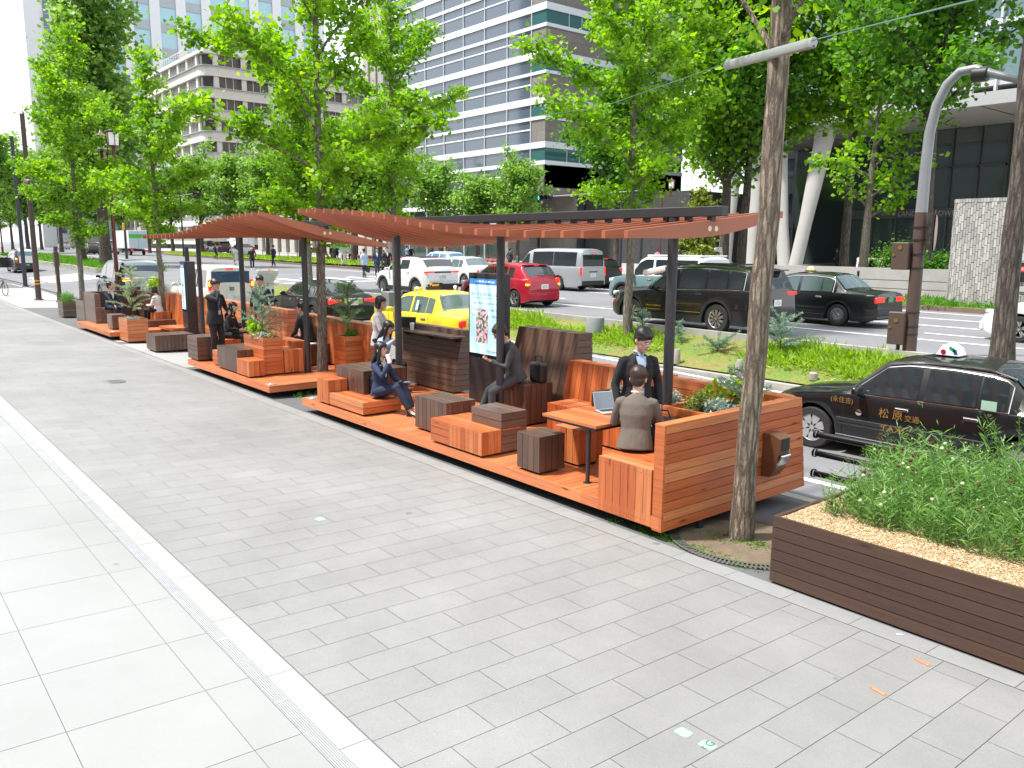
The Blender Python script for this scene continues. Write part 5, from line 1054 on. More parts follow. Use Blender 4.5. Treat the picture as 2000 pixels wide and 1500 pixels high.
for y in (0, 1.5, 3.0, 4.6): mb.box(-.1, .12, y, y + .15, 0, 97)
mb.build('mullions', [M('blue_mullion', (.25, .42, .5), .4)], t)
t = thing('white_slab_tower', 'blank white slab tower with dark vertical window strips at the far left', 'building', (-236, 41, .5)); mb = MB(); mb.box(-30, 0, 0, 4.0, 0, 112); mb.box(-30, .3, 4.0, 10.2, 0, 112); mb.box(-30, 0, 10.2, 16.4, 0, 110); mb.build('wall', [WHTC], t)
mb = MB()
for y in (4.0, 6.0, 8.2): mb.box(.0, .5, y + .1, y + 1.3, 4, 110)
mb.build('window_strip', [glassm('navy_glass', (.05, .09, .17))], t); mb = MB()
for y in (10.8, 11.8, 12.8, 13.8, 14.8, 15.6): mb.box(.0, .12, y, y + .22, 50, 108)
mb.build('slots', [GRYC], t)
def glass_tower_right():
    X1, Y0 = 10, 66; X0 = -50; t = thing('glass_tower', 'glass curtain wall tower over a deep canopy with leaning concrete columns at right', 'building', (X0, Y0, .5)); L = X1 - X0
    for i in range(9): glassbox(t, 'glass_floor', G_PALE, .05, L, .1, 30, 14.0 + i * 4.2, 17.95 + i * 4.2)
    mb = MB()
    for i in range(10): mb.box(0, L, .0, 30, 13.6 + i * 4.2, 14.0 + i * 4.2)
    for k in range(int(L / 1.62)): mb.box(k * 1.62, k * 1.62 + .16, -.22, .15, 13.2, 52)
    mb.build('mullions', [MULL], t)
    mb = MB(); mb.box(-1, L, -2.2, 24, 12.15, 12.5); mb.box(-1.2, L, -2.6, -2.2, 11.9, 12.6); mb.box(-.6, L, -1.6, 24, 12.7, 12.95); mb.build('canopy', [M('canopy_metal', (.46, .46, .47), .4, .3)], t)
    mb = MB(); mb.box(-.8, L, -1.9, 21.9, 12.05, 12.15)
    mb.build('soffit', [M('soffit_panels', (.38, .36, .33), .45, .2)], t)
    mb = MB()
    for k in range(9): mb.box(k * 5.5 + 2, k * 5.5 + 2.05, -1.9, 21.9, 12.02, 12.05)
    mb.build('soffit_joints', [CORE], t)
    for k, x in enumerate((29.0, 35.0)): mb = MB(); mb.lathe([(0, -.01), (.5, -.01), (.5, .0)], (x, 18.5, 12.03), 16, axis=(0, 0, 1)); mb.build('downlight', [M('downlight_glow', (1, .78, .45), .5, emis=14)], t)
    glassbox(t, 'lobby_glass', M('lobby_glass_green', (.16, .21, .15), .08, spec=.9, coat=.4), 22.5, L, 22, 28, 0, 12)
    glassbox(t, 'lobby_glass', G_DARK, 8.9, 22.5, 9, 28, 0, 12); glassbox(t, 'lobby_glass', G_DARK, 0, 8.9, 14, 28, 0, 12)
    mb = MB()
    for k in range(13): x = 22.5 + k * 2.4; mb.box(x, x + .22, 21.6, 22.1, 0, 12)
    for k in range(7): x = 9.1 + k * 2.2; mb.box(x, x + .16, 8.8, 9.1, 0, 12)
    mb.box(8.9, 22.5, 8.7, 9.1, 4.6, 5.4); mb.box(8.9, 22.5, 8.8, 9.1, 8.7, 8.9); mb.build('door_frames', [M('dark_frame', (.07, .075, .075), .4, .4)], t)
    text('LANDAXIS TOWER', .62, (X0 + 16.5, Y0 + 8.66, 5.45), (math.pi / 2, 0, 0), M('sign_grey', (.30, .30, .29), .4, .5), t, 'entrance_lettering')
    cc = stone('smooth_concrete', (.42, .41, .39), .06, .5)
    for (xa, xb) in ((4.9, 5.1), (8.4, 6.9), (9.4, 11.6), (2.0, 2.6)):
        mb = MB(); mb.path([(xa, -.4, 0), (lerp(xa, xb, .35), -.4, 4), (xb, -.4, 12.1)], [(.62, .45), (.6, .45), (.95, .45)], 12, side=(1, 0, 0)); mb.build('column', [cc], t)
    mb = MB(); mb.box(34.5, 42.5, 20, 21.9, 2.3, 4.2); mb.build('interior_glow', [M('warm_interior', (.85, .55, .22), .6, emis=.7)], t)
    mb = MB(); mb.box(34.7, 39, 21.5, 21.95, 4.35, 4.6); mb.build('green_sign', [M('green_sign_light', (.05, .9, .12), .5, emis=1.6)], t)
    mb = MB(); mb.box(29.2, 30.9, 21.5, 21.95, 3.2, 4.2); mb.box(29.4, 30.7, 21.5, 21.95, 1.6, 2.7); mb.build('lit_sign', [M('white_sign_light', (.8, .95, .9), .5, emis=1.2)], t)
glass_tower_right()
grid_building('stone_office', 'plain stone office on the near side behind the camera, seen only as reflections', -210, 30, -72, -60, -1, 86, 4, 1.9, 3.6, 1.7, None, stone('reflection_stone', (.36, .34, .31), .1, 1.0), G_BLUE)
t = thing('pale_tower', 'small pale blue glass tower low on the far left skyline', 'building', (-300, 18, .5)); mb = MB(); mb.box(-20, 0, -30, 5.5, 0, 36); mb.build('glazing', [G_SKY], t)
mb = MB()
for i in range(12): mb.box(-20, .2, -30, 5.7, i * 3, i * 3 + .9)
mb.build('spandrels', [WHTC], t)
# street level blocks on the far left of the street so that the gap under the trees is closed
for i, (x0, x1, h, m_, lab) in enumerate(((-230, -212, 17, BGST, 'low beige block beyond the cream office'), (-330, -262, 26, WHTC, 'pale block far down the street'))):
    grid_building('street_block', lab, x0, x1, 58, 80, .5, h, 3.8, 1.6, 4, 1, 4, m_, G_DARK)

# ================================================================== STREET FURNITURE
RED = M('maroon_paint', (.13, .022, .018), .4, coat=.3); BRN = M('brown_paint', (.085, .055, .045), .5); GPOLE = M('grey_pole_paint', (.27, .28, .30), .4, .2, var=.08, scale=3); NAVY = M('navy_pole', (.04, .045, .06), .5)
def tile_tower():
    p = V((-11.2, 32.6, .48)); t = thing('vent_tower', 'rounded concrete tower clad in narrow upright grey bricks at the right', 'tower', p); mb = MB()
    W_, D, H = 2.1, 1.3, 3.78; Rr = .55; P = []
    for cx, cy, a0 in ((-W_ + Rr, -D + Rr, math.pi), (W_ + 2 - Rr, -D + Rr, 1.5 * math.pi), (W_ + 2 - Rr, D - Rr, 0), (-W_ + Rr, D - Rr, .5 * math.pi)):
        for k in range(9): a = a0 + k * math.pi / 16; P.append(V((cx + Rr * math.cos(a), cy + Rr * math.sin(a), 0)))
    wall = MB(); wall.prism(P, (0, 0, H)); wall.build('wall', [stone('brick_mortar', (.07, .07, .075), .1)], t)
    L = [0]; n = len(P)
    for i in range(n): L.append(L[-1] + (P[(i + 1) % n] - P[i]).length)
    def at(s):
        s %= L[-1]
        for i in range(n):
            if s <= L[i + 1]: q = (s - L[i]) / max(L[i + 1] - L[i], 1e-6); a, b = P[i], P[(i + 1) % n]; d = (b - a).normalized(); return a.lerp(b, q), d
    bw, bh = .095, .30; cnt = int(L[-1] / bw); rnd = random.Random(8); mb = MB()
    for i in range(cnt):
        pc, d = at(i * bw + bw / 2); nn = V((d.y, -d.x, 0))
        if nn.y > .5: continue
        z = -(.3 * ((i * 7) % 4) / 4)
        while z < H - .12:
            a, b = max(0, z + .008), min(H - .12, z + bh - .008); z += bh
            if b - a < .03: continue
            o = rnd.uniform(.006, .028); h = d * (bw / 2 - .006); q = pc + nn * o
            v = [q - h + V((0, 0, a)), q + h + V((0, 0, a)), q + h + V((0, 0, b)), q - h + V((0, 0, b))]; mb.add(v + [x - nn * o for x in v], [(0, 1, 2, 3), (1, 5, 6, 2), (0, 3, 7, 4), (3, 2, 6, 7)], 0, None, rnd.random())
    for i in range(int(L[-1] / .1)): pc, d = at(i * .1); nn = V((d.y, -d.x, 0)); h = d * .045; q = pc + nn * .03; v = [q - h + V((0, 0, H - .11)), q + h + V((0, 0, H - .11)), q + h + V((0, 0, H + .02)), q - h + V((0, 0, H + .02))]; mb.add(v + [x - nn * .2 for x in v], [(0, 1, 2, 3), (3, 2, 6, 7), (1, 5, 6, 2), (0, 3, 7, 4)], 0, None, rnd.random())
    m, nt, b = newmat('glazed_upright_bricks'); at_ = N(nt, 'Attribute', attribute_name='tone'); r = ramp(nt, [(0, (.30, .29, .28)), (.6, (.40, .385, .37)), (1, (.5, .48, .46))]); nt.links.new(at_.outputs['Fac'], r.inputs[0]); nt.links.new(r.outputs[0], b.inputs['Base Color']); b.inputs['Roughness'].default_value = .3; mb.build('bricks', [m], t)
    mb = MB(); mb.box(.15, 1.6, -1.37, -1.3, .95, 1.6); mb.build('hydrant_panel', [M('panel_black', (.02, .02, .022), .4)], t)
    for x in (.62, 1.12): mb = MB(); mb.box(x - .2, x + .2, -1.385, -1.372, 1.28, 1.48); mb.build('red_label', [M('label_red', (.6, .02, .02), .4)], t); text('送水口', .11, (p.x + x, p.y - 1.388, p.z + 1.38), (math.pi / 2, 0, 0), M('label_white', (.8, .8, .8), .5), t)
    for x in (.42, .66, .95, 1.2): mb = MB(); mb.lathe([(.035, 0), (.06, 0), (.065, .08), (.045, .12), (0, .12)], (x, -1.37, 1.15), 16, axis=(0, -1, 0)); mb.build('hose_valve', [CHROME], t)
    mb = MB(); mb.box(.4, 1.3, -1.36, -1.3, .62, .8); mb.build('name_plate', [M('plate_grey', (.4, .4, .4), .5)], t)
tile_tower()
def low_wall():
    t = thing('planter_wall', 'low grey concrete planter wall with bushes and yellow flowers', 'planter', (-25, 36, .5)); mb = MB(); mb.box(-4, 13, 0, .25, -.1, 1.15); mb.box(-4, -3.75, .25, 4, -.1, 1.15); mb.build('wall', [stone('fair_faced_concrete', (.38, .37, .35), .12, 1.5)], t); mb = MB(); mb.box(-3.75, 13, .25, 4, 0, 1.05); mb.build('soil', [SOIL], t)
low_wall()
def rail_fence(label, pts, h=.8, gap=2.0, mat=None, group=None):
    mat = mat or TRIMB; a, b = V(pts[0]), V(pts[1]); n = max(1, int((b - a).length / gap)); t = thing('railing', label, 'railing', a); d = (b - a) / n
    for i in range(n + 1): q = d * i; mb = MB(); mb.path([q, q + V((0, 0, h)), q + V((0, 0, h + .05)), q + V((0, 0, h + .09))], [.05, .05, .065, .03], 10); mb.build('post', [mat], t)
    for z in (.35, .72): mb = MB(); mb.path([V((0, 0, h * z)), b - a + V((0, 0, h * z))], .022, 6); mb.build('rail', [mat], t)
rail_fence('dark two bar railing in front of the low grey planter wall', [(-30, 34.6, .5), (-13.6, 34.6, .5)], .95, 2.2)
rail_fence('grey two bar railing along the far footway behind the grass verge', [(-100, 41.5, .6), (-50, 41.5, .6)], .95, 2.5, M('rail_grey', (.25, .24, .22), .6))
def three_bar():
    t = thing('guard_rail', 'black three bar guard rail running from the orange end wall behind the long planter', 'guard rail', (-4.86, 8.5, -.33))
    for z in (.34, .58, .80):
        mb = MB(); mb.path([(0.03, 0, z), (5.6, 0, z)], .036, 12); mb.lathe([(.05, 0), (.05, .03)], (.0, 0, z), 12, axis=(1, 0, 0)); mb.build('bar', [M('black_gloss', (.014, .014, .015), .25, .2)], t)
    for x in (1.9, 3.9): mb = MB(); mb.path([(x, .06, 0), (x, .06, .88)], .05, 12); mb.build('post', [TRIMB], t)
three_bar()
def street_light_right():
    b = V((-7.78, 17.05, gz(-7.78, 17.05))); t = thing('street_light', 'tall brown and grey street light pole curving over at the top right', 'street light', b)
    tgt = lambda x, y: onY(x, y, b.y) - b
    P = [V((0, 0, 0)), V((0, 0, 2.2))]; mb = MB(); z1 = tgt(1800, 415).z
    mb.path([(0, 0, 0), (0, 0, z1)], [.135, .118], 20); mb.build('lower_pole', [BRN], t)
    pts = [V((0, 0, z1)), V((0, 0, tgt(1806, 330).z)), V((.02, 0, tgt(1816, 260).z))] + [tgt(x, y) for x, y in ((1830, 205), (1850, 165), (1875, 140), (1905, 134), (1935, 143))]; pts = [V((p.x, 0, p.z)) for p in pts]
    mb = MB(); mb.path(pts, [.115, .105, .10, .095, .09, .085, .08, .078], 18); mb.build('curved_pole', [GPOLE], t)
    e = pts[-1]; mb = MB(); mb.path([e + V((-.3, 0, .01)), e + V((-.05, 0, 0))], [.14, .14], 14); mb.build('collar', [TRIMB], t)
    f = V((tgt(2030, 166).x, 0, tgt(2030, 166).z)); mb = MB(); mb.path([e, e.lerp(f, .5), f], [.075, .07, .06], 14); mb.build('arm', [GPOLE], t)
    for y, nm in ((500, 'upper'), (640, 'lower')):
        c = tgt(1765 if y == 500 else 1757, y); s = .24; mb = MB(); mb.cbox((c.x + .02, -.12, c.z), (s * .72, .1, s * (1.15 if y == 500 else 1.4)), ch=.015); bx = mb.build('control_box', [BRN], t)
        mb = MB(); mb.lathe([(0, .01), (.05, .008), (.05, 0)], (c.x + .02, -.225, c.z + .17), 8, axis=(0, -1, 0)); mb.lathe([(0, .012), (.03, .01), (.03, 0)], (c.x - .1, -.225, c.z + .02), 10, axis=(0, -1, 0)); mb.build('box_badge', [M('brass', (.5, .3, .1), .3, .8)], bx)
    c = tgt(1757, 690); mb = MB(); mb.cbox((c.x + .12, -.08, c.z + .02), (.2, .06, .04), ch=.02); mb.path([(c.x, -.1, c.z + .05), (c.x, -.1, c.z + .4)], .04, 8); mb.build('meter_conduit', [TRIMB], t)
    for y in (445, 470, 498, 525, 612, 640, 655): z = tgt(1790, y).z; mb = MB(); mb.lathe([(.125, 0), (.137, 0), (.137, .03), (.125, .03)], (0, 0, z), 18); mb.build('clamp_band', [TRIMB], t)
    c = tgt(1828, 455); mb = MB(); mb.lathe([(0, .02), (.34, .012), (.36, 0), (0, -.01)], (c.x, -.05, c.z), 28, axis=(ray(1828, 455).y, -ray(1828, 455).x + .12, 0)); sg = mb.build('round_sign', [M('sign_back_pinkish', (.42, .30, .28), .5)], t); mb = MB(); mb.box(c.x - .06, c.x - .02, -.08, -.02, c.z - .55, c.z + .45); mb.box(0, c.x, -.06, -.03, c.z + .12, c.z + .15); mb.build('sign_bracket', [TRIMB], t)
street_light_right()
def cable_light():
    a = onY(1418, 128, 7.2); b = onY(1590, 83, 6.2); L0 = onY(1060, 225, 12.0); L1 = onY(2060, -40, 4.0)
    t = thing('cable_light', 'long grey strip light hanging on a thin green cable beside the big trunk', 'lamp', a); d = (b - a); mb = MB(); mb.path([V(), d], [(.045, .03)] * 2, 8, side=(0, 0, 1)); mb.build('lamp_body', [M('strip_light_grey', (.42, .42, .43), .35, .5)], t)
    mb = MB(); mb.path([V((0, 0, -.028)), d + V((0, 0, -.028))], .012, 6); mb.build('diffuser', [M('strip_diffuser', (.12, .12, .12), .4)], t)
    mb = MB(); mb.path([L0 - a, (L0 - a) * .5 + V((0, 0, -.12)), V((0, 0, .02)), d + V((0, 0, .02)), L1 - a], .006, 5); mb.build('cable', [M('cable_green', (.10, .20, .15), .6)], t)
cable_light()
GLOWW = M('lantern_white', (.75, .76, .74), .4, emis=.15); GLOWA = M('lantern_amber', (1, .55, .08), .5, emis=4.5)
def lantern(label, base, H, arms, glow, s=1.0, sign=None):
    t = thing('lantern_post', label, 'street lamp', base); mb = MB(); mb.path([(0, 0, 0), (0, 0, 1.0 * s), (0, 0, 1.02 * s), (0, 0, H)], [.13 * s, .13 * s, .09 * s, .07 * s], 14); mb.lathe([(.07 * s, 0), (.10 * s, .06 * s), (.06 * s, .16 * s), (0, .3 * s)], (0, 0, H), 12); mb.build('post', [RED], t)
    for sx in arms:
        x = sx * 1.0 * s; mb = MB(); mb.cbox((x / 2, 0, H - .08), (abs(x) / 2, .03, .03)); mb.path([(0, 0, H - .55 * s), (x * .8, 0, H - .28 * s)], .025 * s, 6); mb.path([(x, 0, H - .5 * s), (x, 0, H + .25 * s)], .07 * s, 8)
        for k in range(1, 7): mb.path([(x * k / 8, 0, H - .1), (x * k / 8, 0, H - .5 * s + .035 * k * s)], .012 * s, 4); mb.path([(x * k / 8, 0, H - .1), (x * (k + 1) / 8, 0, H - .45 * s + .035 * k * s)], .010 * s, 4)
        mb.build('bracket_arm', [RED], t)
        z = H + .25 * s; mb = MB(); mb.lathe([(0, 0), (.26 * s, .02), (.30 * s, .05), (.30 * s, .07)], (x, 0, z), 6, smooth=False); mb.lathe([(.34 * s, .62 * s), (.34 * s, .66 * s), (.12 * s, .76 * s), (.07 * s, .8 * s), (0, .98 * s)], (x, 0, z), 6, smooth=False)
        for k in range(6): a = k * math.pi / 3; mb.path([(x + .25 * s * math.cos(a), .25 * s * math.sin(a), z + .05), (x + .28 * s * math.cos(a), .28 * s * math.sin(a), z + .64 * s)], .018 * s, 5)
        ln_ = mb.build('lantern', [RED], t); mb = MB(); mb.lathe([(.21 * s, .07 * s), (.24 * s, .6 * s)], (x, 0, z), 6, smooth=False); mb.build('lantern_glass', [glow], ln_)
    if sign:
        mb = MB(); mb.box(-.1, 1.3, .05, .08, H - 1.15, H - .5); sp = mb.build('street_sign', [M('sign_pale_blue', (.55, .68, .85), .4)], t); text(sign, .42, (base[0] + .62, base[1] + .04, base[2] + H - .8), (math.pi / 2, 0, 0), M('sign_blue_ink', (.03, .12, .4), .4), t, 'sign_lettering')
    return t
b = onY(230, 560, 9.6); b.z = gz(b.x, 9.6); H = onY(222, 300, 9.6).z - b.z; lantern('maroon lantern post with one white lantern and a pale blue street sign at left', b, H, (-1, 1), GLOWW, 1.0, '見町')
b = onY(8, 520, 16); b.z = gz(b.x, 16); lantern('maroon lantern post cut by the left edge of the picture', b, onY(4, 395, 16).z - b.z, (1,), GLOWW, 1.0)
b = G(845, 515); lantern('twin lit amber lanterns on a post across the carriageway', b, onY(845, 400, b.y).z - b.z, (-1, 1), GLOWA, 1.15)
b = G(1288, 520); lantern('maroon lantern post partly hidden by leaves above the boxy car', b, onY(1288, 376, b.y).z - b.z, (1,), GLOWW, 1.1)
def signal(label, base, pole_h, head, dx, lit, red=True, mat=NAVY, hang=None):
    t = thing('traffic_signal', label, 'traffic light', base); mb = MB(); mb.path([(0, 0, 0), (0, 0, pole_h)], [.11, .08], 12); mb.build('pole', [mat], t); h = head - V(base)
    mb = MB(); mb.path([(0, 0, h.z + .15), (h.x, h.y, h.z + .05)], .045, 8); mb.build('arm', [GPOLE], t)
    for s in (-1,):
        mb = MB(); mb.cbox(h, (.62, .11, .19), ch=.08, smooth=True); hd = mb.build('signal_head', [TRIMB], t)
        for k in (-1, 0, 1):
            on = (k == 1 and lit == 'red') or (k == -1 and lit == 'green'); mm = M('signal_red', (1, .03, .08), .4, emis=4) if on and lit == 'red' else M('signal_green', (.05, .8, .5), .4, emis=2.5) if on else M('signal_dark', (.05, .05, .05), .3)
            mb = MB(); mb.lathe([(0, .02), (.14, .01)], h + V((k * .4, -.11, 0)), 16, axis=(0, -1, 0)); mb.build('lamp', [mm], hd); mb = MB(); mb.lathe([(.16, 0), (.17, .2)], h + V((k * .4, -.11, .01)), 16, axis=(0, -1, -.1)); mb.build('visor', [TRIMB], hd)
    return t
def dark_pole(label, x, y, ytop, r_=.09, mat=NAVY, nm='pole', Yf=None):
    b = G(x, y) if Yf is None else onY(x, y, Yf); b.z = gz(b.x, b.y); H = onY(x, ytop, b.y).z - b.z; t = thing(nm, label, 'pole', b); mb = MB(); mb.path([(0, 0, 0), (0, 0, H * .45), (0, 0, H)], [r_ * 1.3, r_ * 1.1, r_], 14); mb.build('shaft', [mat], t)
    mb = MB(); mb.lathe([(r_ * 2, 0), (r_ * 2, .04), (r_ * 1.3, .06)], (0, 0, 0), 14); mb.build('base_flange', [mat], t); return t, b, H
h = onY(385, 378, 32); b = V((h.x - 9, 33, gz(h.x, 33))); signal('red traffic light on a long arm above the far left verge', b, h.z - b.z + .6, h, 0, 'red')
h = onY(802, 382, 36); b = V((h.x - 7.5, 37, .6)); signal('red traffic light on an arm left of the amber lanterns', b, h.z - b.z + .6, h, 0, 'red')
h = onY(1065, 386, 34); b = V((h.x + 7.0, 35, .5)); signal('green traffic light on a pale arm before the blue office tower', b, h.z - b.z + .8, h, 0, 'green')
h = onY(98, 359, 40); b = V((h.x - 2, 41, .7)); signal('orange lit traffic light among leaves at far left', b, h.z - b.z + .6, h, 0, 'red')
h = onY(184, 418, 44); b = V((h.x + 3, 44, .7)); signal('small red traffic light low behind the left trees', b, h.z - b.z + .6, h, 0, 'red')
t, b, H = dark_pole('dark signal pole with banded yellow arrow stickers at the left kerb', 76, 586, 200, .10, BRN)
mb = MB(); mb.cbox((-.25, 0, H * .62), (.16, .16, .36), ch=.08, smooth=True); mb.cbox((.35, 0, H * .62), (.18, .18, .3), ch=.08, smooth=True); mb.build('pedestrian_signal', [BRN], t)
for z in (.9, .75): mb = MB(); mb.lathe([(.138, 0), (.138, .07)], (0, 0, z), 14); mb.build('yellow_band', [M('band_yellow', (.75, .38, .03), .5)], t)
t, b, H = dark_pole('slim grey post with a pale notice plate near the farthest planter', 117, 590, 482, .085, BRN, 'sign_post')
mb = MB(); mb.cbox((.12, -.1, .9), (.06, .02, .4), ch=.01); mb.build('notice_plate', [M('notice_cream', (.6, .5, .3), .5)], t); mb = MB(); mb.cbox((0, 0, H * .78), (.16, .1, .35), ch=.02); mb.build('sign_box', [BRN], t)
t, b, H = dark_pole('dark navy pole with a yellow call box behind the maroon lantern post', 248, 508, 380, .1, NAVY)
mb = MB(); mb.cbox((.1, -.12, H * .52), (.12, .1, .35), ch=.03); mb.build('call_box', [M('call_yellow', (.8, .5, .03), .5)], t)
mb = MB(); mb.cbox((-.2, 0, H * .88), (1.2, .03, .3)); mb.build('street_sign', [M('sign_pale_blue2', (.6, .72, .85), .4)], t)
dark_pole('plain dark pole rising through the left trees', 50, 560, 250, .09, NAVY)
dark_pole('slim black post on the far carriageway edge behind the van', 1210, 545, 385, .09, NAVY)
dark_pole('short black bollard behind the far digital sign', 365, 500, 483, .12, TRIMB, 'bollard', 16.8)
# ornate white flower stands, drum, marker posts on the planted strip
POT = M('white_stand', (.62, .62, .58), .6, var=.08, scale=6)
def flower_stand(label, base, s=1.0, flowers=True):
    t = thing('flower_stand', label, 'flower stand', base); mb = MB(); mb.lathe([(.32 * s, 0), (.30 * s, .08 * s), (.24 * s, .12 * s), (.22 * s, .75 * s), (.26 * s, .82 * s)], (0, 0, 0), 4, smooth=False); mb.lathe([(.22 * s, .85 * s), (.40 * s, 1.12 * s), (.42 * s, 1.2 * s), (.36 * s, 1.2 * s), (.34 * s, 1.12 * s), (0, 1.1 * s)], (0, 0, 0), 4, smooth=False); mb.build('pedestal', [POT], t)
    for k in range(4):
        a = k * math.pi / 2; c = V((.165 * math.cos(a), .165 * math.sin(a), .5)) * s; mb = MB(); mb.cbox(c, (.05 * s, .05 * s, .17 * s), ch=.03 * s, rot=Matrix.Rotation(a, 3, 'Z')); mb.build('opening', [CORE], t)
    t.rotation_euler = (0, 0, .5); return t
b = PD(525, 33); b.z = gz(b.x, b.y); S1 = flower_stand('white pedestal flower stand with pink flowers between the two standing men', b, (onY(525, 528, b.y).z - b.z) / 1.2)
b = G(672, 518); flower_stand('large white pedestal planter with grass on the far verge', b, 1.35)
p = G(1162, 655); t = thing('concrete_drum', 'squat grey concrete drum on the planted strip', 'bollard', p); mb = MB(); mb.lathe([(.0, .5), (.235, .5), (.25, .48), (.25, 0)], (0, 0, 0), 28); mb.build('drum', [stone('drum_grey', (.22, .24, .25), .1, 5)], t); mb = MB(); mb.lathe([(.16, .505), (.2, .51), (.225, .505)], (0, 0, 0), 24); mb.build('lid_ring', [KERB], t)
p = G(772, 630) ; p = V((p.x, 16, gz(p.x, 16))); t = thing('concrete_block', 'square grey block on the planted strip beside the yellow taxi', 'bollard', onY(766, 610, 16)); t.location.z = gz(t.location.x, 16); mb = MB(); mb.cbox((0, 0, .35), (.3, .3, .35), ch=.02); mb.build('block', [stone('block_grey', (.2, .21, .22), .1, 5)], t)
for i, (x, y, h, lab) in enumerate(((1321, 710, .34, 'short rounded stone marker post on the strip nearest the pergola post'), (1443, 738, .4, 'short wooden stake marker left of the big trunk'), (1588, 742, .16, 'small stone marker cap just above the black taxi bonnet'))):
    p = G(x, y); mb = MB(); mb.lathe([(.09, 0), (.085, h * .85), (.06, h), (0, h)], p, 12); tag(mb.build('marker_post', [stone('marker_stone', (.3, .28, .24), .2, 8)]), lab, 'marker post')
def bicycle(p, rz, label, s=1.0):
    t = thing('bicycle', label, 'bicycle', p, rz, scale=s)
    for x in (-.52, .52):
        wt = bpy.data.objects.new('wheel', None); COL.objects.link(wt); wt.parent = t; wt.location = (x, 0, .34); mb = MB(); mb.path([(.33 * math.cos(a), 0, .33 * math.sin(a)) for a in fr(0, 2 * math.pi, 28)], .016, 6, caps=False); mb.build('tyre', [TYRE], wt); mb = MB()
        for k in range(14): a = k * math.pi / 7; mb.path([(0, 0, 0), (.32 * math.cos(a), 0, .32 * math.sin(a))], .003, 3)
        mb.build('spokes', [RIM], wt)
    mb = MB()
    for a, b in (((-.52, .34), (-.1, .3)), ((-.1, .3), (-.2, .8)), ((-.52, .34), (-.17, .68)), ((-.1, .3), (.36, .72)), ((-.17, .68), (.38, .78)), ((.38, .85), (.52, .34))): mb.path([(a[0], 0, a[1]), (b[0], 0, b[1])], .017, 8)
    mb.build('frame', [M('bike_paint', (.05, .05, .055), .3)], t); mb = MB(); mb.cbox((-.22, 0, .85), (.12, .07, .025), ch=.02); mb.build('saddle', [BLACK], t); mb = MB(); mb.path([(.3, -.27, .95), (.36, -.1, .97), (.36, .1, .97), (.3, .27, .95)], .013, 8); mb.path([(.38, 0, .8), (.36, 0, .97)], .014, 8); mb.build('handlebar', [CHROME], t); mb = MB(); mb.path([(-.1, -.06, .3), (-.1, -.06, .17)], .012, 6); mb.lathe([(0, 0), (.09, 0), (.09, .008)], (-.1, -.04, .3), 16, axis=(0, -1, 0)); mb.build('crank', [RIM], t); return t
p = G(2, 577); bicycle(p, R(15), 'bicycle cut off by the left edge of the picture, on the pavement corner')
# ================================================================== TREES AND PLANTS
def leaf_object(name, P, size, tone, mat, up=.5, parent=None, rng=None, shape='fan', D=None, kind=None):
    """one mesh of many small leaves: P centres (n,3), size (n,), tone (n,), D optional growth directions"""
    rng = rng or np.random.default_rng(1); n = len(P); P = np.asarray(P, np.float32); s = np.asarray(size, np.float32)[:, None]
    nr = rng.normal(size=(n, 3)); nr[:, 2] += up * 2; nr /= np.linalg.norm(nr, axis=1, keepdims=True)
    a = rng.normal(size=(n, 3)) if D is None else np.asarray(D, float); a -= nr * (a * nr).sum(1, keepdims=True); a /= np.linalg.norm(a, axis=1, keepdims=True) + 1e-9
    if D is not None: a = np.asarray(D, float); a = a / (np.linalg.norm(a, axis=1, keepdims=True) + 1e-9); nr = nr - a * (nr * a).sum(1, keepdims=True); nr /= np.linalg.norm(nr, axis=1, keepdims=True) + 1e-9
    b = np.cross(nr, a)
    if shape == 'fan': q = [(-.55, 0, 0), (.12, .56, .10), (.48, 0, -.04), (.12, -.56, .10)]
    elif shape == 'blade': q = [(0, .055, 0), (.55, .07, .05), (1.0, 0, -.04), (.55, -.07, .05)]
    elif shape == 'thin': q = [(0, .03, 0), (.5, .055, .03), (1.0, 0, -.03), (.5, -.055, .03)]
    elif shape == 'needle': q = [(0, .06, 0), (.5, .11, 0), (1.0, 0, 0), (.5, -.11, 0)]
    else: q = [(-.5, 0, 0), (0, .26, .06), (.55, 0, -.05), (0, -.26, .06)]
    if shape == 'fan6': q = [(-.55, 0, 0), (.02, .50, .08), (.40, .34, .02), (.30, 0, -.06), (.40, -.34, .02), (.02, -.50, .08)]
    k = len(q); vs = np.stack([P + s * (a * u + b * v + nr * w_) for u, v, w_ in q], 1).reshape(-1, 3)
    me = bpy.data.meshes.new(name); me.vertices.add(k * n); me.loops.add(k * n); me.polygons.add(n)
    me.vertices.foreach_set('co', vs.astype(np.float32).ravel()); me.loops.foreach_set('vertex_index', np.arange(k * n, dtype=np.int32))
    me.polygons.foreach_set('loop_start', np.arange(0, k * n, k, dtype=np.int32))
    at = me.attributes.new('tone', 'FLOAT', 'FACE'); at.data.foreach_set('value', np.clip(tone, 0, 1).astype(np.float32)); me.materials.append(mat); me.update(calc_edges=True)
    o = bpy.data.objects.new(name, me); COL.objects.link(o)
    if parent: o.parent = parent
    if kind: o['kind'] = kind
    return o
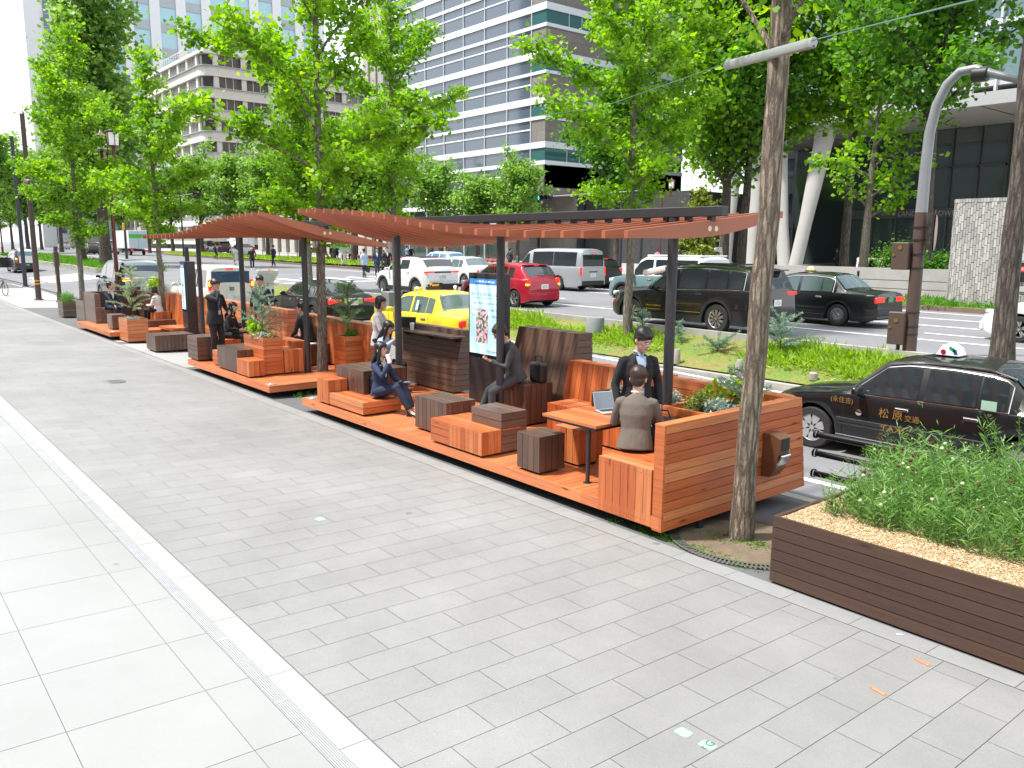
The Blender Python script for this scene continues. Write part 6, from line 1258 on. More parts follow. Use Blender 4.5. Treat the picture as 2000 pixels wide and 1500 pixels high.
def barkmat(name, c0, c1, sc=1.0):
    m, nt, b = newmat(name); L = nt.links.new; tc = N(nt, 'TexCoord'); mp = N(nt, 'Mapping'); mp.inputs['Scale'].default_value = (34 * sc, 34 * sc, 7 * sc); L(tc.outputs['Object'], mp.inputs[0])
    n = N(nt, 'TexNoise', i_Scale=1.0, i_Detail=5.0, i_Roughness=.6, i_Distortion=.8); L(mp.outputs[0], n.inputs['Vector'])
    w_ = N(nt, 'TexVoronoi', i_Scale=1.0); w_.feature = 'DISTANCE_TO_EDGE'; mv = N(nt, 'Mapping'); mv.inputs['Scale'].default_value = (44 * sc, 44 * sc, 5.5 * sc); L(tc.outputs['Object'], mv.inputs[0])
    wn = N(nt, 'TexNoise', i_Scale=3.0, i_Detail=3.0); L(mv.outputs[0], wn.inputs['Vector']); ad = mix(nt, mv.outputs[0], wn.outputs['Color'], .55); L(ad, w_.inputs['Vector'])
    r = ramp(nt, [(.28, c0), (.62, c1)]); L(n.outputs[0], r.inputs[0]); r2 = ramp(nt, [(.0, (.28, .25, .22)), (.20, (1, 1, 1))]); L(w_.outputs['Distance'], r2.inputs[0])
    L(mix(nt, r.outputs[0], r2.outputs[0], .85, 'MULTIPLY'), b.inputs['Base Color']); b.inputs['Roughness'].default_value = .9
    mt = N(nt, 'Math', operation='MULTIPLY'); L(r2.outputs[0], mt.inputs[0]); L(n.outputs[0], mt.inputs[1]); bp = N(nt, 'Bump', i_Strength=1.0, i_Distance=.035); L(mt.outputs[0], bp.inputs['Height']); L(bp.outputs[0], b.inputs['Normal']); return m
BARK = barkmat('ginkgo_bark', (.15, .115, .085), (.38, .31, .24)); BARKD = barkmat('dark_bark', (.055, .045, .038), (.17, .14, .12), .7); BARKY = barkmat('young_bark', (.20, .17, .14), (.36, .32, .27), 1.6)
LF = leafmat('ginkgo_leaves', (.07, .16, .012), (.17, .34, .022), (.36, .52, .05), .45)
LFD = leafmat('deep_green_leaves', (.045, .12, .018), (.10, .24, .03), (.22, .40, .06), .38)
LFF = leafmat('far_tree_leaves', (.09, .18, .04), (.18, .32, .06), (.32, .48, .11), .38)
def limb(mb, p, d, L, r0, rng, n=6, up=.0, wob=.10, r1=.25):
    pts = [V(p)]; d = V(d).normalized(); rad = [r0]
    for i in range(n): d = (d + V(rng.normal(size=3)) * wob + V((0, 0, up))).normalized(); pts.append(pts[-1] + d * (L / n)); rad.append(r0 * lerp(1, r1, (i + 1) / n))
    mb.path(pts, rad, 7 if r0 > .03 else 5, caps=False); return pts
def tree(label, base, H, r0, clear, R_, nl, nleaf, ls, seed, lean=(0, 0), leafm=None, bark=None, elev=40, clump=.17, name='ginkgo_tree', tfun=None, scale=None, prune=False, group=None, curve=.05, topr=.18, weeds=False, limbs=None):
    """tapered trunk, limbs and twigs; leaves gather round the twigs so that the sky shows between the clumps"""
    rng = np.random.default_rng(seed); random.seed(seed); t = thing(name, label, 'tree', base, 0, group, scale); mb = MB(); n = 14; P = []; rd = []; bend = V((rng.normal() * curve, rng.normal() * curve, 0))
    for i in range(n + 1):
        u = i / n; P.append(V((lean[0] * u, lean[1] * u, H * u)) + bend * math.sin(u * math.pi) + (V(rng.normal(size=3)) * (.012 if not weeds else .006) if 0 < i < n else V())); rd.append(r0 * (lerp(1, topr, u) + .28 * math.exp(-u * H / .25)))
    P[0].z = -.12; mb.path(P, rd, 20 if r0 > .12 else 12, caps=True)
    def tp(h): u = min(.999, max(0, h / H)) * n; i = int(u); return P[i].lerp(P[i + 1], u - i)
    C = []; ga = rng.uniform(0, 6.28); LM = limbs or [(clear + (H * .97 - clear) * ((i + .5) / nl) ** 1.0, ga + i * 2.39996 + rng.normal() * .25, None) for i in range(nl)]
    for h, az, Lo in LM:
        Rh = float(np.interp(h / H, *zip(*R_))) if Lo is None else Lo; L = Rh * rng.uniform(.72, 1.12) if Lo is None else Lo
        e = R(elev + rng.normal() * 7 + 18 * (h / H)); d = V((math.cos(az) * math.cos(e), math.sin(az) * math.cos(e), math.sin(e))); rr = max(.008, r0 * lerp(.42, .16, h / H)) * min(1, L / 1.2)
        pts = limb(mb, tp(h), d, L / max(.45, math.cos(e)) * .9, rr, rng, 7, up=-.035, wob=.09)
        k = max(2, int(L * 4.2))
        for j in range(k):
            q = lerp(.22, 1, (j + rng.random()) / k) * 6.99; i = int(q); p = pts[i].lerp(pts[i + 1], q - i); a2 = rng.uniform(0, 6.28); tw = V((math.cos(a2), math.sin(a2), rng.uniform(-.1, .9))); TL = rng.uniform(.22, .5) * min(1.3, .5 + L * .35)
            tpnts = limb(mb, p, tw, TL, max(.004, rr * .22), rng, 3, wob=.2, r1=.4); C.append((tpnts, TL))
    if not prune:
        for i in range(int(H * 1.2)): h = lerp(clear, H, i / (H * 1.2)); C.append(([tp(h), tp(h + .2), tp(h + .3), tp(min(H, h + .45))], .4))
    mb.build('trunk', [bark or BARKY], t, sharp=60)
    w_ = np.array([c[1] for c in C]); w_ /= w_.sum(); pick = rng.choice(len(C), nleaf, p=w_); u = rng.random(nleaf) * 2.999; arr = np.array([[tuple(x) for x in c[0]] for c in C]); i = u.astype(int); f = (u - i)[:, None]
    ctr = arr[pick, i] * (1 - f) + arr[pick, i + 1] * f; ctr = ctr + rng.normal(size=(nleaf, 3)) * clump * np.array([1, 1, .72])
    ct = rng.random(len(C)); tone = .18 + .42 * ct[pick] + rng.normal(size=nleaf) * .17 + .1; sz = ls * rng.uniform(.7, 1.25, nleaf)
    leaf_object('crown', ctr, sz, tone, leafm or LF, .55, t, rng, 'fan6' if ls < .105 else 'fan'); return t
def gp(x, Y, dz=0): p = onY(x, 600, Y); return V((p.x, Y, gz(p.x, Y) + dz))
P1 = [(0, .3), (.27, .9), (.34, 2.5), (.50, 2.7), (.70, 2.0), (.88, 1.0), (1, .2)]
tree('young ginkgo tree rising between the two pergolas', (-15.33, 7.52, -.29), 10.6, .105, 2.75, P1, 22, 15500, .10, 11, (.25, -.05), bark=BARKY, elev=28, clump=.135)
tree('young ginkgo with a narrow spire top beside the far dark bench', (-27.1, 7.88, -.3), 8.9, .10, 2.9, [(0, .3), (.33, 1.0), (.42, 1.7), (.55, 2.3), (.68, 1.5), (.74, .55), (1, .22)], 20, 8500, .11, 12, (-.45, 0), elev=22, clump=.14)
tree('young ginkgo behind the farthest planters at the left', gp(163, 7.95), 11.8, .12, 2.6, [(0, .3), (.24, 1.4), (.32, 2.4), (.5, 2.3), (.7, 1.5), (.9, .6), (1, .2)], 28, 11500, .125, 13, (-1.0, .5), elev=30, clump=.17, leafm=LF)
tree('ginkgo on the planted strip right of the digital sign', G(1227, 656), 11.6, .12, 3.0, [(0, .3), (.27, 1.0), (.36, 2.3), (.5, 2.6), (.7, 2.2), (.88, 1.4), (1, .3)], 26, 15000, .115, 14, (-.2, .1), elev=28, clump=.16)
tree('ginkgo on the planted strip seen behind the middle pergola post', gp(776, 16.2), 11.0, .13, 3.0, [(0, .3), (.27, .9), (.38, 2.2), (.55, 2.5), (.75, 1.9), (.9, 1.0), (1, .3)], 25, 11000, .13, 15, (-.1, 0), elev=30, clump=.17)
tree('slim ginkgo at the junction end of the planted strip', gp(607, 16.3), 9.2, .14, 3.4, [(0, .3), (.35, 1.6), (.6, 2.0), (.85, 1.1), (1, .3)], 22, 7000, .16, 16, (-.3, 0), elev=34, clump=.25)
# the big near trunk, its crown above the picture
def big_trunk():
    b = G(1447, 1052); b.z = gz(b.x, b.y); a = onY(1509, 100, b.y) - b; H = 8.6; k = H / a.z; lx = a.x * k
    tree('large rough barked ginkgo trunk in front of the orange end wall', b, H, .104, 4.75, [(0, .5), (.5, 1.2), (.62, 2.8), (.8, 2.6), (1, 1.2)], 12, 6500, .085, 21, (lx, .06), bark=BARK, elev=42, clump=.20, topr=.8, curve=.03,
         limbs=[(4.45, R(150), 1.7), (4.6, R(-35), 1.6), (5.0, R(60), 1.8)] + [(5.6 + i * .3, i * 2.4, 2.4) for i in range(9)])
big_trunk()
b = onY(1957, 720, 16.2); b.z = gz(b.x, 16.2); a = onY(1995, 380, 16.2) - b
tree('leaning dark trunk tree at the right edge in front of the white hatchback', b, 12.5, .20, 6.6, [(0, .4), (.5, .8), (.56, 1.8), (.7, 2.6), (.9, 1.8), (1, .5)], 22, 10500, .105, 22, (a.x * 12.5 / a.z * .9, 0), bark=BARKD, elev=30, clump=.24, topr=.3)
# large trees of the far footway
PB = [(0, 1), (.22, 3.2), (.4, 4.8), (.65, 4.5), (.85, 3.0), (1, 1)]
tree('big leafy ginkgo with a forked trunk behind the black four wheel drive', gp(1408, 40), 17.5, .32, 5.0, PB, 40, 15000, .27, 31, (0, 0), leafm=LF, bark=BARKD, elev=38, clump=.5)
tree('big leafy ginkgo just right of the forked one across the carriageway', gp(1441, 41), 16.5, .30, 5.5, PB, 40, 14000, .27, 32, (.4, 0), leafm=LFD, bark=BARKD, elev=40, clump=.5)
tree('broad dark ginkgo across the road behind the curved street light', gp(1792, 38), 16.5, .36, 7.6, [(0, 1), (.45, 3.2), (.55, 5.4), (.7, 5.4), (.85, 3.6), (1, 1)], 34, 14000, .25, 33, (-.2, 0), leafm=LFD, bark=BARKD, elev=30, clump=.48)
tree('tall ginkgo across the road between the strip light and the street light', gp(1640, 44), 16.0, .28, 8.0, [(0, 1), (.5, 3.0), (.6, 4.4), (.85, 3.0), (1, 1)], 34, 12000, .27, 34, (.3, 0), leafm=LF, bark=BARKD, elev=34, clump=.5)
tree('ginkgo across the road behind the silver van', gp(1202, 40), 12.5, .26, 4.2, [(0, 1), (.3, 2.2), (.5, 3.4), (.8, 2.4), (1, .7)], 26, 7500, .26, 35, (0, 0), leafm=LFD, bark=BARKD, elev=36, clump=.42)
tree('sparse pruned tree with pale bare branches in front of the lobby', gp(1680, 37.5, 1.0), 8.4, .22, 2.3, [(0, 1), (.3, 2.4), (.6, 2.7), (.85, 1.8), (1, .8)], 13, 1900, .22, 36, (.2, 0), leafm=LF, bark=BARKY, elev=32, clump=.22, prune=True)
tree('small yellow green conifer by the white truck across the road', gp(1360, 36), 5.2, .10, .5, [(0, 1.3), (.3, 1.3), (.7, .8), (1, .1)], 24, 4200, .17, 37, leafm=leafmat('conifer_yellow', (.08, .13, .02), (.20, .26, .04), (.36, .38, .08), .25), bark=BARKD, elev=10, clump=.18, name='conifer_tree')
tree('wind bent tree with a leaning trunk before the blue office tower', gp(864, 41), 8.2, .26, 4.2, [(0, 1), (.5, 2.2), (.7, 2.6), (.9, 1.8), (1, .8)], 18, 5200, .24, 38, (-1.6, 0), leafm=LFF, bark=BARKD, elev=30, clump=.4)
tree('small round tree left of the entrance of the blue office tower', gp(932, 42), 6.9, .22, 3.4, [(0, 1), (.5, 2.0), (.7, 2.3), (.9, 1.6), (1, .6)], 16, 4600, .24, 39, (.3, 0), leafm=LFF, bark=BARKD, elev=28, clump=.4)
# tall pointed trees beyond the junction on the left
tree('tallest pointed tree beyond the junction, left of the white tower', gp(214, 16.3), 27, .42, 5.0, [(0, 1), (.2, 3.6), (.4, 3.5), (.7, 2.4), (.9, 1.2), (1, .3)], 60, 15000, .36, 41, leafm=LFF, bark=BARKD, elev=30, clump=.55)
tree('second tall pointed tree just left of the tallest one', gp(168, 17), 22, .36, 5.0, [(0, 1), (.2, 3.2), (.4, 3.0), (.7, 2.0), (.9, 1.0), (1, .3)], 50, 10000, .36, 42, leafm=LFF, bark=BARKD, elev=30, clump=.5)
proto = tree('round tree behind the long arm of the left traffic light', gp(345, 37), 11.5, .25, 4.0, [(0, 1), (.35, 2.8), (.5, 3.6), (.8, 2.6), (1, .8)], 26, 7000, .30, 51, leafm=LFF, bark=BARKD, elev=32, clump=.42, group='street trees beyond the carriageway')
FT = [(300, 36.5, .92, 'street tree just left of the round tree over the grass verge'), (402, 37, 1.05, 'street tree right of the round tree, before the cream office'), (470, 38, 1.0, 'street tree in front of the beige stone office corner'), (528, 38, .95, 'street tree over the walkers, before the beige office'), (592, 40, 1.05, 'street tree directly behind the young ginkgo between the pergolas'), (655, 40, 1.0, 'street tree behind the ginkgo, over the white pedestal planter'), (694, 39, 1.12, 'street tree with a stout trunk left of the crossing walkers'), (745, 41, 1.0, 'street tree behind the crossing walkers'), (1010, 43, .72, 'low street tree beside the green traffic light'),
      (36, 24, 1.0, 'left street tree with trunk at the picture edge'), (66, 20, 1.1, 'left street tree behind the banded signal pole'), (92, 30, 1.15, 'left street tree beyond the black taxi'), (250, 36, .95, 'street tree behind the navy pole'), (130, 26, 1.2, 'street tree behind the second tall pointed tree'), (-14, 13.5, 1.25, 'street tree reaching in from the left edge')]
for i, (x, Y, s, lab) in enumerate(FT): dup(proto, gp(x, Y), i * 1.3, lab, 'street trees beyond the carriageway', s)
for i, (x, Y, s) in enumerate(((8, 44, 1.1), (160, 46, 1.2), (210, 52, 1.3), (60, 58, 1.3))): dup(proto, gp(x, Y), i * 2.1, ['background tree low at the far left edge', 'background tree behind the left verge traffic', 'background tree behind the green banded truck', 'faint background tree in the middle of the far left gap'][i], 'street trees beyond the carriageway', s)

# --- ground cover
YG = leafmat('lily_turf', (.10, .20, .02), (.24, .38, .04), (.45, .55, .10), .4); DG = leafmat('weed_green', (.05, .14, .02), (.10, .25, .03), (.2, .38, .06), .35)
SILV = leafmat('silver_foliage', (.20, .27, .22), (.33, .41, .36), (.50, .56, .50), .15); BLUE = leafmat('blue_green_foliage', (.10, .18, .13), (.18, .29, .21), (.32, .42, .32), .2); LIME = leafmat('lime_foliage', (.14, .26, .02), (.32, .46, .04), (.5, .6, .1), .4)
def turf(name, label, pts, nb, L, mat, spread=.09, seed=1, up=1.0, kind='stuff', shape='blade', cat=None, gzf=gz, lift=0):
    """clumps of strap leaves standing on the ground at pts"""
    rng = np.random.default_rng(seed); C = np.asarray(pts, float); k = len(C); N_ = k * nb; c = np.repeat(C, nb, 0); ct = np.repeat(rng.random(k), nb); hs_ = np.repeat(rng.uniform(.6, 1.2, k), nb)
    off = rng.normal(size=(N_, 2)) * spread; z = np.array([gzf(x, y) for x, y in C]); P = np.column_stack([c[:, 0] + off[:, 0], c[:, 1] + off[:, 1], np.repeat(z, nb) + lift]); D = np.column_stack([off * 2.6 / spread * .22 + rng.normal(size=(N_, 2)) * .25, np.full(N_, up)])
    o = leaf_object(name, P, L * rng.uniform(.6, 1.1, N_) * hs_, .25 + .5 * ct + rng.normal(size=N_) * .14, mat, .2, None, rng, shape, D, kind); tag(o, label, cat); return o
rng = np.random.default_rng(77)
def patch(x0, x1, y0, y1, n, holes=None, thr=.45, sc=1.2, seed=0):
    r_ = np.random.default_rng(seed); out = []; ph = r_.uniform(0, 6, 6)
    while len(out) < n:
        x, y = r_.uniform(x0, x1), r_.uniform(y0, y1); v = .5 + .25 * math.sin(x * sc + ph[0]) + .2 * math.sin(x * sc * .37 + y * 2.1 + ph[1]) + .15 * math.sin(y * 3.1 * sc + ph[2])
        if v > thr: out.append((x, y))
    return out
turf('lily_turf', 'yellow green strap leaved ground cover on the planted strip', patch(-36, 3, 15.7, 16.9, 1500, thr=.42, seed=3), 26, .26, YG, .12, 2, .9)
turf('short_grass', 'short thin grass over the front of the planted strip', patch(-41, 4, 15.15, 16.9, 5200, thr=.2, seed=4), 7, .075, YG, .10, 3, .9)
turf('verge_grass', 'rough grass on the verge across the carriageway', patch(-34, 6, 30.5, 33.0, 1500, thr=.3, seed=5), 14, .34, DG, .2, 4, .9, lift=.12)
turf('verge_grass', 'light yellow grass on the far verge left of the walkers', patch(-116, -50, 34.4, 37, 2400, thr=.3, seed=6), 12, .42, YG, .28, 5, .9, lift=.12)
turf('verge_grass', 'grass on the left verge below the tall pointed trees', patch(-116, -62.4, 14.3, 18.1, 1500, thr=.3, seed=7), 12, .36, DG, .28, 6, .9, lift=.14)
def weeds(label, x, y, n, rad, L=.09, seed=1, mat=None):
    p = G(x, y); r_ = np.random.default_rng(seed); pts = [(p.x + r_.normal() * rad[0], p.y + r_.normal() * rad[1]) for _ in range(n)]; return turf('weeds', label, pts, 16, L, mat or DG, .035, seed, .7, shape='leaf')
weeds('low weeds round the foot of the big trunk', 1447, 1058, 60, (.22, .10), .06, 1); weeds('weeds in the joint beside the deck corner, near the big trunk', 1310, 1052, 60, (.42, .04), .05, 2); weeds('tall weeds in the tree pit between the two nearest decks', 606, 762, 90, (.32, .22), .16, 3)
for (x, y, lab) in ((1447, 1062, 'ring shaped iron tree grate round the big trunk'), (610, 772, 'ring shaped tree grate between the two nearest decks'), (322, 668, 'ring shaped tree grate beside the lone orange planter')):
    p = G(x, y); p.y = 6.62 if x == 1447 else 7.3 if x == 610 else 7.4; p.z = gz(p.x, p.y); r_ = .66; p.z += .004; t = thing('tree_grate', lab, 'tree grate', p); t.rotation_euler = (-.039, 0, 0); mb = MB(); mb.lathe([(0, .006), (r_, .004)], (0, 0, 0), 40); mb.build('soil', [SOIL], t); mb = MB()
    for i in range(110): a = i * 2 * math.pi / 110; c, s = math.cos(a), math.sin(a); q = V((-s, c, 0)) * .010; A, B_ = V((c * r_, s * r_, .014)), V((c * (r_ + .085), s * (r_ + .085), .012)); mb.add([A - q, B_ - q, B_ + q, A + q], [(0, 1, 2, 3)])
    mb.lathe([(r_ - .012, .016), (r_ + .004, .016)], (0, 0, 0), 60); mb.lathe([(r_ + .08, .016), (r_ + .1, .016)], (0, 0, 0), 60); mb.build('grate_ring', [M('cast_iron', (.13, .125, .12), .6, .3)], t)
def bush(name, label, c, r_, n, ls, mat, seed=1, shape='leaf', cat='shrub', flat=.7, kind=None, group=None):
    g = np.random.default_rng(seed); k = max(6, n // 90); cc = g.normal(size=(k, 3)); cc /= np.linalg.norm(cc, axis=1, keepdims=True); cc *= g.uniform(.35, 1, (k, 1)) ** .5; cc[:, 2] = np.abs(cc[:, 2]) * flat; pick = g.integers(0, k, n); R3 = np.array(r_ if hasattr(r_, '__len__') else (r_,) * 3)
    P = (cc[pick] * .8 + g.normal(size=(n, 3)) * .16) * R3; P[:, 2] = np.maximum(P[:, 2], .01); t = thing(name, label, cat, c, 0, group)
    leaf_object('foliage', P, ls * g.uniform(.6, 1.3, n), .2 + .5 * g.random(k)[pick] + g.normal(size=n) * .16, mat, .5, t, g, shape); mb = MB()
    for i in range(min(k, 14)): mb.path([(0, 0, -.03), tuple(cc[i] * R3 * .35), tuple(cc[i] * R3 * .7)], [.012, .008, .004], 5)
    mb.build('stems', [BARKY], t); return t
def wattle(name, label, base, H, nb, reach, seed=1, mat=None, stem=.012, n0=.15, el=35, ln=.055, dens=95):
    """feathery sapling: brown stem, arching branches lined with fine leaflets"""
    g = np.random.default_rng(seed); t = thing(name, label, 'shrub', base); mb = MB(); mb.path([(0, 0, -.03), (.01, 0, H * .5), (0, .01, H)], [stem, stem * .8, stem * .35], 7); P = []; D = []
    for i in range(nb):
        u = n0 + (1 - n0) * (i + g.random()) / nb; az = i * 2.4 + g.normal() * .4; L = reach * (1.15 - u * .75) * g.uniform(.7, 1.15); e = R(el + g.normal() * 12); d = V((math.cos(az) * math.cos(e), math.sin(az) * math.cos(e), math.sin(e))); pts = [V((0, 0, H * u))]
        for k in range(8): d = (d + V((0, 0, -.05)) + V(g.normal(size=3)) * .05).normalized(); pts.append(pts[-1] + d * (L / 8))
        mb.path(pts, [.005] * 4 + [.003] * 5, 4, caps=False); m_ = int(L * dens) + 4
        for j in range(m_):
            q = lerp(.08, 1, j / m_) * 7.99; k = int(q); p = pts[k].lerp(pts[k + 1], q - k); dd = (pts[k + 1] - pts[k]).normalized(); sd_ = dd.cross(V((0, 0, 1))).normalized(); up_ = sd_.cross(dd)
            for s_ in range(3): a = g.uniform(0, 6.28) if s_ == 2 else (0 if s_ else math.pi) + g.normal() * .5; P.append(tuple(p)); D.append(tuple(dd * .55 + sd_ * math.cos(a) + up_ * math.sin(a)))
    mb.build('stem', [M('stem_brown', (.09, .045, .03), .7)], t); n = len(P); leaf_object('foliage', P, ln * g.uniform(.7, 1.2, n), .3 + g.random(n) * .5, mat or BLUE, .3, t, g, 'needle', D); return t
# planter fillings
wattle('feathery_sapling', 'blue green feathery sapling in the tall orange planter on the middle deck', (-15.8, 6.48, .70), .98, 26, .62, 1); bush('low_foliage', 'mixed variegated low plants at the foot of the feathery sapling, middle deck', (-15.8, 6.48, .70), (.5, .26, .2), 1300, .05, leafmat('variegated', (.10, .20, .05), (.28, .30, .14), (.55, .42, .22), .25), 2)
bush('broad_leaf_plant', 'lime green broad leaved plant in the tall planter on the middle deck', (-16.15, 6.5, .82), (.26, .22, .42), 260, .12, LIME, 3); bush('silver_plant', 'silver leaved plant at the front of the tall planter on the middle deck', (-15.62, 6.38, .72), (.17, .12, .15), 360, .045, SILV, 4)
wattle('feathery_sapling', 'green feathery sapling in the planter beside the two seated women', (-14.69, 7.8, .74), 1.0, 22, .5, 5, leafmat('fresh_feathery', (.07, .15, .06), (.13, .24, .10), (.24, .36, .16), .2)); bush('low_foliage', 'glossy low green leaves below the sapling beside the two seated women', (-14.7, 7.8, .74), (.2, .18, .2), 500, .05, DG, 6)
wattle('feathery_sapling', 'pale green feathery sapling in the lone orange planter', (-24.95, 6.42, .38), 1.45, 30, .72, 7, leafmat('pale_feathery', (.16, .24, .13), (.28, .36, .20), (.42, .48, .30), .25)); bush('low_foliage', 'grey green trailing plants covering the lone orange planter', (-24.95, 6.42, .38), (.44, .28, .16), 1200, .035, SILV, 8)
mb = MB(); mb.path([(0, 0, 0), (0, 0, 1.0)], .014, 6)
bush('low_foliage', 'golden and green leaves in the orange corner planting box', (-5.62, 7.45, .76), (.3, .3, .28), 900, .05, leafmat('golden_green', (.09, .17, .03), (.22, .28, .07), (.5, .42, .18), .3), 9); bush('silver_plant', 'silver leaved plant in the orange corner planting box', (-5.35, 7.4, .76), (.22, .22, .2), 800, .05, SILV, 10)
bush('broad_leaf_plant', 'lime leaved plant at the back of the orange corner planting box', (-5.55, 7.8, .80), (.42, .16, .42), 260, .11, LIME, 11); wattle('feathery_sapling', 'short blue green feathery plant at the back of the corner planting box', (-5.3, 7.7, .78), .5, 12, .42, 12)
bush('silver_plant', 'silver foliage in the dark box left of the man standing at the table', (-7.35, 7.8, .66), (.14, .12, .2), 420, .035, SILV, 13); bush('silver_plant', 'silver foliage in the dark box right of the man standing at the table', (-6.4, 7.85, .66), (.24, .12, .24), 700, .04, SILV, 14)
for i, (x, y, h, r_, lab) in enumerate(((1528, 690, .75, .95, 'large blue green feathery shrub right of the big trunk on the strip'), (1400, 688, .22, .7, 'blue green feathery shrub left of the big trunk on the strip'), (1262, 655, .7, .38, 'blue green feathery shrub beside the strip ginkgo'), (1325, 668, .5, .3, 'small green feathery shrub right of the pergola post'))):
    p = G(x, y); p.y = min(p.y, 16.3); wattle('feathery_shrub', lab, p, h, (22, 14, 14, 12)[i], r_, 20 + i, BLUE, el=34, ln=.07, dens=75)
p = gp(150, 6.6); bush('feathery_plants', 'bright feathery green plants filling the farthest small planter', (-34.55, 6.6, .33), (.55, .35, .52), 2200, .06, DG, 15, 'needle'); bush('feathery_plants', 'low plants in the dark planter next to the farthest bench', (-30.8, 6.55, .57), (.7, .25, .16), 700, .05, DG, 16)
bush('silver_plant', 'pale silver shrub behind the seated man at the farthest deck', (-29.5, 8.2, .95), (.45, .3, .28), 900, .045, SILV, 17); bush('broad_leaf_plant', 'bright lime shrub behind the seated man at the farthest deck', (-28.9, 8.25, 1.0), (.35, .3, .6), 420, .12, LIME, 18); bush('feathery_plants', 'blue green plants between the two people at the farthest deck', (-28.2, 8.3, .95), (.4, .3, .4), 900, .05, BLUE, 19, 'needle')
b = S1.location; bush('pink_flowers', 'pink and cream flowers filling the pedestal stand between the standing men', (b.x, b.y, onY(525, 532, b.y).z), (.32, .32, .18), 420, .07, leafmat('pink_petals', (.12, .3, .06), (.6, .3, .35), (.85, .6, .65), .3), 30, cat='flowers'); p = PD(480, 33.5); p.z = gz(p.x, p.y)
bush('yellow_shrub', 'yellow green shrub low on the strip behind the flower stand', p, (.8, .5, .75), 1500, .10, LIME, 31); p = PD(560, 33); p.z = gz(p.x, p.y); bush('yellow_shrub', 'yellow green shrub right of the flower stand on the strip', p, (1.1, .5, .7), 1500, .10, YG, 32)
p = G(300, 530); bush('round_shrub', 'small round shrub on the traffic island at the junction', p, (1.0, 1.0, 1.0), 1500, .14, DG, 33)
p = gp(1750, 37.4, .9); bush('round_shrub', 'dark green clipped bush on the low wall left of the street light', p, (1.6, 1.1, 2.1), 3400, .15, LFD, 34); p = gp(1835, 37.6, .9); bush('round_shrub', 'green bush on the low wall right of the street light', p, (1.5, 1.0, 1.5), 2400, .15, DG, 35)
p = gp(1790, 37, .9); turf('yellow_flowers', 'yellow and white flowers along the low grey wall', [(x, 36.6) for x in np.linspace(-28.4, -13, 150)], 9, .22, leafmat('yellow_petals', (.15, .3, .05), (.7, .6, .08), (.85, .8, .6), .2), .14, 8, .7, shape='leaf', gzf=lambda x, y: 1.5)
turf('azalea_hedge', 'long coral pink azalea hedge before the shop windows', [(x, y) for x in np.linspace(-88, -60, 210) for y in (47.5, 48.2)], 34, .34, leafmat('azalea_pink', (.12, .22, .05), (.75, .13, .12), (.9, .35, .33), .2), .35, 9, .6, shape='leaf', gzf=lambda x, y: 1.0)
p = G(672, 518); turf('stand_grass', 'tuft of green grass growing in the large white pedestal planter', [(p.x + dx, p.y + dy) for dx in (-.3, 0, .3) for dy in (-.3, 0, .3)], 40, .6, DG, .14, 10, 1.2, gzf=lambda x, y: gz(x, y) + 1.55)
# wild planting in the long near planter: many stems, feathery leaves, dark red pompon flowers
def wild():
    g = np.random.default_rng(5); P = []; D = []; S = []; T = []; st_ = MB(); fl = MB(); wh = MB()
    for i in range(1500):
        x = g.uniform(-3.50, .8); y = g.uniform(6.32, 7.66)
        h = g.uniform(.22, .66) * (1.0 if x > -2.6 else .75) * (.62 + .55 * (y - 6.2)); kind = g.integers(0, 3); tn = g.random(); d = V((g.normal() * .13, g.normal() * .13 - .04, 1)).normalized(); pts = [V((x, y, .34))]
        for k in range(6): d = (d + V((g.normal() * .09, g.normal() * .09, 0))).normalized(); pts.append(pts[-1] + d * h / 6)
        st_.path(pts, [.0035] * 4 + [.0022] * 3, 4, caps=False)
        m_ = int(h * (260 if kind == 0 else 70))
        for j in range(m_):
            q = (j + .5) / m_ * 5.99; k = int(q); p = pts[k].lerp(pts[k + 1], q - k); a = g.uniform(0, 6.28); dd = (math.cos(a), math.sin(a), g.uniform(.2, 1.1)); sp_ = g.uniform(0, .05) if kind == 0 else 0
            P.append((p.x + math.cos(a) * sp_, p.y + math.sin(a) * sp_, p.z)); D.append(dd); S.append((.036 if kind == 0 else .12 if kind == 1 else .065) * g.uniform(.6, 1.2)); T.append(tn * .5 + g.random() * .4)
        if g.random() < .17: (fl if g.random() < .72 else wh).ball(pts[-1], .012 + g.random() * .006, 7)
        elif g.random() < .25: wh.ball(pts[-1], .007, 5)
    for i in range(15000):
        x = g.uniform(-3.45, .8); y = g.uniform(6.36, 7.64); zz = .35 + abs(g.normal()) * .13 * (.5 + y - 6.2); P.append((x, y, zz)); a = g.uniform(0, 6.28); D.append((math.cos(a), math.sin(a), g.uniform(.1, 1.4))); S.append(g.uniform(.04, .12)); T.append(g.uniform(.1, .9))
    o = leaf_object('wild_plants', P, S, np.array(T), leafmat('meadow_green', (.07, .17, .04), (.17, .32, .08), (.36, .50, .20), .4), .3, None, g, 'thin', D, 'stuff'); tag(o, 'tall feathery wild plants in the long brown planter')
    for nm, m_, mt, lab in (('plant_stems', st_, M('stem_green', (.12, .22, .06), .6), 'thin green stems of the wild plants in the long planter'), ('red_pompon_flowers', fl, M('dark_red_petals', (.10, .008, .02), .7), 'scattered dark red pompon flowers above the long planter'), ('pale_flower_buds', wh, M('pale_buds', (.5, .52, .35), .7), 'scattered pale buds above the long planter')): b_ = m_.build(nm, [mt]); tag(b_, lab, kind='stuff')
    g2 = np.random.default_rng(9); pts = [(g2.uniform(-2.6, .8), g2.uniform(6.4, 7.5)) for _ in range(60)]; turf('broad_green_rosettes', 'bright broad leaved rosettes among the wild plants', pts, 14, .17, DG, .03, 9, .9, shape='leaf', gzf=lambda x, y: .5)
wild()
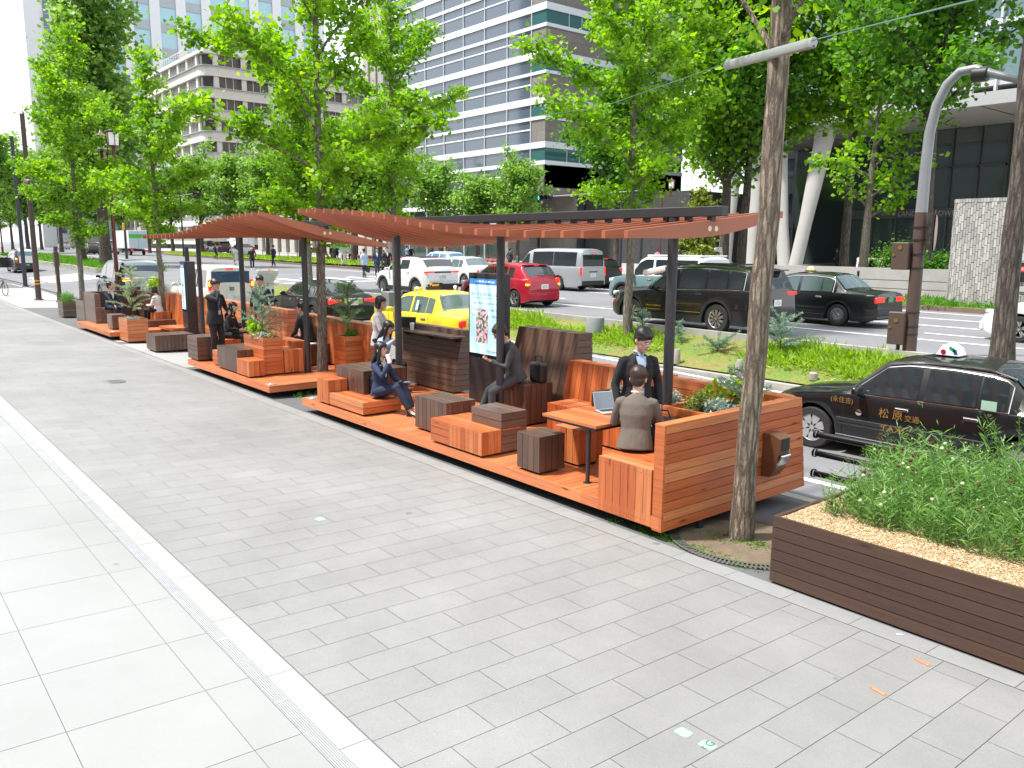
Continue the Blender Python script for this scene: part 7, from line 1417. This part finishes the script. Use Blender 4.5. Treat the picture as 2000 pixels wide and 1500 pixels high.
# ================================================================== PEOPLE (local +x is the way they face, +y their left)
SKIN = M('skin', (.56, .33, .235), .55, var=.04, scale=8); HAIRB = M('black_hair', (.012, .010, .010), .38, bump=.3, bscale=120); HAIRD = M('dark_brown_hair', (.035, .018, .012), .4, bump=.3, bscale=120)
EYE = M('eye_dark', (.02, .012, .01), .3); LIP = M('lips', (.42, .14, .12), .5)
def cloth(nm, c): return M('cloth_' + nm, c, .85, var=.14, scale=9, bump=.6, bscale=11)
C_BLK, C_NAVY, C_BLUE, C_GREY, C_TAUPE, C_WHT, C_LBL, C_LAV, C_CHAR = cloth('black', (.013, .013, .016)), cloth('navy', (.014, .022, .052)), cloth('blue_suit', (.018, .034, .085)), cloth('grey_suit', (.055, .058, .066)), cloth('taupe', (.125, .105, .085)), cloth('white', (.62, .62, .62)), cloth('light_blue', (.36, .46, .64)), cloth('lavender_grey', (.47, .44, .46)), cloth('charcoal', (.03, .03, .035))
SHOEB = M('black_leather', (.012, .012, .013), .3); PAPER = M('paper_white', (.7, .69, .66), .6)
def ik(S, W, a, b, pole):
    S, W = V(S), V(W); d = W - S; L = min(d.length, (a + b) * .999); d.normalize(); W2 = S + d * L; x = (a * a - b * b + L * L) / (2 * L); h = math.sqrt(max(0, a * a - x * x)); p = V(pole) - d * V(pole).dot(d); p.normalize(); return S + d * x + p * h, W2
def remesh(mb, name, mats, vox, parent, smooth=2):
    me = bpy.data.meshes.new(name); me.from_pydata(mb.v, [], mb.f); o = bpy.data.objects.new(name, me); COL.objects.link(o)
    md = o.modifiers.new('r', 'REMESH'); md.mode = 'VOXEL'; md.voxel_size = vox; md.use_smooth_shade = True
    if smooth: s_ = o.modifiers.new('s', 'SMOOTH'); s_.iterations = smooth; s_.factor = .6
    dg = bpy.context.evaluated_depsgraph_get(); m2 = bpy.data.meshes.new_from_object(o.evaluated_get(dg)); bpy.data.objects.remove(o); bpy.data.meshes.remove(me)
    m2.materials.clear()
    for m_ in mats: m2.materials.append(m_)
    m2.name = name; r_ = bpy.data.objects.new(name, m2); COL.objects.link(r_); r_.parent = parent; return r_
def hand(mb, w_, d, pn, curl, side, s):
    """palm, four fingers of unequal length and a thumb from the side of the palm"""
    d = V(d).normalized(); pn = V(pn); pn = (pn - d * pn.dot(d)).normalized(); lat = d.cross(pn) * side; w_ = V(w_); c = w_ + d * .045 * s
    mb.path([w_ - d * .02 * s, w_ + d * .03 * s, w_ + d * .085 * s], [(.024 * s, .018 * s), (.036 * s, .015 * s), (.037 * s, .012 * s)], 10, side=lat)
    for k, (o, L) in enumerate(((-.030, .062), (-.010, .072), (.010, .068), (.029, .052))):
        p = w_ + d * .082 * s + lat * o * s; q = [p]; a = 0
        for j in range(3): a += curl * (.5 if j == 0 else .8) + k * .03; q.append(q[-1] + (d * math.cos(a) + pn * math.sin(a)) * L * s / 3 * (1.15, 1, .85)[j])
        mb.path(q, [.0095 * s, .009 * s, .0085 * s, .007 * s], 7)
    p = w_ + d * .025 * s - lat * .03 * s; td = (d * .75 - lat * .6 + pn * (.25 + curl * .3)).normalized(); mb.path([p, p + td * .035 * s, p + td * .055 * s + (d * .6 + pn * curl * .5) * .018 * s], [.014 * s, .011 * s, .008 * s], 7)
def person(label, pos, rz, H=1.70, pel=.93, lean=0, wr=None, wl=None, an=None, hp=0, hy=0, top=C_BLK, bot=C_BLK, shirt=C_WHT, hair='short', hairm=HAIRB, vox=.009, knees=(1, 0, 0), hem=.14, female=False, jacket=True, poles=None, curl=.5, pns=None, shoe=SHOEB, glasses=False, lanyard=False, roll=0, mask=False, name='person', group=None):
    """pel: hip height; lean: forward tilt of the spine; wr/wl: right and left wrist; an: (right, left) ankles"""
    s = H / 1.70; t = thing(name, label, 'person', pos, rz, group); P = V((0, 0, pel)); ax = V((math.sin(lean), 0, math.cos(lean))); fw = V((math.cos(lean), 0, -math.sin(lean))); L_ = V((0, 1, 0))
    sw = (.150 if female else .172) * s; ch = P + ax * .36 * s; sh = P + ax * .455 * s; nk = P + ax * .53 * s + fw * .01
    shR, shL = sh - L_ * sw + V((0, 0, -.005)), sh + L_ * sw + V((0, 0, -.005)); wr = V(wr) if wr is not None else P + V((.06, -.27, -.05)) * s; wl = V(wl) if wl is not None else P + V((.06, .27, -.05)) * s
    po = poles or (V((-.8, -.6, -.4)), V((-.8, .6, -.4))); eR, wr = ik(shR, wr, .285 * s, .255 * s, po[0]); eL, wl = ik(shL, wl, .285 * s, .255 * s, po[1])
    hipR, hipL = P - L_ * .09 * s, P + L_ * .09 * s; an = an or (V((0, -.11, .08)), V((0, .11, .08))); aR, aL = V(an[0]), V(an[1]); kR, aR = ik(hipR, aR, .44 * s, .42 * s, knees); kL, aL = ik(hipL, aL, .44 * s, .42 * s, knees)
    # head frame
    q = Matrix.Rotation(hy, 3, 'Z') @ Matrix.Rotation(lean * .4 + hp, 3, 'Y') @ Matrix.Rotation(roll, 3, 'X'); hb = nk + ax * .035 * s; hc = hb + q @ V((.015, 0, .125 * s)); hs_ = s * (1.05 if female else 1.1)
    body = MB(); body.path([nk - ax * .06 * s, nk, hb + q @ V((0, 0, .05 * s))], [.058 * s, .05 * s, .052 * s], 12)
    body.ball(hc + q @ V((-.008, 0, .018 * hs_)), (.096 * hs_, .077 * hs_, .10 * hs_), 18, rot=q); body.ball(hc + q @ V((.022, 0, -.045 * hs_)), (.066 * hs_, .058 * hs_, .068 * hs_), 14, rot=q); body.ball(hc + q @ V((.065 * hs_, 0, -.085 * hs_)), (.024 * hs_, .026 * hs_, .020 * hs_), 10, rot=q)
    body.path([hc + q @ V((.082, 0, .014)) * hs_, hc + q @ V((.104, 0, -.022)) * hs_], [.009 * hs_, .014 * hs_], 8)
    for y in (-.077, .077): body.ball(hc + q @ V((-.01, y, -.012)) * hs_, (.018 * hs_, .009 * hs_, .030 * hs_), 8, rot=q)
    body.path([P + ax * .1, ch, sh], [(.12 * s, .09 * s)] * 3, 12, side=L_)
    for S, E, W in ((shR, eR, wr), (shL, eL, wl)): body.path([S, S.lerp(E, .5), E, E.lerp(W, .4), W], [.042 * s, .040 * s, .036 * s, .036 * s, .024 * s], 10)
    for Hh, K, A in ((hipR, kR, aR), (hipL, kL, aL)): body.path([P, Hh, Hh.lerp(K, .5), K, K.lerp(A, .35), A], [.08 * s, .075 * s, .062 * s, .048 * s, .048 * s, .030 * s], 10)
    pn = pns or (V((0, 1, 0)), V((0, -1, 0))); hand(body, wr, (wr - eR), pn[0], curl, -1, s); hand(body, wl, (wl - eL), pn[1], curl, 1, s)
    for A in (aR, aL): body.path([A, A + V((.05, 0, -.045)), A + V((.13, 0, -.055))], [.03, .034, .022], 8)
    remesh(body, 'body', [SKIN], vox if vox < .012 else vox * .8, t, 1)
    f = MB()
    for y in (-.030, .030): f.ball(hc + q @ V((.083, y, .008)) * hs_, (.006, .013, .0055), 8, 0, q); f.cbox(hc + q @ V((.089, y, .030)) * hs_, (.004, .016, .003), 0, q)
    f.ball(hc + q @ V((.086, 0, -.055)) * hs_, (.007, .020, .006), 8, 1, q); f.build('face_features', [EYE, LIP], t)
    if mask: mm = MB(); mm.ball(hc + q @ V((.045, 0, -.05)) * hs_, (.064 * hs_, .066 * hs_, .055 * hs_), 12, 0, q); mm.build('face_mask', [PAPER], t)
    if glasses:
        g = MB()
        for y in (-.032, .032): g.path([hc + q @ V((.098, y + .024 * math.cos(a), .006 + .016 * math.sin(a))) * hs_ for a in fr(0, 2 * math.pi, 12)], .0018, 4, caps=False)
        for y in (-.056, .056): g.path([hc + q @ V((.096, y, .01)) * hs_, hc + q @ V((.0, y * 1.4, .008)) * hs_], .0018, 4)
        g.build('glasses', [CHROME], t)
    # hair
    h = MB(); h.ball(hc + q @ V((-.020, 0, .042)) * hs_, (.102 * hs_, .089 * hs_, .092 * hs_), 18, rot=q); h.ball(hc + q @ V((.010, 0, .068)) * hs_, (.080 * hs_, .080 * hs_, .050 * hs_), 14, rot=q)
    if hair == 'short':
        h.ball(hc + q @ V((-.05, 0, -.02)) * hs_, (.055 * hs_, .074 * hs_, .068 * hs_), 12, rot=q); h.path([hc + q @ V((.060, -.055, .045)) * hs_, hc + q @ V((.074, -.01, .066)) * hs_, hc + q @ V((.070, .035, .052)) * hs_], [.013, .016, .010], 8)
        for y in (-.076, .076): h.path([hc + q @ V((.012, y, .05)) * hs_, hc + q @ V((.014, y, .005)) * hs_], [.02, .012], 7)
    if hair == 'bob':
        h.ball(hc + q @ V((-.03, 0, -.02)) * hs_, (.092 * hs_, .094 * hs_, .105 * hs_), 16, rot=q)
        for y in (-.074, .074): h.path([hc + q @ V((.02, y, .06)) * hs_, hc + q @ V((.015, y * 1.12, -.02)) * hs_, hc + q @ V((.01, y * 1.05, -.10)) * hs_], [.030, .034, .022], 8)
        h.path([hc + q @ V((.06, -.05, .07)) * hs_, hc + q @ V((.086, 0, .058)) * hs_, hc + q @ V((.06, .05, .07)) * hs_], .02, 8)
    if hair == 'long':
        bk = sh - fw * .105 * s; h.path([hc + q @ V((-.04, 0, .03)) * hs_, hc + q @ V((-.06, 0, -.08)) * hs_, bk + ax * .02, bk - ax * .16 * s], [(.085, .06), (.088, .05), (.095, .035), (.05, .015)], 14, side=L_)
        for y in (-.072, .072): h.path([hc + q @ V((.025, y * .9, .06)) * hs_, hc + q @ V((.02, y * 1.1, -.04)) * hs_, nk + L_ * y * 1.2 + fw * .03 + ax * .02, nk + L_ * y * 1.3 - ax * .08 + fw * .03], [.026, .028, .03, .016], 8)
        h.path([hc + q @ V((.06, -.05, .07)) * hs_, hc + q @ V((.086, 0, .056)) * hs_, hc + q @ V((.06, .05, .07)) * hs_], .019, 8)
    remesh(h, 'hair', [hairm], max(.008, vox), t, 1)
    # jacket or blouse, one surface with its sleeves
    j = MB(); w0, w1 = (.135, .10) if female else (.155, .115); hm = P - V((0, 0, hem)) if pel > .8 else P - ax * .06
    j.path([hm, P + ax * .02, P + ax * .16 * s, P + ax * .30 * s, P + ax * .41 * s, P + ax * .475 * s, nk - ax * .012], [((w0 + .045) * s, (w1 + .045) * s), ((w0 + .03) * s, (w1 + .03) * s), (w0 * s, w1 * s), ((w0 + .02) * s, (w1 + .018) * s), ((w0 + .015) * s, (w1 + .002) * s), ((w0 - .035) * s, (w1 - .03) * s), (.064 * s, .060 * s)], 20, side=L_)
    for S, E, W in ((shR, eR, wr), (shL, eL, wl)):
        j.ball(S + V((0, 0, -.022)), .055 * s, 12); j.path([S.lerp(sh, .3), S + V((0, 0, -.012)), S.lerp(E, .5), E, E.lerp(W, .5), W - (W - E).normalized() * .012], [.05 * s, .055 * s, .053 * s, .048 * s, .043 * s, .037 * s], 12)
    remesh(j, 'jacket' if jacket else 'blouse', [top], max(.011, vox * 1.1), t, 2)
    if jacket:
        c = MB(); fx = lambda z, e: P + ax * z * s + fw * ((w1 + e) * s)
        a_, b_, d_ = fx(.50, -.035), fx(.24, .026), .05 * s; c.add([a_ - L_ * .055 * s, b_, a_ + L_ * .055 * s, fx(.40, .014) - L_ * .05 * s, fx(.40, .014) + L_ * .05 * s], [(0, 3, 1), (3, 4, 1), (0, 2, 4, 3), (2, 1, 4)][1:3] + [(0, 3, 1)][:0], 0, None, .5, True); cc_ = c
        c.path([nk + fw * .045 * s - L_ * .04 * s + ax * .02, nk + fw * .07 * s - L_ * .01 * s - ax * .03], [.012, .010], 6); c.path([nk + fw * .045 * s + L_ * .04 * s + ax * .02, nk + fw * .07 * s + L_ * .01 * s - ax * .03], [.012, .010], 6)
        c.path([nk - fw * .055 * s + ax * .012, nk - L_ * .058 * s + ax * .015, nk + fw * .05 * s - L_ * .04 * s + ax * .012], .011, 6); c.path([nk - fw * .055 * s + ax * .012, nk + L_ * .058 * s + ax * .015, nk + fw * .05 * s + L_ * .04 * s + ax * .012], .011, 6); c.build('shirt', [shirt], t)
        l = MB()
        for y in (-1, 1): l.add([fx(.49, -.02) + L_ * y * .065 * s, fx(.44, .012) + L_ * y * .085 * s, fx(.36, .020) + L_ * y * .075 * s, fx(.20, .035) + L_ * y * .004, fx(.40, .020) + L_ * y * .040 * s], [(0, 1, 2, 4), (4, 2, 3)] if y < 0 else [(4, 2, 1, 0), (3, 2, 4)], 0)
        l.build('lapels', [top], t)
    if lanyard:
        l = MB(); l.path([nk + L_ * .06, ch + fw * .12 + L_ * .07, P + ax * .18 + fw * .15], .004, 4); l.path([nk - L_ * .06, ch + fw * .12 - L_ * .05, P + ax * .18 + fw * .15], .004, 4); l.cbox(P + ax * .12 + fw * .155, (.004, .03, .045)); l.build('lanyard', [C_LBL], t)
    tr = MB(); tr.ball(P, (.115 * s, (.155 if not female else .16) * s, .11 * s), 14)
    for Hh, K, A in ((hipR, kR, aR), (hipL, kL, aL)): tr.path([P + (Hh - P) * .4, Hh, Hh.lerp(K, .5), K, K.lerp(A, .5), A + (K - A).normalized() * .02], [.09 * s, .092 * s, .080 * s, .066 * s, .062 * s, .056 * s], 12); tr.ball(K, .064 * s, 10)
    remesh(tr, 'trousers', [bot], max(.011, vox * 1.1), t, 2)
    for A, K in ((aR, kR), (aL, kL)):
        sh_ = MB(); sh_.path([A + V((-.035, 0, -.035)), A + V((.03, 0, -.045)), A + V((.10, 0, -.062)), A + V((.165, 0, -.068))], [(.034, .036), (.038, .036), (.040, .024), (.026, .014)], 12, side=(0, 1, 0)); sh_.cbox(A + V((.06, 0, -.083)), (.115, .036, .008), ch=.006); sh_.build('shoe', [shoe], t)
    return t
def toworld(t, p): return Matrix.Translation(t.location) @ t.rotation_euler.to_matrix().to_4x4() @ V(p)
F = lambda dx, dy: math.atan2(dy, dx)
a = onZ(1247, 642, 1.70); A_ = person('man standing at the table in a black jacket over a blue shirt, looking down', (a.x, a.y, 0), R(-28), 1.70, .92, .06, wr=(.10, -.235, .86), wl=(.10, .235, .86), hp=.42, hy=.30, top=C_BLK, bot=C_NAVY, shirt=C_LBL, glasses=True, lanyard=True, curl=1.1)
a = onZ(1237, 884, .46); B_ = person('man seated with his back to us in a taupe jacket at the laptop', (a.x - .07, a.y + .10, 0), R(128), 1.70, .53, .16, wr=(.34, -.13, .74), wl=(.38, .12, .73), an=(V((.40, -.14, .08)), V((.36, .14, .08))), knees=(1, 0, .9), hp=.14, hy=-.1, top=C_TAUPE, bot=C_CHAR, hairm=HAIRD, glasses=True, pns=(V((0, 0, -1)), V((0, 0, -1))), hem=.1)
C_ = person('man in a grey suit seated behind the pergola post, looking down at a phone', (-9.05, 7.50, 0), R(-112), 1.70, .70, .26, wr=(.40, -.06, .93), wl=(.40, .06, .94), an=(V((.52, -.12, .08)), V((.40, .15, .08))), knees=(1, 0, .9), hp=.5, top=C_GREY, bot=C_GREY, hairm=HAIRD, pns=(V((0, .4, 1)), V((0, -.4, 1))), curl=.9)
a = onZ(737, 776, .23); D_ = person('woman in a navy suit seated on the low orange bench, drinking from a paper cup', (a.x, a.y + .05, 0), R(18), 1.62, .32, .04, wr=(.24, -.06, .93 - .14), wl=(.33, .12, .47), an=(V((.62, -.03, .09)), V((.56, .10, .09))), knees=(.55, 0, 1), hp=-.06, hy=.12, top=C_BLUE, bot=C_NAVY, hair='long', female=True, hem=.1, poles=(V((.2, -.7, -1)), V((-.5, .6, -.6))), pns=(V((-.3, .9, 0)), V((0, 0, 1))), curl=.8)
E_ = person('long haired woman in pale blue seated behind the dark block, raising a phone', (-12.62, 7.35, 0), R(22), 1.60, .50, .20, wr=(.36, -.12, .92), wl=(.36, .06, .90), an=(V((.42, -.12, .08)), V((.38, .12, .08))), knees=(1, 0, .9), hp=.22, top=C_LBL, bot=C_BLK, hair='long', female=True, jacket=False, pns=(V((0, 1, .3)), V((0, -.6, .6))), curl=.8)
a = onZ(737, 582, 1.62); F_ = person('woman in a light grey jacket standing at the shelf counter, back to us', (a.x, a.y, 0), R(40), 1.62, .88, .05, wr=(.34, -.10, 1.06), wl=(.34, .12, 1.06), hp=.1, hy=-.2, top=C_LAV, bot=C_BLK, hair='bob', female=True, jacket=False, hem=.12, pns=(V((0, 1, 0)), V((0, -1, 0))))
G_ = person('man in a black suit standing on the middle deck with one hand at his mouth', (-18.0, 6.32, 0), R(20), 1.76, .96, .03, wr=(.17, -.02, 1.54), wl=(.27, .16, 1.08), hp=.22, hy=-.1, top=C_BLK, bot=C_BLK, shirt=cloth('denim_blue', (.12, .16, .28)), hairm=HAIRD, lanyard=True, poles=(V((.5, -.8, -1)), V((-.8, .6, -.4))), pns=(V((-1, 0, 0)), V((0, -1, 0))), curl=1.2)
H_ = person('long haired woman in black seated on the middle deck, turned away', (-18.55, 6.78, 0), R(45), 1.60, .50, .22, wr=(.34, -.1, .62), wl=(.36, .12, .62), an=(V((.42, -.12, .08)), V((.38, .12, .08))), knees=(1, 0, .9), hp=.1, hy=-.1, top=C_BLK, bot=C_BLK, hair='long', female=True, jacket=False)
a = onZ(509, 541, 1.72); I_ = person('man in a dark suit standing behind the feathery sapling on the middle deck', (a.x, a.y, 0), R(-45), 1.72, .94, .03, hp=.25, top=C_NAVY, bot=C_NAVY, shirt=C_WHT)
J_ = person('young man in a black suit seated on the dark bench, chin on hand', (-16.45, 7.78, 0), R(-158), 1.70, .53, .22, wr=(.20, -.10, .86), wl=(.34, .14, .60), an=(V((.46, -.16, .08)), V((.40, .16, .08))), knees=(1, 0, .9), hp=.12, hy=.2, top=C_BLK, bot=C_BLK, shirt=C_LBL, poles=(V((.9, -.2, -.6)), V((-.5, .6, -.6))), pns=(V((-1, 0, .3)), V((0, 0, -1))), curl=.9)
K_ = person('man in a navy suit seated at the farthest deck, hand on his knee', (-28.62, 6.72, -.05), R(22), 1.70, .54, .02, wr=(.42, -.14, .60), wl=(.38, .14, .60), an=(V((.44, -.14, .12)), V((.40, .14, .12))), knees=(1, 0, .9), hy=.7, top=C_NAVY, bot=C_NAVY, vox=.012, pns=(V((0, 0, -1)), V((0, 0, -1))))
L_2 = person('woman in a white blouse seated at the farthest deck with a tablet on her lap', (-26.98, 7.72, -.05), R(-140), 1.60, .50, .12, wr=(.30, -.1, .66), wl=(.30, .12, .66), an=(V((.46, -.12, .12)), V((.40, .12, .12))), knees=(1, 0, .9), hp=.3, top=C_WHT, bot=C_BLK, hair='bob', female=True, jacket=False, vox=.012)
seat('hidden_stool', 'low dark stool under the woman in the pale blue blouse', 'stool', -12.85, -12.4, 7.15, 7.6, .42, W_DK)
# held and resting things
def cup(label, p, tilt=(0, 0, 1), s=1.0):
    t = thing('paper_cup', label, 'cup', p); mb = MB(); ax_ = V(tilt).normalized(); mb.lathe([(0, 0), (.030 * s, 0), (.040 * s, .12 * s), (.038 * s, .12 * s)], (0, 0, 0), 18, axis=ax_); mb.build('cup_wall', [PAPER], t); mb = MB(); mb.lathe([(.042 * s, .118 * s), (.042 * s, .128 * s), (.034 * s, .138 * s), (0, .138 * s)], (0, 0, 0), 18, axis=ax_); mb.build('lid', [M('cup_lid', (.75, .74, .72), .4)], t)
def phone(label, p, q, m_=None):
    mb = MB(); mb.cbox(p, (.075, .037, .004), 0, q, ch=.003); mb.cbox(V(p) + q @ V((0, 0, .0045)), (.068, .033, .0006), 1, q); tag(mb.build('phone', [m_ or BLACK, M('phone_glass', (.02, .03, .05), .05)]), label, 'phone')
hw_ = toworld(D_, (.235, -.05, .845)); cup('white paper cup held to the mouth of the woman in navy', hw_ + V((.055, -.01, -.05)), (-.55, 0, 1))
cup('white paper cup standing on the shelf counter', (-12.83, 8.13, 1.01)); phone('dark phone in both hands of the seated man in grey', toworld(C_, (.49, 0, .955)), Matrix.Rotation(R(-112), 3, 'Z') @ Matrix.Rotation(R(-25), 3, 'Y'))
phone('silver phone raised by the woman in the pale blue blouse', toworld(E_, (.47, -.08, .98)), Matrix.Rotation(R(60), 3, 'Z') @ Matrix.Rotation(R(60), 3, 'Y'), M('phone_silver', (.5, .5, .52), .25, .8)); phone('pale phone in the left hand of the woman in navy', toworld(D_, (.40, .12, .50)), Matrix.Rotation(R(20), 3, 'Z'), M('phone_pale', (.6, .58, .55), .3))
laptop((-13.05, 8.12, 1.01), R(40), 'dark laptop on the shelf counter in front of the standing woman', light=False, op=1.9)
mb = MB(); mb.cbox((-16.2, 7.72, .462), (.10, .07, .004), rot=Matrix.Rotation(.4, 3, 'Z')); tag(mb.build('paper_sheet', [PAPER]), 'white sheet of paper on the dark bench beside the seated young man', 'paper')
def bag(label, p, r_, seed, strap=True, rz=0):
    t = thing('bag', label, 'bag', p, rz); g = np.random.default_rng(seed); mb = MB(); mb.cbox((0, 0, r_[2]), r_, ch=min(r_) * .5); mb.ball((0, 0, r_[2] * 1.1), (r_[0] * .98, r_[1] * 1.05, r_[2] * .95), 14)
    for i in range(7): mb.ball((g.uniform(-.7, .7) * r_[0], g.uniform(-.5, .5) * r_[1], r_[2] * g.uniform(.6, 1.8)), (r_[0] * .4, r_[1] * .5, r_[2] * .3), 8)
    lm = M('bag_black', (.014, .014, .015), .4, bump=.3, bscale=30); remesh(mb, 'bag_body', [lm], .012, t, 1)
    if strap: m2 = MB(); m2.path([(-r_[0] * .6, 0, r_[2] * 1.8), (-r_[0] * .4, 0, r_[2] * 2.6), (r_[0] * .4, 0, r_[2] * 2.6), (r_[0] * .6, 0, r_[2] * 1.8)], .010, 6); m2.build('strap', [lm], t)
bag('black handbag on the low orange bench beside the woman in navy', (-11.25, 6.45, .216), (.17, .08, .15), 1); bag('upright black tote bag behind the seated man in grey', (-8.87, 7.78, .602), (.15, .07, .15), 2)
bag('soft black holdall lying on the bench behind the end wall', (-5.75, 6.80, .454), (.25, .17, .14), 3, rz=.5); bag('small black bag with a looped strap near the pergola post', (-5.42, 6.55, .454), (.14, .10, .09), 4)
# distant people
def far_person(label, x, y, h=1.70, rz=0, walk=0, **k):
    p = G(x, y); z0 = p.z; st = .30 * walk; an = (V((st, -.09, .09 + (.10 if walk else 0) * 0)), V((-st, .09, .12 if walk else .08))); kw = dict(vox=.022, wr=(.18 * walk + .03, -.25, .88 * h / 1.7), wl=(-.12 * walk + .05, .25, .90 * h / 1.7), an=an, pel=(.93 if not walk else .89) * h / 1.7); kw.update(k); return person(label, (p.x, p.y, z0), rz, h, group='people across the street', **kw)
far_person('walker in a light blue shirt carrying a dark briefcase at the crossing', 712, 543, 1.74, R(180), 1, top=C_LBL, bot=C_CHAR, jacket=False, mask=True)
w1 = far_person('walker in a blue suit, second from the left of the group at the crossing', 737, 541, 1.78, R(-25), .8, top=C_BLUE, bot=C_BLUE); far_person('walker in a black suit at the right of the group at the crossing', 757, 540, 1.82, R(-25), .7, top=C_BLK, bot=C_BLK); far_person('woman in grey half hidden between the two suited walkers', 749, 536, 1.6, R(-25), .5, top=C_GREY, bot=C_CHAR, hair='bob', female=True, jacket=False)
far_person('walker in a loose white coat passing behind the white people carrier', 461, 521, 1.68, R(200), .6, top=C_WHT, bot=C_WHT, jacket=False, hem=.35); far_person('walker in black with white trainers crossing the carriageway', 493, 526, 1.70, R(-20), .6, top=C_BLK, bot=C_BLK, jacket=False, mask=True, shoe=PAPER); far_person('walker in a navy suit and pink shoes crossing behind the flower stand', 535, 521, 1.76, R(-160), .9, top=C_NAVY, bot=C_CHAR, shoe=M('pink_shoe', (.6, .25, .35), .5), mask=True)
FP = [(606, 510, C_BLK, 'person in black by the far railing, left of the young ginkgo trunk'), (632, 509, C_BLUE, 'person in a blue suit by the far railing, right of the young ginkgo trunk'), (646, 511, C_BLK, 'short person in black by the far railing'), (659, 510, C_NAVY, 'masked person in navy by the far railing before the white planter'), (684, 511, C_WHT, 'person in white beside the large white pedestal planter'), (421, 506, C_BLK, 'person in black on the verge left of the walker in navy'), (795, 512, C_LBL, 'person in pale blue on the footway behind the estate car'), (873, 521, C_BLK, 'masked person in black by the azalea hedge'), (803, 513, C_BLK, 'person in black left of the azalea hedge'), (996, 528, C_CHAR, 'person in dark clothes left of the silver van'), (1205, 533, C_BLK, 'rider with a white helmet right of the silver van'), (1283, 524, M('pink_top', (.55, .2, .35), .8), 'person in a pink top behind the boxy car'), (1414, 531, C_NAVY, 'man in a dark top carrying a black rucksack between the far trunks')]
for x, y, c, lab in FP: far_person(lab, x, y, 1.68, R(-60 + (x * 7) % 200), .35 if x % 2 else 0, top=c, bot=C_CHAR if x != 1414 else C_LBL, jacket=False, vox=.026)
def lobby_person(label, x, Y, h=1.7, rz=0, **k): p = onY(x, 500, Y); return person(label, (p.x, p.y, .61), rz, h, jacket=False, vox=.026, group='people across the street', **k)
lobby_person('man in a black suit with a bag walking past the lobby doors', 1635, 71, 1.72, R(170), top=C_BLK, bot=C_BLK); lobby_person('man reading a white paper in front of the lobby', 1693, 72, 1.72, R(0), top=C_NAVY, bot=C_NAVY); lobby_person('masked man with a shoulder bag right of the reader by the lobby', 1727, 72, 1.74, R(180), top=C_NAVY, bot=C_NAVY, mask=True)
for x, lab in ((1683, 'person in pale blue seated below the reader'), (1706, 'person in pale blue seated between the two white bench backs')): p = onY(x, 505, 66); person(lab, (p.x, p.y, .61), R(-100), 1.65, .48, .3, an=(V((.4, -.12, .08)), V((.4, .12, .08))), knees=(1, 0, .9), wr=(.34, -.1, .6), wl=(.34, .1, .6), top=C_LBL, bot=C_LBL, jacket=False, vox=.026, group='people across the street')
for x, lab in ((1695, 'left white bench back in front of the lobby'), (1719, 'right white bench back in front of the lobby')): p = onY(x, 505, 64.5); mb = MB(); mb.cbox((p.x, p.y, 1.25), (.9, .08, .42), ch=.05); mb.cbox((p.x, p.y + .3, .75), (.9, .35, .13), ch=.04); tag(mb.build('white_bench', [PAPER]), lab, 'bench')
c = toworld(w1, (0, 0, 0)); p = G(724, 543); mb = MB(); mb.cbox((p.x, p.y - .2, p.z + .52), (.2, .06, .17), rot=Matrix.Rotation(.1, 3, 'Y'), ch=.02); mb.path([(p.x - .06, p.y - .2, p.z + .69), (p.x, p.y - .2, p.z + .75), (p.x + .06, p.y - .2, p.z + .69)], .012, 5); tag(mb.build('briefcase', [BLACK]), 'dark briefcase carried by the walker in the light blue shirt', 'briefcase')
mb = MB(); p = G(1414, 531); mb.cbox((p.x + .12, p.y - .22, p.z + 1.15), (.16, .12, .25), ch=.06); tag(mb.build('rucksack', [BLACK]), 'black rucksack worn by the man between the far trunks', 'rucksack')
